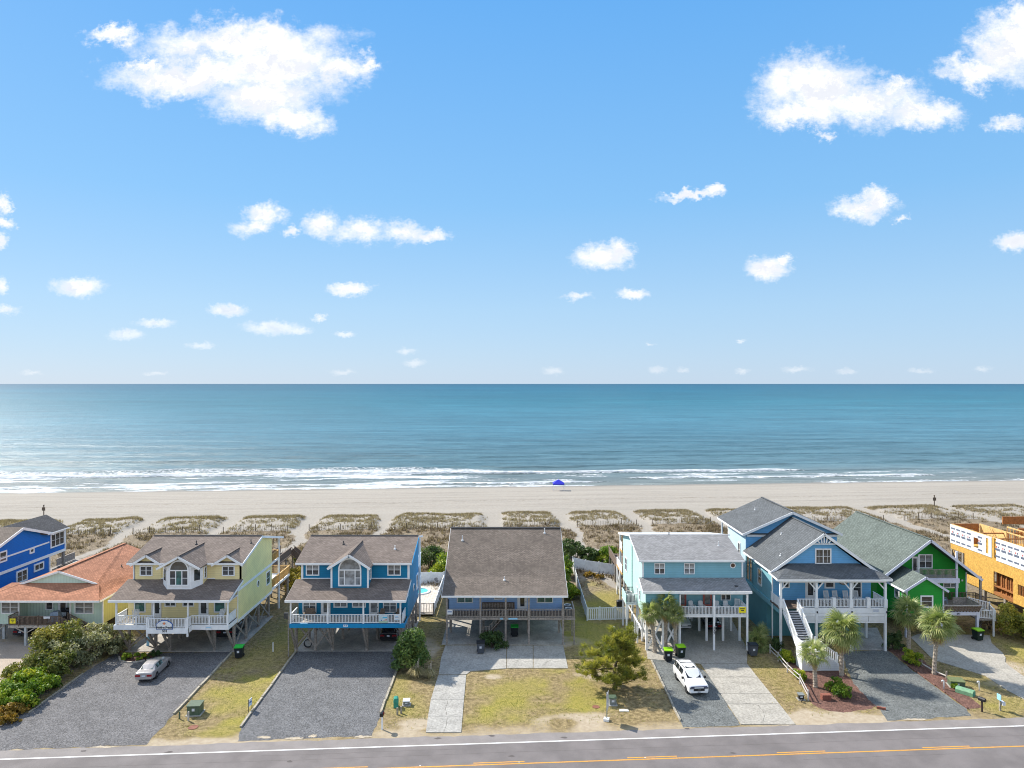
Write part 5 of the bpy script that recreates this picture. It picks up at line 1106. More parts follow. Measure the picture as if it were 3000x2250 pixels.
for s, xe in ((1, -46.55), (-1, -60.6)):
    ze = 7.75-abs(xe+53)*.375
    roof(L, [(xe, 80.2, 5.13), (-53+s*4.4, 83.0, 6.28), (-53, 83.0, 7.75), (-53, 97.2, 7.75), (xe, 97.2, ze)], SH_ORANGE, .12)
    bars(L, 'rake_board', WHITE, ((-53+s*4.5, 82.97, 6.2), (-53, 82.97, 7.64)), w=.07, h=.22)
bars(L, 'ridge_cap', SH_ORANGE, ((-53, 83.0, 7.79), (-53, 97.2, 7.79)), w=.35, h=.06)
bars(L, 'fascia', WHITE, ((-60.6, 80.17, 5.02), (-46.6, 80.17, 5.02)), ((-46.55, 80.2, 5.02), (-46.55, 97.2, 5.2)), w=.06, h=.2)
window(L, -59.0, -56.85+.0, 3.07, 4.5, 82, glass=CURTAIN); window(L, -50.5, -48.3, 3.07, 4.5, 82, glass=CURTAIN); window(L, -54.9, -54.0, 3.0, 4.9, 83.6, cols=1); door(L, -53.4, -52.3, 2.2, 4.6, 83.6, glass=GLASS)
window(L, 86.3, 87.3, 3.3, 4.4, -47.25, 'R', 1, 1)
part('deck_floor', MB().box(-57.0, -50.9, 80.4, 83.55, 2.15, 2.3), BROWNWD, L); part('rim_beam', MB().box(-57.0, -51.0, 80.28, 80.4, 2.0, 2.3), PALEWD, L)
for a, c in ((-57.0, -55.8), (-55.7, -53.6), (-53.5, -51.3)): railing(L, (a, 80.32, 2.3), (c, 80.32, 2.3), h=1.02, mat=BROWNWD, posts=(1,), gap=.14, bw=.06)
railing(L, (-56.98, 80.4, 2.3), (-56.98, 82, 2.3), h=1.02, mat=BROWNWD)
ybanner(L, -56.75, -56.1, 2.55, 3.1, 80.24)
for a, c in ((-51.2, 80.35), (-51.0, 81.5)): railing(L, (a, c, 2.3), (a+3.0, c, .75), h=1.0, mat=BROWNWD, gap=.14, posts=(0, 1), bw=.06)
steps(L, 80.4, 81.5, (-51.1, 2.2), (-48.2, .6), 9, BROWNWD, axis='x')
for x in (-56.95, -51.0): post(L, x, 82.0, 2.3, 5.0, .16, WHITE, 'porch_post')
post(L, -47.2, 81.9, 0, 5.0, .14, WHITE, 'downpipe')
for x, y in ((-55.05, 80.4), (-53.6, 82.5), (-51.5, 80.6), (-59, 82.5), (-47.6, 83), (-47.6, 88), (-47.6, 93)): post(L, x, y, 0, 2.1, .26, M('painted_pile', (.45, .47, .48), .7, .1), 'piling')
brace(L, (-55.05, 80.4, 1.4), (-56.4, 80.4, 2.1), .1, PALEWD); brace(L, (-55.05, 80.4, 1.4), (-53.8, 80.4, 2.1), .1, PALEWD); brace(L, (-58.4, 82.4, 2), (-60.2, 82.4, .6), .12, PALEWD)
brace(L, (-47.5, 84, .3), (-47.5, 87.5, 1.8), .1, PALEWD); brace(L, (-47.5, 89, .3), (-47.5, 92.5, 1.8), .1, PALEWD)
railing(L, (-50.3, 79.6, .3), (-48.3, 79.8, .3), h=1.0, mat=NEWWD, solid=NEWWD); railing(L, (-48.3, 79.8, .3), (-47.1, 80.1, 1.0), h=1.0, mat=NEWWD, solid=NEWWD)
for x, y in ((-49.5, 90.0), (-48.0, 92.5)): vent(L, x, y, 7.7-abs(x+53)*.375, .25)
# ================================================================== vehicles
TYRE = M('tyre_rubber', (.018, .018, .02), .85, .1); RIM = M('wheel_rim', (.35, .36, .38), .3, .05, metal=.8); RIMD = M('dark_wheel_rim', (.06, .06, .065), .3, .05, metal=.6)
CGLASS = glassmat('car_glass', (.018, .022, .03), .06, .35); CGLASS2 = glassmat('car_glass_green', (.06, .10, .095), .04)
TAIL = M('tail_lamp_red', (.28, .012, .018), .25, .05); HEAD = M('head_lamp', (.10, .11, .14), .12, .05); PLATE = M('licence_plate', (.62, .66, .72), .5, .04)
def car(name, label, paint, st, wheels, kind, glass=CGLASS, rim=RIM, W=1.0):
    """st: stations (y, z_low, z_belt, z_roof, half width low, half width belt, half width roof); front at -y"""
    t_ = thing(name, label, 'car', (0, 0, 0)); rings = []
    for (y, zl, zb, zr, wl, wb, wr) in st:
        cab = zr > zb+.12
        half = [(wl*.86, zl), (wl, zl+.1), (wb*1.0, zl+(zb-zl)*.55), (wb*.985, zb-.07), (wb*.93, zb), (wr if cab else wb*.72, zr-.06 if cab else zb+.025), (wr*.82 if cab else wb*.45, zr if cab else zb+.04), (0, zr+.02 if cab else zb+.05)]
        rings.append([Vector((x, y, z)) for x, z in half]+[Vector((-x, y, z)) for x, z in half[-2::-1]])
    n = len(rings[0]); mb = MB(); vs = [v for r in rings for v in r]; fs = []
    for i in range(len(rings)-1):
        for k in range(n-1): fs.append((i*n+k, i*n+k+1, (i+1)*n+k+1, (i+1)*n+k))
        fs.append((i*n+n-1, i*n, (i+1)*n, (i+1)*n+n-1))
    fs += [tuple(range(n-1, -1, -1)), tuple(range((len(rings)-1)*n, len(rings)*n))]
    mb.add(vs, fs)
    body = part('body', mb, paint, t_, smooth=False)
    m_ = body.modifiers.new('bevel', 'BEVEL'); m_.width = .035; m_.segments = 2; m_.limit_method = 'ANGLE'; m_.angle_limit = R(18)
    def glassq(nm, q, ins=.08, off=.012):
        c = sum(q, Vector())/4; nn = (q[1]-q[0]).cross(q[3]-q[0]).normalized()
        if nn.dot(c-Vector((0, c.y*.6, .7))) < 0: nn = -nn
        q = [p.lerp(c, ins)+nn*off for p in q]; part(nm, MB().prism(q, -nn*.01), glass, t_)
    for i, s in enumerate(st[:-1]):
        a, b_ = rings[i], rings[i+1]; ca, cb = s[3] > s[2]+.12, st[i+1][3] > st[i+1][2]+.12
        if ca and cb:
            glassq('side_window', [a[4], a[5], b_[5], b_[4]], .10); glassq('side_window', [a[10], a[9], b_[9], b_[10]], .10)
        elif cb and not ca: glassq('windshield', [a[5], b_[5], b_[9], a[9]], .07, .02)
        elif ca and not cb: glassq('rear_window', [a[5], b_[5], b_[9], a[9]], .08, .02)
    yf, yb = st[0][0], st[-1][0]; wf, wk = st[1][5], st[-2][5]
    for (y, x) in wheels:
        for s in (-1, 1):
            w_ = part('wheel', MB().lathe([(.2, -.11), (.33, -.11), (.355, -.06), (.355, .06), (.33, .11), (.2, .11)], (s*x, y, .355), 16, 'x'), TYRE, t_)
            part('rim', MB().lathe([(.05, .115*s), (.23, .10*s), (.24, .06*s)] if s > 0 else [(.24, -.06), (.23, -.10), (.05, -.115)], (s*x, y, .355), 12, 'x'), rim, w_)
            part('wheel_arch', MB().lathe([(.40, -.05), (.43, .03), (.40, .045)] if s > 0 else [(.40, -.045), (.43, -.03), (.40, .05)], (s*(x-.02), y, .40), 16, 'x'), BLACK, t_)
    zb0 = st[0][2]; zb1 = st[-1][2]
    for s in (-1, 1):
        part('headlight', MB().box(s*(wf-.5), s*(wf-.08), yf-.02, yf+.16, zb0-.2, zb0-.04), HEAD, t_); part('tail_light', MB().box(s*(wk-.52), s*(wk-.05), yb-.12, yb+.025, zb1-.30, zb1-.12), TAIL, t_)
        part('mirror', MB().box(s*(st[3][5]), s*(st[3][5]+.2), st[3][0]+.05, st[3][0]+.2, st[3][2]-.02, st[3][2]+.16), BLACK if kind == 'suv' else paint, t_)
    part('licence_plate', MB().box(-.16, .16, yb+.005, yb+.03, zb1-.32, zb1-.17), PLATE, t_); part('bumper', MB().box(-wk*.9, wk*.9, yb-.05, yb+.06, st[-1][1]+.02, st[-1][1]+.22), paint if kind == 'sedan' else BLACK, t_)
    part('bumper', MB().box(-wf*.88, wf*.88, yf-.05, yf+.05, st[0][1]+.0, st[0][1]+.16), paint, t_)
    part('grille', MB().box(-wf*.55, wf*.55, yf-.03, yf+.05, zb0-.42, zb0-.16), BLACK, t_)
    if kind == 'suv':
        part('front_plate', MB().box(-.16, .16, yf-.05, yf-.028, zb0-.56, zb0-.42), PLATE, t_); part('emblem', MB().box(-.14, .14, yf-.045, yf-.028, zb0-.31, zb0-.25), RIM, t_)
        part('hood_deflector', MB().box(-wf*.8, wf*.8, yf-.03, yf+.08, zb0-.03, zb0+.035), M('deflector_blue', (.03, .04, .12), .2, .05), t_)
        ys = [s for s in st if s[3] > s[2]+.12]; r0, r1 = ys[0], ys[-1]
        part('sunroof', MB().box(-.48, .48, r0[0]+.25, r0[0]+1.15, r0[3]+.005, r0[3]+.035), CGLASS, t_)
        for s in (-1, 1): part('roof_rail', MB().bar((s*.62, r0[0]+.15, r0[3]+.05), (s*.62, r1[0]-.2, r1[3]+.05), .04, .04), BLACK, t_)
        for y in (r0[0]+1.5, r1[0]-.4): part('cross_bar', MB().bar((-.62, y, r0[3]+.07), (.62, y, r0[3]+.07), .05, .03), RIMD, t_)
    return t_
SUV = [(-2.5,.36,.92,.92,.86,.88,.6),(-2.38,.26,1.02,1.02,.95,.96,.6),(-1.5,.24,1.12,1.12,.97,.99,.6),(-1.15,.24,1.15,1.15,.97,1.0,.6),(-.35,.24,1.18,1.74,.97,1.0,.76),(.75,.24,1.18,1.79,.97,1.0,.77),(1.75,.24,1.18,1.76,.97,1.0,.75),(2.2,.26,1.16,1.70,.96,.98,.72),(2.5,.34,1.10,1.10,.93,.95,.7)]
SED = [(-2.38,.32,.66,.66,.74,.76,.5),(-2.25,.22,.76,.76,.85,.86,.5),(-1.4,.2,.88,.88,.87,.88,.5),(-1.0,.2,.94,.94,.87,.89,.5),(-.25,.2,.96,1.38,.87,.89,.62),(.6,.2,.96,1.42,.87,.89,.62),(1.15,.2,.97,1.38,.87,.88,.60),(1.72,.2,1.0,1.0,.86,.87,.6),(2.25,.24,.97,.97,.83,.84,.6),(2.4,.34,.9,.9,.76,.78,.6)]
PAINT_W = M('white_car_paint', (.78, .79, .80), .25, .02, spec=.5, coat=.6); PAINT_S = M('silver_car_paint', (.42, .40, .40), .3, .03, metal=.35, spec=.5, coat=.5); PAINT_B = M('black_car_paint', (.008, .008, .011), .2, .02, coat=.8); PAINT_D = M('dark_blue_car_paint', (.01, .012, .022), .22, .02, coat=.8)
def place(o, x, y, rz, z=0): o.location = (x, y, z); o.rotation_euler = (0, 0, R(rz)); return o
place(car('parked_suv', 'white SUV with sunroof parked on gravel before the teal house', PAINT_W, SUV, ((-1.55, .88), (1.5, .88)), 'suv', rim=RIMD), 17.5, 69.7, 5, .055)
place(car('parked_sedan', 'older silver sedan parked nose-in on the gravel before the yellow house', PAINT_S, SED, ((-1.45, .78), (1.35, .78)), 'sedan', glass=CGLASS2), -36.7, 72.75, 184, .02)
place(car('parked_suv', 'black SUV in the shade under the ocean blue house', PAINT_B, SUV, ((-1.55, .88), (1.5, .88)), 'suv'), -14.1, 83.4, 180, .05)
place(car('parked_suv', 'black SUV partly hidden under the yellow house', PAINT_B, SUV, ((-1.55, .88), (1.5, .88)), 'suv'), -33.2, 84.5, 180, .05)
place(car('parked_sedan', 'white sedan in the shade under the teal house, beside a black one', PAINT_W, SED, ((-1.45, .78), (1.35, .78)), 'sedan'), 20.7, 87.5, 0, .05)
place(car('parked_sedan', 'black sedan in the shade under the teal house, behind the 537 post', PAINT_D, SED, ((-1.45, .78), (1.35, .78)), 'sedan'), 24.2, 87.0, 180, .05)
place(car('parked_sedan', 'dark sedan in the shade under the deck of the seafoam bungalow', PAINT_D, SED, ((-1.45, .78), (1.35, .78)), 'sedan'), -57.4, 85.2, 180, .01)

# ================================================================== wheeled bins
LIME = M('lime_lid', (.26, .58, .01), .5, .05); LGREEN = M('green_lid', (.02, .46, .05), .5, .05); BINB = M('bin_black', (.012, .016, .022), .5, .1); BING = M('bin_grey', (.07, .08, .10), .5, .1); BINN = M('bin_dark_green', (.008, .022, .016), .5, .1)
def bin_(label, x, y, body, lid, rz=0, sticker=True):
    t_ = thing('wheeled_bin', label, 'trash bin', (0, 0, 0), 'wheeled bins by the houses')
    b_ = MB(); lo = [(-.34, -.36), (.34, -.36), (.34, .36), (-.34, .36)]; hi = [(-.43, -.46), (.43, -.46), (.43, .46), (-.43, .46)]
    b_.add([(*p, .08) for p in lo]+[(*p, 1.15) for p in hi], [(3,2,1,0),(4,5,6,7),(0,1,5,4),(1,2,6,5),(2,3,7,6),(3,0,4,7)]); part('body', b_, body, t_)
    part('lid', MB().prism([(-.46, -.5, 1.16), (-.46, .46, 1.2), (-.46, .46, 1.28), (-.46, .1, 1.32), (-.46, -.5, 1.24)], (.92, 0, 0)), lid, t_); part('handle', MB().bar((-.35, .54, 1.14), (.35, .54, 1.14), .05, .05), body, t_)
    for s in (-1, 1): part('wheel', MB().lathe([(.15, -.04), (.15, .04)], (s*.38, .36, .15), 10, 'x'), TYRE, t_)
    if sticker: part('sticker', MB().prism([(-.14, -.425, .62), (.1, -.425, .62), (.1, -.447, .86), (-.14, -.447, .86)], (0, -.006, 0)), PLATE, t_)
    return place(t_, x, y, rz, .05)
bin_('black bin with bright green lid beside the yellow house', -29.5, 76.8, BINB, LGREEN, 6)
bin_('black bin with green lid in the shade under the periwinkle house', .3, 83.2, BINB, LGREEN, 0, False)
bin_('grey bin with dark lid beside the bush on the concrete apron', -3.45, 78.1, BING, BINB, 4)
bin_('black bin with lime lid near the palm trunks, behind the white SUV', 16.7, 75.95, BINB, LIME, -3)
bin_('dark bin with lime lid right behind the white SUV roof', 18.25, 76.9, BINN, LIME, 8)
bin_('grey bin with dark lid in shade between the teal and cornflower houses', 26.25, 77.4, BING, BINB, 3)
bin_('dark green bin with lime lid on the drive of the green house', 53.8, 82.0, BINN, LIME, 10)

# ================================================================== porch chairs
CH = M('white_chair_plastic', (.72, .73, .74), .5, .04); WICK = M('brown_wicker', (.20, .155, .12), .85, .3, 12, .4, 60); CHT = M('faded_blue_chair', (.30, .38, .48), .6, .1)
g1, g2, g3, g4 = 'adirondack chairs on the yellow porch', 'white chairs on the teal porch', 'rocking chairs on the craftsman porch', 'wicker seats on the blue porch'
a_ = chair_proto('porch_chair', 'white adirondack chair at the left end of the yellow porch', CH, 'adirondack'); a_['group'] = g1; place(a_, -41.2, 77.8, 30, FY)
dup(a_, (-32.1, 77.9, FY), R(-15), 'white adirondack chair at the right end of the yellow porch', g1)
b_ = chair_proto('porch_chair', 'white plastic chair at the left of the teal porch, left of the coral door', CH); b_['group'] = g2; place(b_, 20.4, 80.5, 8, 3.88)
for x, lb in ((21.5, 'white plastic chair touching the right coral door on the teal porch'), (23.25, 'white plastic chair just right of the 537 porch post'), (24.3, 'white plastic chair before the window of the teal porch')): dup(b_, (x, 80.5, 3.88), R(random.uniform(-8, 8)), lb, g2)
r_ = chair_proto('rocking_chair', 'white rocking chair nearest the door on the craftsman porch', CH, 'rocker'); r_['group'] = g3; place(r_, 35.75, 80.4, 6, 4.8)
for x, lb in ((36.75, 'white rocking chair under the square window of the craftsman porch'), (37.95, 'white rocking chair under the oval sign on the craftsman porch'), (39.0, 'white rocking chair before the tall window of the craftsman porch')): dup(r_, (x, 80.4, 4.8), R(random.uniform(-10, 10)), lb, g3)
dup(r_, (25.5, 80.4, 3.88), R(-20), 'white rocking chair at the right end of the teal porch', g2)
w_ = chair_proto('wicker_chair', 'brown wicker chair beside the right door of the ocean blue porch', WICK); w_['group'] = g4; place(w_, -14.4, 78.1, -15, FB)
dup(w_, (-12.65, 78.1, FB), R(-25), 'brown wicker chair in the right corner of the ocean blue porch', g4)
lv = dup(w_, (-22.3, 78.2, FB), R(5), 'wide brown wicker loveseat under the left window of the ocean blue porch', g4, (1.9, 1, 1)); lv['category'] = 'loveseat'; lv.name = 'wicker_loveseat'
f_ = chair_proto('deck_chair', 'faded blue chair at the rail on the front deck of the green house', CHT); place(f_, 52.6, 86.4, 70, 2.9)
dup(f_, (51.4, 85.9, 2.9), R(60), 'faded blue chair near the wall on the front deck of the green house')
m_ = chair_proto('patio_chair', 'grey metal chair in the corner of the pool deck', M('grey_chair_metal', (.16, .16, .17), .5, .1)); place(m_, -10.9, 102.9, 25, .35)

# ================================================================== pool deck and fences
pd = thing('pool_deck', 'bleached wooden pool deck with a round spa behind the ocean blue house', 'pool deck', (-13, 97, 0))
part('deck_floor', MB().box(-16.5, -10.0, 90.4, 104.2, .2, .35), M('bleached_planks', (.50, .455, .40), .85, .12, 1.5, kind='vsiding'), pd)
rm = part('pool_rim', MB().lathe([(1.3, .1), (1.3, .5), (1.62, .5), (1.62, .352)], (-13.1, 99.9, 0), 28), WHITE2, pd)
part('pool_water', MB().lathe([(1.295, .38), (1.295, .42)], (-13.1, 99.9, 0), 28), M('pool_water', (.10, .55, .58), .05, .05), rm)
railing(pd, (-12.0, 90.5, .35), (-10.0, 90.5, .35), h=1.25, mat=GREYWD, posts=(0, 1), gap=.2)
railing(pd, (-9.95, 90.6, .35), (-9.95, 104, .35), h=1.25, mat=WHITE2, solid=WHITE2, posts=(.0, .2, .4, .6, .8, 1))
for a, c in ((-16.4, -14.2), (-14.1, -11.9), (-11.8, -10.0)):
    part('privacy_panel', MB().box(a, c, 104.1, 104.16, .35, 1.95), WHITE2, pd); part('newel', MB().box(c-.06, c+.1, 104.05, 104.2, .2, 2.1), WHITE2, pd)
for x in (-12.0, -10.0): part('post', MB().box(x-.08, x+.08, 90.4, 90.56, 0, .34), GREYWD, pd)
vf = thing('vinyl_fence', 'white vinyl privacy fence round the yard beside the teal house', 'fence', (9.4, 89, 0))
def vpanel(p, q, h, slat=False):
    p = Vector((*p, float(terrain(np.array([p[0]]), np.array([p[1]]))[0]))); q = Vector((*q, float(terrain(np.array([q[0]]), np.array([q[1]]))[0]))); up = Vector((0, 0, 1))
    part('fence_post', MB().box(p.x-.07, p.x+.07, p.y-.07, p.y+.07, p.z-.1, p.z+h+.1), WHITE2, vf)
    if not slat: part('fence_panel', MB().bar(p+up*(h/2+.04), q+up*(h/2+.04), .05, h-.08), WHITE2, vf)
    else:
        for z in (.12, h-.06): part('fence_rail', MB().bar(p+up*z, q+up*z, .06, .12), WHITE2, vf)
        n = max(3, int((q-p).length/.235))
        for k in range(n):
            c = p.lerp(q, (k+.5)/n); d = (q-p).normalized()*.085; part('fence_board', MB().bar(c-d+up*(h/2+.03), c+d+up*(h/2+.03), .03, h-.3), WHITE2, vf)
for a, c in (((9.4, 88.8), (11.0, 88.9)), ((11.0, 88.9), (12.95, 89.05)), ((12.95, 89.05), (14.7, 89.15))): vpanel(a, c, 1.6, True)
yl = np.linspace(88.8, 110.7, 10)
for a, c in zip(yl[:-1], yl[1:]): vpanel((9.4+.003*(c-88), c), (9.4+.003*(a-88), a), 1.6)
for k in range(4):
    f0, f1 = k/3.2, min((k+1)/3.2, 1.2); vpanel((9.47+6.2*f0, 110.7-2.8*f0), (9.47+6.2*f1, 110.7-2.8*f1), 1.7)
sf = thing('split_rail_fence', 'pale split rail fence along the red mulch before the cornflower house', 'fence', (29, 70, 0))
PALER = M('pale_grey_rail', (.46, .44, .42), .8, .15, 4)
fp = [(*G(*p), 0) for p in ((2256, 1914), (2280, 1937), (2307, 1970), (2344, 2004), (2368, 2052))]
for i, p in enumerate(fp):
    part('fence_post', MB().tube([(p[0], p[1], 0), (p[0], p[1], .98)], .075, 7), PALER, sf)
    if i < 4:
        q = fp[i+1]
        for z in (.42, .82): part('fence_rail', MB().tube([(p[0], p[1], z), ((p[0]+q[0])/2, (p[1]+q[1])/2, z-.03), (q[0], q[1], z)], .05, 6), PALER, sf)
lf = thing('log_fence', 'short low weathered rail fence behind the green utility box', 'fence', (43, 72, 0))
lp = [(*G(*p), 0) for p in ((2700, 1952), (2742, 1976), (2773, 1988))]
for i, p in enumerate(lp):
    part('fence_post', MB().tube([(p[0], p[1], 0), (p[0], p[1], .7)], .08, 7), GREYWD, lf)
    if i < 2: q = lp[i+1]; part('fence_rail', MB().tube([(p[0], p[1], .3), (q[0], q[1], .25)], .07, 6), PALER, lf)
# landscape timbers
TIMB = M('landscape_timber', (.33, .30, .24), .85, .25, 5, .3, 40, fine=10)
def timbers(pts, n, label, mat=TIMB, w=.2, h=.16):
    t_ = thing('timber_edging', label, 'edging', (*G(*pts[0]), 0)); A, Z = Vector((*G(*pts[0]), h/2)), Vector((*G(*pts[1]), h/2))
    for k in range(n):
        a, c = A.lerp(Z, k/n+.004), A.lerp(Z, (k+1)/n-.004); j = Vector((random.uniform(-.04, .04), 0, 0)); part('timber', MB().bar(a+j, c-j*.5, w, h), mat, t_)
timbers(((679, 1914), (509, 2094)), 5, 'grey timber edging right of the gravel before the yellow house'); timbers(((868, 1908), (704, 2133)), 6, 'grey timber edging left of the gravel before the ocean blue house')
timbers(((1168, 1952), (1114, 2092)), 4, 'grey timber edging right of the gravel before the ocean blue house'); timbers(((1908, 1936), (1993, 2114)), 5, 'timber edging left of the gravel beside the white SUV', w=.16)
timbers(((2660, 1952), (2836, 2078)), 6, 'thin red-brown edging between gravel and mulch by the green house', MULCH, .12, .12); timbers(((244, 1974), (84, 2090)), 5, 'thin timber edging along the hedge left of the gravel', w=.12, h=.12)
gb = thing('garden_edging', 'curved pale stone edging round the small flower bed by the silver sedan', 'edging', (*G(390, 1940), 0))
cv = [Vector((*G(*p), .06)) for p in ((348, 1925), (352, 1936), (365, 1941), (385, 1942), (405, 1940), (424, 1936))]
for a, c in zip(cv[:-1], cv[1:]): part('edging_stone', MB().bar(a, c, .16, .14), PALEWD, gb)
sheet('flower_bed', pxs((350,1916),(352,1934),(367,1939),(405,1938),(440,1930),(470,1916)), .013, MULCH)

# ================================================================== utilities, mailboxes, signs
UGRN = M('utility_green', (.075, .115, .075), .6, .15, 4); UTEAL = M('utility_teal', (.03, .26, .20), .5, .12, 4); UGRY = M('utility_grey', (.20, .22, .22), .6, .12, 4)
def transformer(label, x, y, w, d, h, mat, top, rz=0):
    t_ = thing('transformer_box', label, 'utility box', (0, 0, 0)); part('cabinet', MB().box(-w/2, w/2, -d/2, d/2, .06, h), mat, t_); part('lid', MB().prism([(-w/2-.05, -d/2-.06, h), (-w/2-.05, d/2+.05, h), (-w/2-.05, d/2+.05, h+.1), (-w/2-.05, -d/2-.06, h+.06)], (w+.1, 0, 0)), top, t_)
    part('pad', MB().box(-w/2-.12, w/2+.12, -d/2-.12, d/2+.12, -.05, .06), CONC, t_); part('notice', MB().box(-.12, .12, -d/2-.01, -d/2-.002, h*.5, h*.78), PLATE, t_); part('door_seam', MB().box(-.01, .01, -d/2-.008, -d/2-.002, .1, h-.05), BLACK, t_); return place(t_, x, y, rz)
transformer('green transformer box on the lawn right of the yellow house gravel', -28.5, 63.9, 1.1, 1.05, .85, UGRN, UGRN, 4); transformer('low green transformer box with olive lid by the white vent pipes', 43.55, 69.6, 1.25, 1.0, .6, UGRN, M('olive_lid', (.14, .17, .075), .6, .15), -14); transformer('dark grey utility box with white notice under the pine', 9.3, 65.7, .6, .6, .65, UGRY, UGRN, 2)
transformer('small grey utility box beside the teal pedestal', -9.75, 65.6, .55, .5, .4, UGRY, PLATE, 3); transformer('small dark meter box by the end of the split rail fence', 27.15, 66.75, .45, .4, .45, BLACK, UGRY, 0)
tp = thing('utility_pedestal', 'bright teal round-topped pedestal on the verge right of the blue house gravel', 'utility box', (0, 0, 0)); part('cabinet', MB().prism([(-.22, -.3, .02), (.22, -.3, .02), (.22, -.3, .75), (.12, -.3, .88), (-.12, -.3, .88), (-.22, -.3, .75)], (0, .6, 0)), UTEAL, tp); part('cap_band', MB().box(-.235, .235, -.32, .32, .5, .56), UTEAL, tp); place(tp, -10.65, 65.2, 8)
tp = thing('utility_pedestal', 'pale green long rounded cover lying before the low transformer box', 'utility box', (0, 0, 0)); part('cover', MB().prism([(-.35, -.75, .02), (.35, -.75, .02), (.35, -.75, .35), (.2, -.75, .52), (-.2, -.75, .52), (-.35, -.75, .35)], (0, 1.5, 0)), M('pale_utility_green', (.17, .34, .20), .55, .15, 4), tp); part('end_cap', MB().box(-.3, .3, -.77, -.752, .05, .4), UTEAL, tp); place(tp, 43.35, 67.9, 38)
def mailbox(label, x, y, pm, bm, h=1.15, rz=0):
    t_ = thing('mailbox', label, 'mailbox', (0, 0, 0)); part('post', MB().box(-.06, .06, -.06, .06, 0, h), pm, t_); b_ = part('box', MB().prism([(-.14, -.3, h), (.14, -.3, h), (.14, -.3, h+.2), (.08, -.3, h+.29), (-.08, -.3, h+.29), (-.14, -.3, h+.2)], (0, .58, 0)), bm, t_); part('flag', MB().box(.142, .16, -.1, .1, h+.08, h+.26), TAIL if bm is BLACK else bm, b_); part('door', MB().box(-.12, .12, -.315, -.302, h+.02, h+.2), bm, b_); return place(t_, x, y, rz)
mailbox('black mailbox on a white post at the road by the blue house gravel', -11.15, 60.95, WHITE, BLACK, 1.2, -4); mailbox('black mailbox on a dark brown post at the road by the green house', 42.5, 64.2, M('dark_brown_post', (.04, .025, .02), .8), BLACK, 1.0, 25)
def bollard(label, x, y, h, r=.09, mat=TIMB): t_ = MB().tube([(x, y, 0), (x, y, h)], [r, r*.96], 9); solo('marker_post', t_, mat, label, 'post')
bollard('short wooden post before the teal pedestal, the left of two', *G(1164, 2094), .62); bollard('short wooden post before the teal pedestal, the right of two', *G(1175, 2090), .62); bollard('thin white marker pipe on the grass between yellow and blue houses', *G(800, 1909), 1.0, .06, WHITE); bollard('grey post standing before the green transformer box', *G(552, 2112), .8, .08, PALER); bollard('dark green stub post at the corner of the gravel before the yellow house', *G(526, 2106), .65, .07, UGRN); bollard('short white pipe by the vinyl fence corner', *G(1836, 1833), .6, .04, WHITE)
def cane(label, x, y, h):
    solo('vent_cane', MB().tube([(x, y, 0), (x, y, h), (x-.03, y-.02, h+.1), (x-.12, y-.03, h+.15), (x-.21, y-.04, h+.1), (x-.23, y-.04, h)], .065, 9), WHITE, label, 'vent pipe', smooth=True)
cane('white hooked vent pipe in the mulch left of the green transformer', *G(2765, 2019), .72); cane('white hooked vent pipe in the grass right of the green transformer', *G(2869, 2024), .78); cane('white hooked vent pipe on the shaded lawn before the vinyl fence', *G(1801, 1858), .75)
def cover(label, px, py, r, mat): x, y = G(px, py); solo('manhole_cover', MB().lathe([(r, .0), (r, .03), (r*.85, .035), (r*.8, .025)], (x, y, 0), 20), mat, label, 'manhole cover')
RUST = M('rusty_iron', (.22, .09, .06), .85, .2, 6); cover('rusty round cover in the lawn near the green transformer', 566, 2131, .42, RUST); cover('rusty round cover in the lawn left of the pole sign', 1746, 2071, .34, RUST)
x, y = G(1828, 2082); solo('concrete_lid', MB().box(x-.42, x+.42, y-.22, y+.22, 0, .05), M('pale_concrete', (.55, .54, .50), .9), 'pale rectangular utility lid in the grass under the pine', 'utility lid')
x, y = G(2419, 2049); bk = thing('brick_pillar', 'low red brick block on the mulch bed', 'brick block', (x, y, 0)); BRK = M('red_brick', (.23, .085, .06), .85, .2, 6)
for r in range(4):
    for k in range(3): part('brick', MB().box(x-.42+.285*k+(.03 if r % 2 else 0), x-.15+.285*k+(.03 if r % 2 else 0), y-.25, y+.25, .0+.125*r, .115+.125*r), BRK, bk)
x, y = G(2583, 2078); solo('brick_stub', MB().bar((x-.35, y+.2, .1), (x+.3, y-.15, .1), .22, .2), BRK, 'reddish loose block at the corner of the mulch bed by the road', 'block')
x, y = G(2349, 2058); solo('garden_lamp', MB().lathe([(.05, 0), (.05, .18), (.16, .2), (.02, .3)], (x, y, 0), 10), BLACK, 'small black garden lamp below the split rail fence', 'garden lamp')
ps = thing('pole_sign', 'grey pole sign at the roadside before the periwinkle house, two boards edge-on', 'sign', (0, 0, 0)); SGN = M('sign_panel_grey', (.50, .51, .53), .5, .05)
part('pole', MB().tube([(0, 0, 0), (0, 0, 2.5)], .045, 8), UGRY, ps); part('base_block', MB().box(-.28, .2, -.2, .25, 0, .22), WHITE2, ps)
part('sign_board', MB().box(.05, .08, -.42, .45, 1.45, 2.5), SGN, ps); part('sign_board', MB().box(.085, .115, -.55, .32, 1.1, 1.75), SGN, ps); place(ps, 8.35, 62.5, -17)
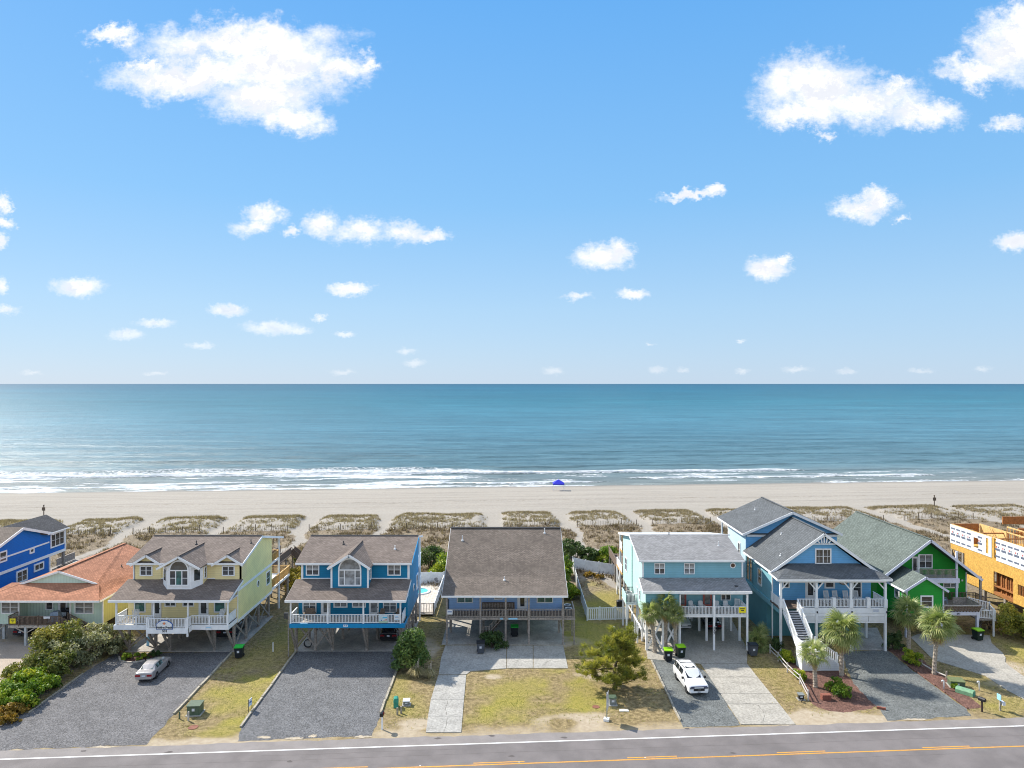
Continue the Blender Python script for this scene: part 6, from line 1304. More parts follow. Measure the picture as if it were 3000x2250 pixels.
def yard_sign(label, px, py, rz=0):
    t_ = thing('yard_sign', label, 'sign', (0, 0, 0))
    for s in (-1, 1): part('stake', MB().box(-.02, .02, s*.3-.02, s*.3+.02, 0, 1.15), DARK, t_)
    part('sign_board', MB().box(-.025, .025, -.28, .28, .45, 1.1), WHITE2, t_); part('sign_print', MB().box(.026, .03, -.2, .2, .72, .86), TEXTBLUE, t_); part('sign_print', MB().box(.026, .03, -.2, .2, .55, .64), TEXTCYAN, t_); x, y = G(px, py); return place(t_, x, y, rz)
yard_sign('small white yard sign on the lawn left of the blue house gravel', 733, 2082, -8)
x, y = G(2930, 2082); t_ = thing('post_sign', 'wooden post with a small blue sign and white box by the road, far right', 'sign', (x, y, 0)); part('post', MB().box(x-.07, x+.07, y-.07, y+.07, 0, 1.5), TIMB, t_); part('sign_board', MB().box(x-.16, x-.1, y-.3, y+.2, 1.0, 1.5), TEXTCYAN, t_); part('mailbox_body', MB().box(x+.08, x+.32, y-.25, y+.25, .55, .85), PLATE, t_)
x, y = G(433, 1893); solo('foam_board', MB().bar((x, y, .05), (x+.03, y+.1, 1.15), .3, .08), TEXTCYAN, 'light blue board leaning at a piling under the yellow house', 'board')
# air conditioners, composter
AC = M('ac_grey', (.10, .11, .115), .6, .1, 4)
def ac(label, x, y, z, rz=0):
    t_ = thing('air_conditioner', label, 'air conditioner', (0, 0, 0)); part('housing', MB().box(-.42, .42, -.42, .42, 0, .8), AC, t_); part('fan_ring', MB().lathe([(.3, .8), (.38, .83), (.38, .8)], (0, 0, 0), 18), WHITE2, t_); part('fan_grille', MB().lathe([(.3, .79), (.08, .815), (.05, .83)], (0, 0, 0), 14), BLACK, t_); return place(t_, x, y, rz, z)
ac('dark air conditioner on the porch platform of the periwinkle house, the front one', 6.5, 81.5, 3.07); ac('dark air conditioner on the porch platform of the periwinkle house, the rear one', 6.45, 82.75, 3.07); ac('air conditioner on the side platform of the teal house, the front one', 14.2, 85.1, 3.5); ac('air conditioner on the side platform of the teal house, the rear one', 14.2, 86.4, 3.5)
x, y = G(1815, 1779); solo('compost_bin', MB().lathe([(.42, 0), (.42, .85), (.36, .92), (.1, .95)], (x, y, 0), 16), BLACK, 'round black compost bin in the fenced yard by the teal house', 'bin')
# ================================================================== boardwalks behind the houses, sand fences, dune signs, canopy
def boardwalk(label, x0, x1, y0, y1, z, down, mat=BROWNWD):
    t_ = thing('boardwalk', label, 'boardwalk', (x0, y0, 0)); part('deck_floor', MB().box(x0, x1, y0, y1, z-.15, z), mat, t_)
    for x in (x0, x1): railing(t_, (x, y0, z), (x, y1 if x == x0 or down <= 0 else y1-1.2, z), h=1.1, mat=mat, solid=mat, topw=.18)
    for y in np.linspace(y0+.3, y1-.3, 4):
        for x in (x0+.1, x1-.1): post(t_, x, y, 0, z-.15, .2, GREYWD, 'piling')
    if down:
        for y in (y1-1.2, y1): railing(t_, (x1, y, z), (x1+down, y, z-2.2), h=1.1, mat=mat, solid=mat)
        steps(t_, y1-1.2, y1, (x1, z-.1), (x1+down, z-2.2), 9, mat, axis='x')
    return t_
boardwalk('brown boardwalk with board rails leading seaward from the yellow house', -35.2, -33.2, 97.9, 108, 3.9, 2.6); boardwalk('brown boardwalk with steps behind the teal house', 15.2, 16.8, 102, 111.5, 2.9, 0); boardwalk('grey-brown boardwalk deck behind the royal blue house', -66.2, -62.4, 103.2, 107.5, 3.0, 2.4, GREYWD)
SFM = M('sand_fence_wood', (.13, .10, .075), .9, .2)
FN = 0
fence_labels = ['sand fence across the foot of the dune, behind the %s']; where = {-63: 'seafoam bungalow', -47: 'yellow house roof', -32: 'gap right of the yellow house', -14: 'ocean blue house roof', 3.7: 'periwinkle house roof', 18: 'teal house, left part', 33: 'cornflower house', 60: 'green house roof', 87: 'framed house', 107: 'far right dune', -79: 'royal blue house', -96: 'far left dune'}
pc = [a for a, _ in DPATH]
for a, c in zip(pc[:-1], pc[1:]):
    if not where: break
    m_ = (a+c)/2; key = min(where, key=lambda k: abs(k-m_)); lab = where.pop(key) if key in where else None
    if lab is None: continue
    t_ = thing('sand_fence', 'thin sand fence at the dune foot behind the '+lab, 'sand fence', (0, 0, 0), 'sand fences along the dunes'); bm = MB(); prev = None
    for x in np.arange(a+1.6, c-1.2, 2.9):
        xx = x-.087*(-3.2); y = 136.6+SHORE*xx+random.uniform(-.25, .25); z = float(terrain(np.array([xx]), np.array([y]))[0]); part('fence_post', MB().box(xx-.055, xx+.055, y-.055, y+.055, z-.2, z+1.15+random.uniform(-.1, .15)), SFM, t_)
        if prev:
            for k in range(1, 9):
                f_ = k/9; px_, py_, pz_ = (prev[i]+((xx, y, z)[i]-prev[i])*f_ for i in range(3)); bm.box(px_-.018, px_+.018, py_-.012, py_+.012, pz_, pz_+.85)
        prev = (xx, y, z)
    if bm.v: part('pickets', bm, SFM, t_, kind='stuff')
def dune_sign(label, x, y):
    z = float(terrain(np.array([x]), np.array([y]))[0]); t_ = thing('dune_sign', label, 'sign', (x, y, z)); part('post', MB().box(x-.07, x+.07, y-.07, y+.07, z-.2, z+2.5), SFM, t_); part('sign_board', MB().box(x-.35, x+.35, y-.09, y-.072, z+1.35, z+2.05), SFM, t_); part('sign_cap', MB().box(x-.12, x+.12, y-.1, y+.1, z+2.4, z+2.55), SFM, t_)
dune_sign('wooden post sign on the dune crest at the right of the beach', 92.8, 156.0); dune_sign('wooden post sign on the dune behind the royal blue roof', -97.6, 148.0)
cn = thing('beach_canopy', 'royal blue peaked beach canopy on the sand at the water', 'canopy', (13.0, 199, -.8)); zc = float(terrain(np.array([13.0]), np.array([199.]))[0]); CBL = M('canopy_blue', (.012, .02, .50), .7, .04)
part('canopy_top', MB().add([(11.4, 197.5, zc+2.1), (14.6, 197.5, zc+2.1), (14.6, 200.6, zc+2.1), (11.4, 200.6, zc+2.1), (13, 199, zc+3.15)], [(0,1,4),(1,2,4),(2,3,4),(3,0,4),(3,2,1,0)]), CBL, cn); part('valance', MB().box(11.4, 14.6, 197.45, 197.49, zc+1.8, zc+2.1), CBL, cn)
for x, y in ((11.5, 197.6), (14.5, 197.6), (11.5, 200.5), (14.5, 200.5)): part('leg', MB().box(x-.04, x+.04, y-.04, y+.04, zc, zc+2.1), WHITE2, cn)

# clutter on the bungalow deck
solo('draped_cloth', MB().prism([(-52.95, 80.2, 3.34), (-52.2, 80.2, 3.34), (-52.22, 80.2, 3.08), (-52.45, 80.2, 3.12), (-52.9, 80.2, 3.06)], (0, .04, 0)), PLATE, 'pale cloth hung over the deck rail of the seafoam bungalow', 'cloth')
cv_ = MB(); cv_.add([(-53.2, 81.3, 2.3), (-51.9, 81.3, 2.3), (-51.9, 82.3, 2.3), (-53.2, 82.3, 2.3), (-52.95, 81.45, 3.35), (-52.1, 81.45, 3.5), (-52.2, 82.1, 3.45), (-52.9, 82.1, 3.4)], [(3,2,1,0),(4,5,6,7),(0,1,5,4),(1,2,6,5),(2,3,7,6),(3,0,4,7)])
solo('covered_table', cv_, CHT, 'blue-grey tarp-covered table on the deck of the seafoam bungalow', 'covered table')
gr_ = thing('barbecue_grill', 'black barbecue grill beside the covered table on the bungalow deck', 'grill', (-51.4, 82.6, 2.3))
part('cart', MB().box(-51.75, -51.05, 82.4, 82.85, 2.35, 3.15), BLACK, gr_); part('hood', MB().lathe([(.02, -.4), (.3, -.38), (.3, .38), (.02, .4)], (-51.4, 82.62, 3.3), 12, 'x'), BLACK, gr_)
# utility clutter under the houses
sd_ = MB().box(-40.9, -40.3, 83.4, 84.0, .05, 1.0); solo('storage_box', sd_, BING, 'grey storage box in shade under the yellow house', 'storage box')
hz_ = MB(); [hz_.tube([(-22.9+.42*math.cos(a), 79.6+.08*k, .5+.42*math.sin(a)) for a in np.linspace(0, 6.28, 15)], .05, 5) for k in range(3)]
solo('hose_coil', hz_, BLACK, 'dark coiled hose by the pilings under the ocean blue house', 'hose')
# ================================================================== vegetation
def leafarr(C, Nn, size, tint, aspect=.55, jitter=.6):
    """leaf quads at centres C facing roughly Nn"""
    n = len(C); d = Nn+RNG.normal(0, jitter, (n, 3)); d /= np.linalg.norm(d, axis=1, keepdims=True)
    r = RNG.normal(0, 1, (n, 3)); u = np.cross(d, r); u /= np.linalg.norm(u, axis=1, keepdims=True)+1e-9; v = np.cross(d, u)
    s = (size*RNG.uniform(.6, 1.35, n))[:, None]; u = u*s; v = v*s*aspect
    V = np.stack([C-u, C-v*1.0+u*.1, C+u, C+v*1.0+u*.1], 1).reshape(-1, 3); Q = np.arange(4*n).reshape(n, 4)
    return V, Q, tint
LF = {'olive': leafmat('olive_leaves', (0.053, 0.083, 0.021), (0.143, 0.165, 0.036), (0.323, 0.277, 0.060)), 'silver': leafmat('silvery_leaves', (0.075, 0.098, 0.053), (0.225, 0.232, 0.120), (0.495, 0.465, 0.285)), 'bright': leafmat('bright_green_leaves', (0.045, 0.105, 0.012), (0.143, 0.240, 0.018), (0.390, 0.405, 0.030)),
      'dark': leafmat('dark_green_leaves', (0.018, 0.045, 0.015), (0.045, 0.090, 0.024), (0.112, 0.158, 0.045)), 'gold': leafmat('golden_leaves', (0.090, 0.090, 0.015), (0.300, 0.240, 0.027), (0.600, 0.420, 0.045)), 'cedar': leafmat('cedar_leaves', (0.027, 0.060, 0.018), (0.083, 0.150, 0.039), (0.225, 0.285, 0.075)),
      'pine': leafmat('pine_needles', (.08, .105, .02), (.235, .24, .042), (.52, .45, .085), .5, .35), 'palm': leafmat('palm_fronds', (.08, .12, .04), (.22, .27, .095), (.46, .46, .20), .4, .3), 'deadpalm': leafmat('dry_palm_fronds', (0.240, 0.165, 0.075), (0.420, 0.300, 0.135), (0.600, 0.465, 0.225)),
      'dune': leafmat('dune_grass', (.125, .095, .062), (.275, .22, .15), (.42, .35, .25), .8), 'scrub': leafmat('dune_scrub', (.075, .053, .038), (.175, .13, .09), (.30, .24, .165), .8), 'pampas': leafmat('pampas_blades', (0.150, 0.150, 0.068), (0.330, 0.285, 0.150), (0.600, 0.510, 0.300), .8), 'lawn': leafmat('lawn_blades', (0.090, 0.135, 0.021), (0.240, 0.240, 0.045), (0.480, 0.390, 0.120), .8), 'orange': leafmat('rusty_leaves', (0.105, 0.090, 0.018), (0.285, 0.180, 0.030), (0.495, 0.285, 0.045))}
BARK = M('bark', (.085, .065, .05), .9, .3, 8, .5, 40, fine=12); PALMT = M('palm_bark', (.36, .31, .255), .9, .3, 6, .6, 30, fine=10)
def shrub(name, label, x, y, r, h, mat, n=2600, leaf=.13, blobs=26, cat='shrub', z0=None, group=None, squash=1.0, bias=0, taper=.25):
    z0 = float(terrain(np.array([x]), np.array([y]))[0]) if z0 is None else z0
    t_ = thing(name, label, cat, (x, y, z0), group); rr = r
    K = RNG.normal(0, 1, (blobs, 3)); K /= np.linalg.norm(K, axis=1, keepdims=True); K[:, 2] = RNG.uniform(-.95, 1.05, blobs)
    rad = RNG.uniform(.55, .92, blobs)[:, None]
    wid = 1-taper*np.clip((K[:, 2]+.8)/1.85, 0, 1); BC = K*rad*np.array([rr, rr*squash, h*.46])*np.stack([wid, wid, wid*0+1], 1)+np.array([0, 0, h*.44]); BR = RNG.uniform(.26, .46, blobs)*min(rr, h*.6); BT = np.clip(RNG.normal(.45+bias, .17, blobs), 0, 1)
    w_ = BR**2; idx = RNG.choice(blobs, n, p=w_/w_.sum()); D = RNG.normal(0, 1, (n, 3)); D /= np.linalg.norm(D, axis=1, keepdims=True); D[:, 2] = np.where(D[:, 2] < -.35, -D[:, 2], D[:, 2])
    C = BC[idx]+D*(BR[idx]*RNG.uniform(.55, 1.12, n))[:, None]; keep = C[:, 2] > .03; C, D, idx = C[keep], D[keep], idx[keep]
    V, Q, tt = leafarr(C, D, leaf, np.clip(BT[idx]+RNG.normal(0, .16, len(idx))+.12*D[:, 2], 0, 1))
    me = npmesh('crown', V, Q, mat, {'tint': ('FACE', tt)}); o = bpy.data.objects.new('crown', me); COL.objects.link(o); o.parent = t_
    mb = MB()
    for k in range(4):
        a = k*1.7+x; mb = MB(); mb.tube([(x, y, z0-.1), (x+.15*r*math.cos(a), y+.15*r*math.sin(a), z0+h*.3), (x+.45*r*math.cos(a), y+.45*r*math.sin(a), z0+h*.62)], [.05*r+.02, .03*r+.015, .012], 5); part('stem', mb, BARK, t_)
    return t_
gH = 'shrubs in the hedge left of the gravel'
for a in [('large silvery shrub at the house end of the hedge by the yellow house', -45.0, 76.9, 2.7, 3.3, 'silver', 5200, .15, .05), ('tall olive shrub in the middle of the hedge below the bungalow deck', -48.0, 74.6, 2.7, 4.0, 'olive', 5200, .15, .08), ('olive shrub with pale leaves between tall olive and silvery shrubs', -46.4, 74.0, 2.2, 3.1, 'silver', 3800, .15, -.05), ('dark leafy shrub in the hedge by the gravel edge', -45.7, 71.5, 2.2, 2.7, 'olive', 3800, .14, -.1),
          ('bright green shrub in the lower part of the hedge', -46.6, 69.0, 2.0, 2.2, 'bright', 3200, .13, .05), ('low bright green shrub near the roadside end of the hedge', -45.3, 66.6, 1.7, 1.8, 'bright', 2600, .13, -.05), ('rusty orange low shrub at the road end of the hedge', -45.0, 63.6, 1.5, 1.3, 'orange', 2200, .12, 0), ('dark green low shrub at the lower left corner', -46.5, 64.2, 1.4, 1.7, 'bright', 2000, .13, -.12), ('rusty low shrub left of the lowest hedge part', -43.9, 61.9, 1.0, .8, 'orange', 1200, .11, 0), ('olive shrub filling the hedge below the tall olive one', -47.6, 71.6, 1.9, 2.6, 'olive', 3000, .14, 0), ('leafy green shrub between bright shrubs, next to the timber edging', -44.9, 68.4, 1.5, 1.6, 'bright', 2200, .13, -.18), ('wide bright shrub at the left edge of the hedge, lower half', -48.0, 66.6, 1.9, 2.0, 'bright', 2800, .14, 0), ('leafy shrub between bright and rusty ones near the road', -44.7, 65.0, 1.5, 1.6, 'bright', 2200, .13, -.08), ('wide olive shrub at the left edge, beside the sandy drive', -48.4, 69.6, 1.8, 2.3, 'olive', 2800, .14, .1), ('pale silvery shrub touching the yellow house pilings', -43.6, 78.0, 1.9, 2.4, 'silver', 3200, .14, -.05)]:
    shrub('hedge_shrub', a[0], *a[1:5], LF[a[5]], a[6], a[7], 30, group=gH, bias=a[8])
shrub('cedar_bush', 'dense conical green cedar bush right of the blue house gravel', -10.45, 73.7, 2.05, 4.5, LF['cedar'], 12500, .13, 64, 'bush', bias=.05, taper=.55)
shrub('dark_bush', 'dark bush in the shade at the porch of the periwinkle house', -2.2, 79.6, 1.7, 1.9, LF['dark'], 3000, .12, 26, 'bush')
for a in [('dark round shrub in shade beside the stairs of the cornflower house', 29.4, 79.2, 1.0, 1.4, 'dark', 1600, 0), ('yellow-green round shrub at the foot of the white stairs', 29.15, 75.7, .95, 1.35, 'bright', 1900, .3), ('yellow-green low shrub behind the small palm', 29.0, 71.2, .85, 1.0, 'bright', 1500, .2), ('rounded green shrub at the front of the mulch bed', 31.05, 67.0, .95, 1.3, 'bright', 1900, -.02), ('rounded dark green shrub behind the front shrub on the mulch', 31.0, 68.5, .95, 1.35, 'bright', 1800, -.15),
          ('round dark green shrub beside the porch post of the green house', 42.6, 79.2, 1.2, 1.35, 'dark', 2200, .15), ('round light green shrub between the two right palms', 42.6, 75.2, 1.2, 1.3, 'bright', 2400, .18), ('small dark shrub in the narrow shade left of the green house', 43.9, 81.6, 1.1, 1.2, 'dark', 1500, 0), ('small leafy shrub by the green transformer', 43.0, 69.0, .45, .5, 'bright', 500, 0)]:
    shrub('round_shrub', a[0], *a[1:5], LF[a[5]], a[6], .085, 22, bias=a[7])
for i, (px, py) in enumerate(((370, 1932), (412, 1932))): x, y = G(px, py); shrub('leafy_plant', ['bright green leafy plant in the flower bed, left of the pair', 'bright green leafy plant in the flower bed beside the silver sedan'][i], x, y, .8, .75, LF['bright'], 700, .13, 12, 'plant', bias=.15)
x, y = G(452, 1924); shrub('leafy_plant', 'dark low plant in the shaded end of the flower bed', x, y, 1.0, .6, LF['dark'], 700, .13, 12, 'plant')
gB = 'bushes behind the houses'
for a in [('tall yellow-green bush between blue and periwinkle houses', -10.2, 106.2, 2.4, 4.0, 'bright', 4200, .2), ('dark green bush top behind the pool deck', -12.6, 109.5, 2.2, 3.8, 'dark', 3000, .15), ('golden bush behind the ocean blue house, left side', -30.2, 99.6, 1.7, 2.8, 'gold', 2400, 0), ('golden bush beyond the new deck of the yellow house', -31.5, 103.8, 1.8, 2.4, 'gold', 2000, -.1), ('low brownish bush behind the yellow house deck', -33, 112, 2.2, 1.6, 'olive', 1800, 0),
          ('tall green hedge bush right of the periwinkle roof, the far one', 7.7, 107.5, 1.5, 3.2, 'bright', 2400, .05), ('tall green hedge bush right of the periwinkle roof, the near one', 7.6, 103, 1.4, 3.0, 'bright', 2400, 0), ('light green bush outside the vinyl fence near the porch', 8.1, 97.6, 1.4, 2.2, 'bright', 2400, .1), ('dark hedge bush behind the vinyl fence, left part', 9.2, 115.2, 2.6, 2.8, 'dark', 3200, .12), ('dark hedge bush behind the vinyl fence, middle part', 12.4, 114.6, 2.3, 2.5, 'dark', 2800, .05), ('brighter bush behind the vinyl fence by the teal house', 15.2, 113.0, 2.2, 2.8, 'bright', 3000, .0), ('golden-tinged bush beside the teal house boardwalk', 17.4, 113.6, 1.9, 2.2, 'gold', 1800, -.15), ('small rusty bush inside the fenced yard', 11.9, 107.6, 1.1, .7, 'orange', 900, -.1), ('small rusty bush inside the yard against the back fence', 13.3, 106.9, .8, .55, 'orange', 600, 0)]:
    shrub('back_bush', a[0], *a[1:5], LF[a[5]], a[6], .15, 26, 'bush', group=gB, bias=a[7])
shrub('pine_shrub', 'wide grey-green pine shrub at the far right below the framed house', 59.6, 82.6, 3.3, 3.4, LF['pine'], 5200, .16, 34, 'bush', bias=.02); shrub('pine_shrub', 'bare grey-brown shrub beside the pilings of the framed house', 57.6, 85.6, 1.6, 2.2, LF['scrub'], 900, .1, 18, 'bush', bias=.2)
# grass clumps
def clump(label, x, y, r, h, n, mat, name='grass_clump'):
    t_ = thing(name, label, 'grass clump', (x, y, 0)); a = RNG.uniform(0, 2*np.pi, n); l = RNG.uniform(.6, 1, n); out = RNG.uniform(.2, 1, n)*r
    b0 = np.stack([np.cos(a)*.12, np.sin(a)*.12, np.zeros(n)], 1); m_ = np.stack([np.cos(a)*out*.6, np.sin(a)*out*.6, h*l], 1); e = np.stack([np.cos(a)*out*1.25, np.sin(a)*out*1.25, h*l*(1-.5*out/r)], 1)
    sd = np.stack([-np.sin(a), np.cos(a), np.zeros(n)], 1)*.022
    V = np.stack([b0-sd, b0+sd, m_+sd, m_-sd, e], 1).reshape(-1, 3); i = np.arange(n)*5; Q = np.concatenate([np.stack([i, i+1, i+2, i+3], 1), np.stack([i+3, i+2, i+4, i+4], 1)])
    Q2 = np.concatenate([np.stack([i, i+1, i+2], 1), np.stack([i, i+2, i+3], 1), np.stack([i+3, i+2, i+4], 1)])
    me = npmesh('blades', V, Q2, mat, {'tint': ('FACE', np.tile(RNG.uniform(0, 1, n), 3))}); o = bpy.data.objects.new('blades', me); COL.objects.link(o); o.parent = t_
    for k in range(3): part('plume', MB().tube([(x+.1*k, y, .2), (x+.15*k, y-.1, h*1.3+.25*k)], [.012, .03], 5), PALEWD, t_)
x, y = G(1219, 1986); clump('tan ornamental grass clump below the cedar bush, the left one', x, y, .95, 1.15, 420, LF['pampas']); x, y = G(1257, 1987); clump('tan ornamental grass clump at the driveway edge, the right one', x, y, .75, 1.0, 340, LF['pampas'])
# ------------------------------------------------------------------ palms: every frond is a part
def frond_mesh(k, dead=False):
    rg = np.random.default_rng(40+k); V = []; Fq = []; T = []; base = rg.uniform(.25, .75)
    Lp = rg.uniform(.85, 1.1); droop = rg.uniform(.10, .28)
    def strip(P, W, side, tint):
        o = len(V)
        for p, w_ in zip(P, W): V.append(p-side*w_); V.append(p+side*w_)
        for i in range(len(P)-1): Fq.append((o+2*i, o+2*i+1, o+2*i+3, o+2*i+2)); T.append(tint)
    X = np.array([1., 0, 0]); pet = [np.array([0, Lp*t, .10*t-droop*t*t]) for t in (0, .33, .66, 1.)]; strip(pet, (.035, .028, .022, .02), X, base+.15)
    nb = 22; cz = pet[-1]
    for i in range(nb):
        a = (i/(nb-1)-.5)*2*R(122 if not dead else 70); Lb = (1.15-.38*abs(a)/R(122))*rg.uniform(.9, 1.06); d = np.array([math.sin(a), math.cos(a), 0]); sd = np.array([math.cos(a), -math.sin(a), .0]); rib = .18*(1-abs(a)/R(122))
        lift = .14*math.cos(a*1.3); pts = [cz+d*Lb*t+np.array([0, -.08*t, lift*t-(.55+rg.uniform(-.15, .25))*t**2.6*(1.6 if dead else 1)]) for t in (.02, .4, .72, 1.)]
        strip(pts, (.018, .042, .03, .004), sd, np.clip(base+rg.normal(0, .13)+.18*(i % 2)-.1, 0, 1))
    return npmesh('frond', np.array(V), np.array(Fq), LF['deadpalm' if dead else 'palm'], {'tint': ('FACE', np.array(T))})
FR = [frond_mesh(k) for k in range(6)]; FRD = [frond_mesh(9, True), frond_mesh(10, True)]
def palm(label, x, y, h, cr, lean=(0, 0), n=32, trunk=True, group='sabal palms', name='palm_tree', dead=4):
    t_ = thing(name, label, 'palm tree', (x, y, 0), group); top = Vector((x+lean[0], y+lean[1], h))
    if trunk:
        P = []; Rr = []; N_ = 26
        for k in range(N_+1):
            f_ = k/N_; P.append((x+lean[0]*f_**1.4, y+lean[1]*f_**1.4, h*f_-.05)); Rr.append((.21 if k % 2 else .18)*(1.15-.25*f_) if f_ < .62 else (.25 if k % 2 else .19))
        part('trunk', MB().tube(P, Rr, 9), PALMT, t_, smooth=False)
        bt = MB()
        for k in range(26):
            a = k*2.4; zz = h*(.62+.36*k/26); c = Vector((top.x+.2*math.cos(a), top.y+.2*math.sin(a), zz)); bt.bar(c, c+Vector((.13*math.cos(a), .13*math.sin(a), .22)), .09, .03)
        part('boots', bt, PALMT, t_, kind='stuff')
    sc = cr/2.0
    for k in range(n+dead):
        d_ = k >= n; az = k*2.39996+x; f_ = k/max(1, n-1); el = 78-112*f_**.85 if not d_ else -62-8*(k % 3)
        o = bpy.data.objects.new('frond', (FRD[k % 2] if d_ else FR[k % 6])); COL.objects.link(o); o.parent = t_
        o.matrix_local = Matrix.Translation(top+Vector((0, 0, .1 if not d_ else -.15))-Vector((x, y, 0))) @ Matrix.Rotation(az, 4, 'Z') @ Matrix.Rotation(R(el+random.uniform(-7, 7)), 4, 'X') @ Matrix.Rotation(random.uniform(-.4, .4), 4, 'Y') @ Matrix.Scale(sc*random.uniform(.88, 1.1)*(.8 if d_ else 1), 4)
    return t_
palm('left palm of the three before the teal house', 15.75, 78.2, 4.3, 1.55, (-.45, 0), 30); palm('tallest middle palm of the three before the teal house', 17.1, 79.0, 5.0, 1.7, (-.05, -.3), 32); palm('right palm of the three before the teal house', 18.0, 78.1, 4.2, 1.4, (-.05, 0), 26)
palm('big palm with tan hanging fronds before the cornflower house', 33.45, 72.1, 4.5, 2.35, (.1, .1), 42, dead=7); palm('small palm at the foot of the white stairs', 29.65, 69.4, 3.3, 1.75, (-.15, 0), 24, dead=2); palm('palm close to the front wing of the green house', 43.75, 78.3, 4.35, 2.15, (0, 0), 33, dead=5); palm('palm with curved trunk in the mulch strip by the green drive', 43.1, 72.5, 4.95, 2.2, (.45, .1), 36, dead=6)
palm('trunkless dark palm in the shade between teal and cornflower houses', 27.5, 79.4, .5, 1.8, (0, 0), 22, False, dead=0, name='palm_bush'); palm('low dark palm clump beside the side wall of the cornflower house', 28.3, 80.8, .9, 1.5, (0, 0), 16, False, dead=0, name='palm_bush')
# ------------------------------------------------------------------ pine by the road
pt = thing('pine_tree', 'irregular young pine on the lawn between the periwinkle and teal drives', 'pine tree', (9.95, 68.9, 0))
def pine_clumps(CL_, n_each, ln):
    nC = len(CL_); m_ = nC*n_each; idx = np.repeat(np.arange(nC), n_each); D = RNG.normal(0, 1, (m_, 3)); D[:, 2] = np.abs(D[:, 2])*.9+.15; D /= np.linalg.norm(D, axis=1, keepdims=True)
    b0 = CL_[idx]+D*.03+RNG.normal(0, .11, (m_, 3)); e = b0+D*(ln*RNG.uniform(.6, 1.2, m_))[:, None]; s_ = np.cross(D, RNG.normal(0, 1, (m_, 3))); s_ /= np.linalg.norm(s_, axis=1, keepdims=True); s_ *= .026
    V = np.stack([b0-s_, b0+s_, e+s_*.3, e-s_*.3], 1).reshape(-1, 3); return V, np.arange(4*m_).reshape(m_, 4), np.clip(RNG.normal(.42, .2, nC)[idx]+RNG.normal(0, .14, m_)+.2*(D[:, 2]-.5), 0, 1)
B0 = Vector((9.95, 68.9, 0)); limbs = []; cents = []
trunkp = [Vector((0, 0, 0)), Vector((.12, .05, .9)), Vector((-.02, .1, 1.8)), Vector((.35, .15, 3.0)), Vector((.75, .1, 4.3)), Vector((.85, .15, 5.3))]
part('trunk', MB().tube([B0+p for p in trunkp], [.2, .17, .14, .1, .06, .02], 8), BARK, pt)
rp = random.Random(5)
for k in range(30):
    f_ = .07+.89*k/29; zi = f_*5.3; i = min(4, int(f_*5)); a0 = trunkp[i].lerp(trunkp[i+1], f_*5-i); az = k*2.39996+rp.uniform(-.3, .3); Lb = (3.1 if f_ < .6 else 2.1*(1.25-f_)*1.5)*rp.uniform(.6, 1.05)*(1.15 if math.cos(az) < -.2 else .95)
    e = a0+Vector((math.cos(az)*Lb, math.sin(az)*Lb*.8, Lb*rp.uniform(.12, .42))); m_ = a0.lerp(e, .5)+Vector((0, 0, -.12)); part('limb', MB().tube([B0+a0, B0+m_, B0+e], [.06, .04, .015], 5), BARK, pt)
    for j in range(9):
        t__ = rp.uniform(.42, 1.06); q = a0.lerp(e, t__)+Vector((rp.gauss(0, .34), rp.gauss(0, .34), rp.gauss(.08, .2))); cents.append(q)
V, Q, tt = pine_clumps(np.array([tuple(c) for c in cents]), 64, .40)
me = npmesh('crown', V, Q, LF['pine'], {'tint': ('FACE', tt)}); o = bpy.data.objects.new('crown', me); COL.objects.link(o); o.parent = pt
# ------------------------------------------------------------------ grass and scrub (nobody could count it)
def tufts(name, X, Y, n_b, hgt, spread_, mat, wid=.03, lean=.5, tb=.5):
    n = len(X); Z = terrain(X, Y); idx = np.repeat(np.arange(n), n_b); m_ = len(idx); a = RNG.uniform(0, 2*np.pi, m_); hh = np.repeat(hgt, n_b)*RNG.uniform(.6, 1.2, m_) if hasattr(hgt, '__len__') else hgt*RNG.uniform(.5, 1.25, m_)
    b0 = np.stack([X[idx]+RNG.normal(0, spread_, m_), Y[idx]+RNG.normal(0, spread_, m_), Z[idx]-.02], 1); e = b0+np.stack([np.cos(a)*hh*lean+.12*hh, np.sin(a)*hh*lean, hh], 1); s_ = np.stack([-np.sin(a), np.cos(a), 0*a], 1)*wid
    V = np.stack([b0-s_, b0+s_, e], 1).reshape(-1, 3); tt = np.clip(RNG.normal(tb, .2, n)[idx]+RNG.normal(0, .15, m_), 0, 1)
    me = npmesh(name, V, np.arange(3*m_).reshape(m_, 3), mat, {'tint': ('FACE', tt)}); o = bpy.data.objects.new(name, me); COL.objects.link(o); o['kind'] = 'stuff'; return o
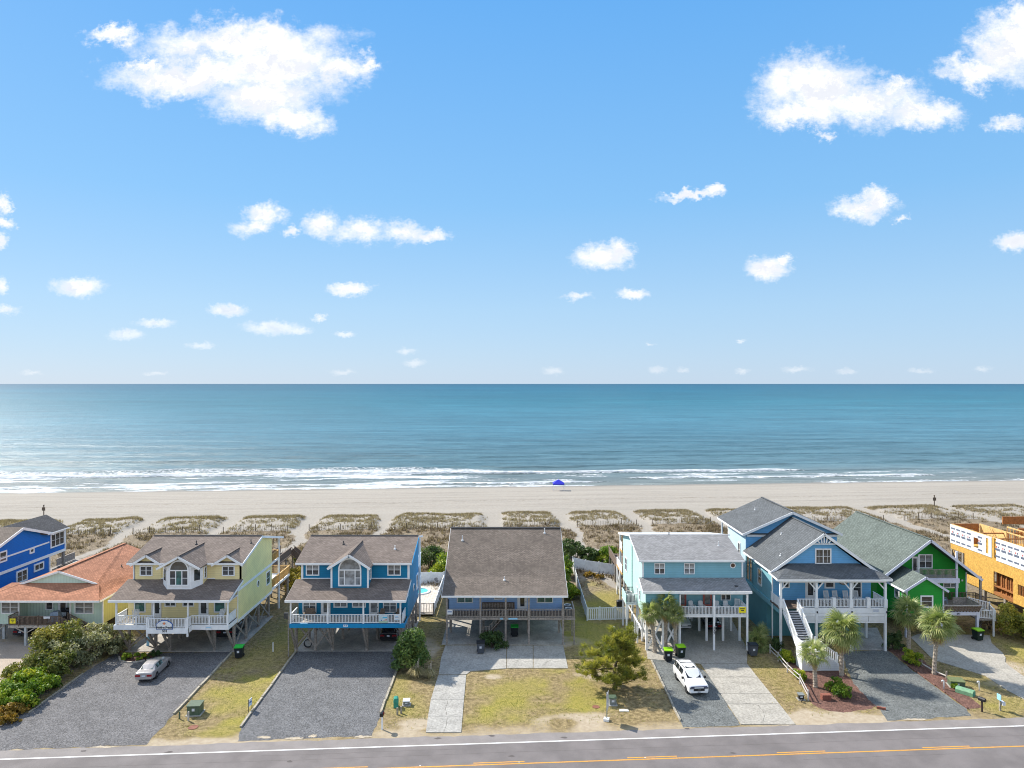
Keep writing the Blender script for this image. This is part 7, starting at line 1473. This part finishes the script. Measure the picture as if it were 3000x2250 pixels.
def scatter(n, x0, x1, s0, s1, prob):
    X = RNG.uniform(x0, x1, n); Y = RNG.uniform(s0, s1, n)+SHORE*X; k = RNG.random(n) < prob(X, Y); return X[k], Y[k]
def dprob(X, Y):
    s, d = dune_mask(X, Y); return sst(d, .2, 1.4)*np.clip(1.9*(fbm2(X, Y, .45, 3)-.36)+.9*sst(s, 147, 150), .03, 1)*sst(s, 135.5, 137)*(1-sst(s, 150.5, 152))
X, Y = scatter(60000, -125, 140, 135, 152.5, dprob); tufts('dune_grass', X, Y, 6, .42, .13, LF['dune'], .045, .55, .5)
def sprob(X, Y):
    s, d = dune_mask(X, Y); return sst(d, .1, .9)*np.clip(1.5*(fbm2(X, Y, .3, 3)-.32), .08, 1)*sst(s, 99, 108)*(1-sst(s, 135.5, 137.5))
X, Y = scatter(42000, -115, 120, 100, 138, sprob); tufts('dune_scrub', X, Y, 7, .3+.45*fbm2(X, Y, .3, 2), .2, LF['scrub'], .06, .6, .5)
def lprob(X, Y): return np.clip(1.6*(fbm2(X+7, Y, .5, 3)-.3), .1, 1)
X, Y = scatter(40000, -46, 66, 60, 98, lambda X, Y: lprob(X, Y)*((Y-.0645*X) > 61.6))
NOGO = [[(o.bound_box, o) for o in [p]] for p in []]
def inpoly(X, Y, P):
    c = np.zeros(len(X), bool); n = len(P)
    for i in range(n):
        (x1, y1), (x2, y2) = P[i], P[(i+1) % n]; c ^= ((y1 > Y) != (y2 > Y)) & (X < (x2-x1)*(Y-y1)/(y2-y1+1e-12)+x1)
    return c
bad = np.zeros(len(X), bool)
for o in scene.objects:
    if o.type == 'MESH' and o.get('kind') == 'structure' and len(o.data.polygons) <= 40 and o.name not in ('ground', 'sea') and not o.name.startswith(('crack', 'road', 'white', 'yellow')):
        p = max(o.data.polygons, key=lambda q: q.area); P = [(o.location.x+o.data.vertices[i].co.x, o.location.y+o.data.vertices[i].co.y) for i in p.vertices]; bad |= inpoly(X, Y, P)
X, Y = X[~bad], Y[~bad]; tufts('lawn_grass', X, Y, 4, .10, .10, LF['lawn'], .03, .9, .5)
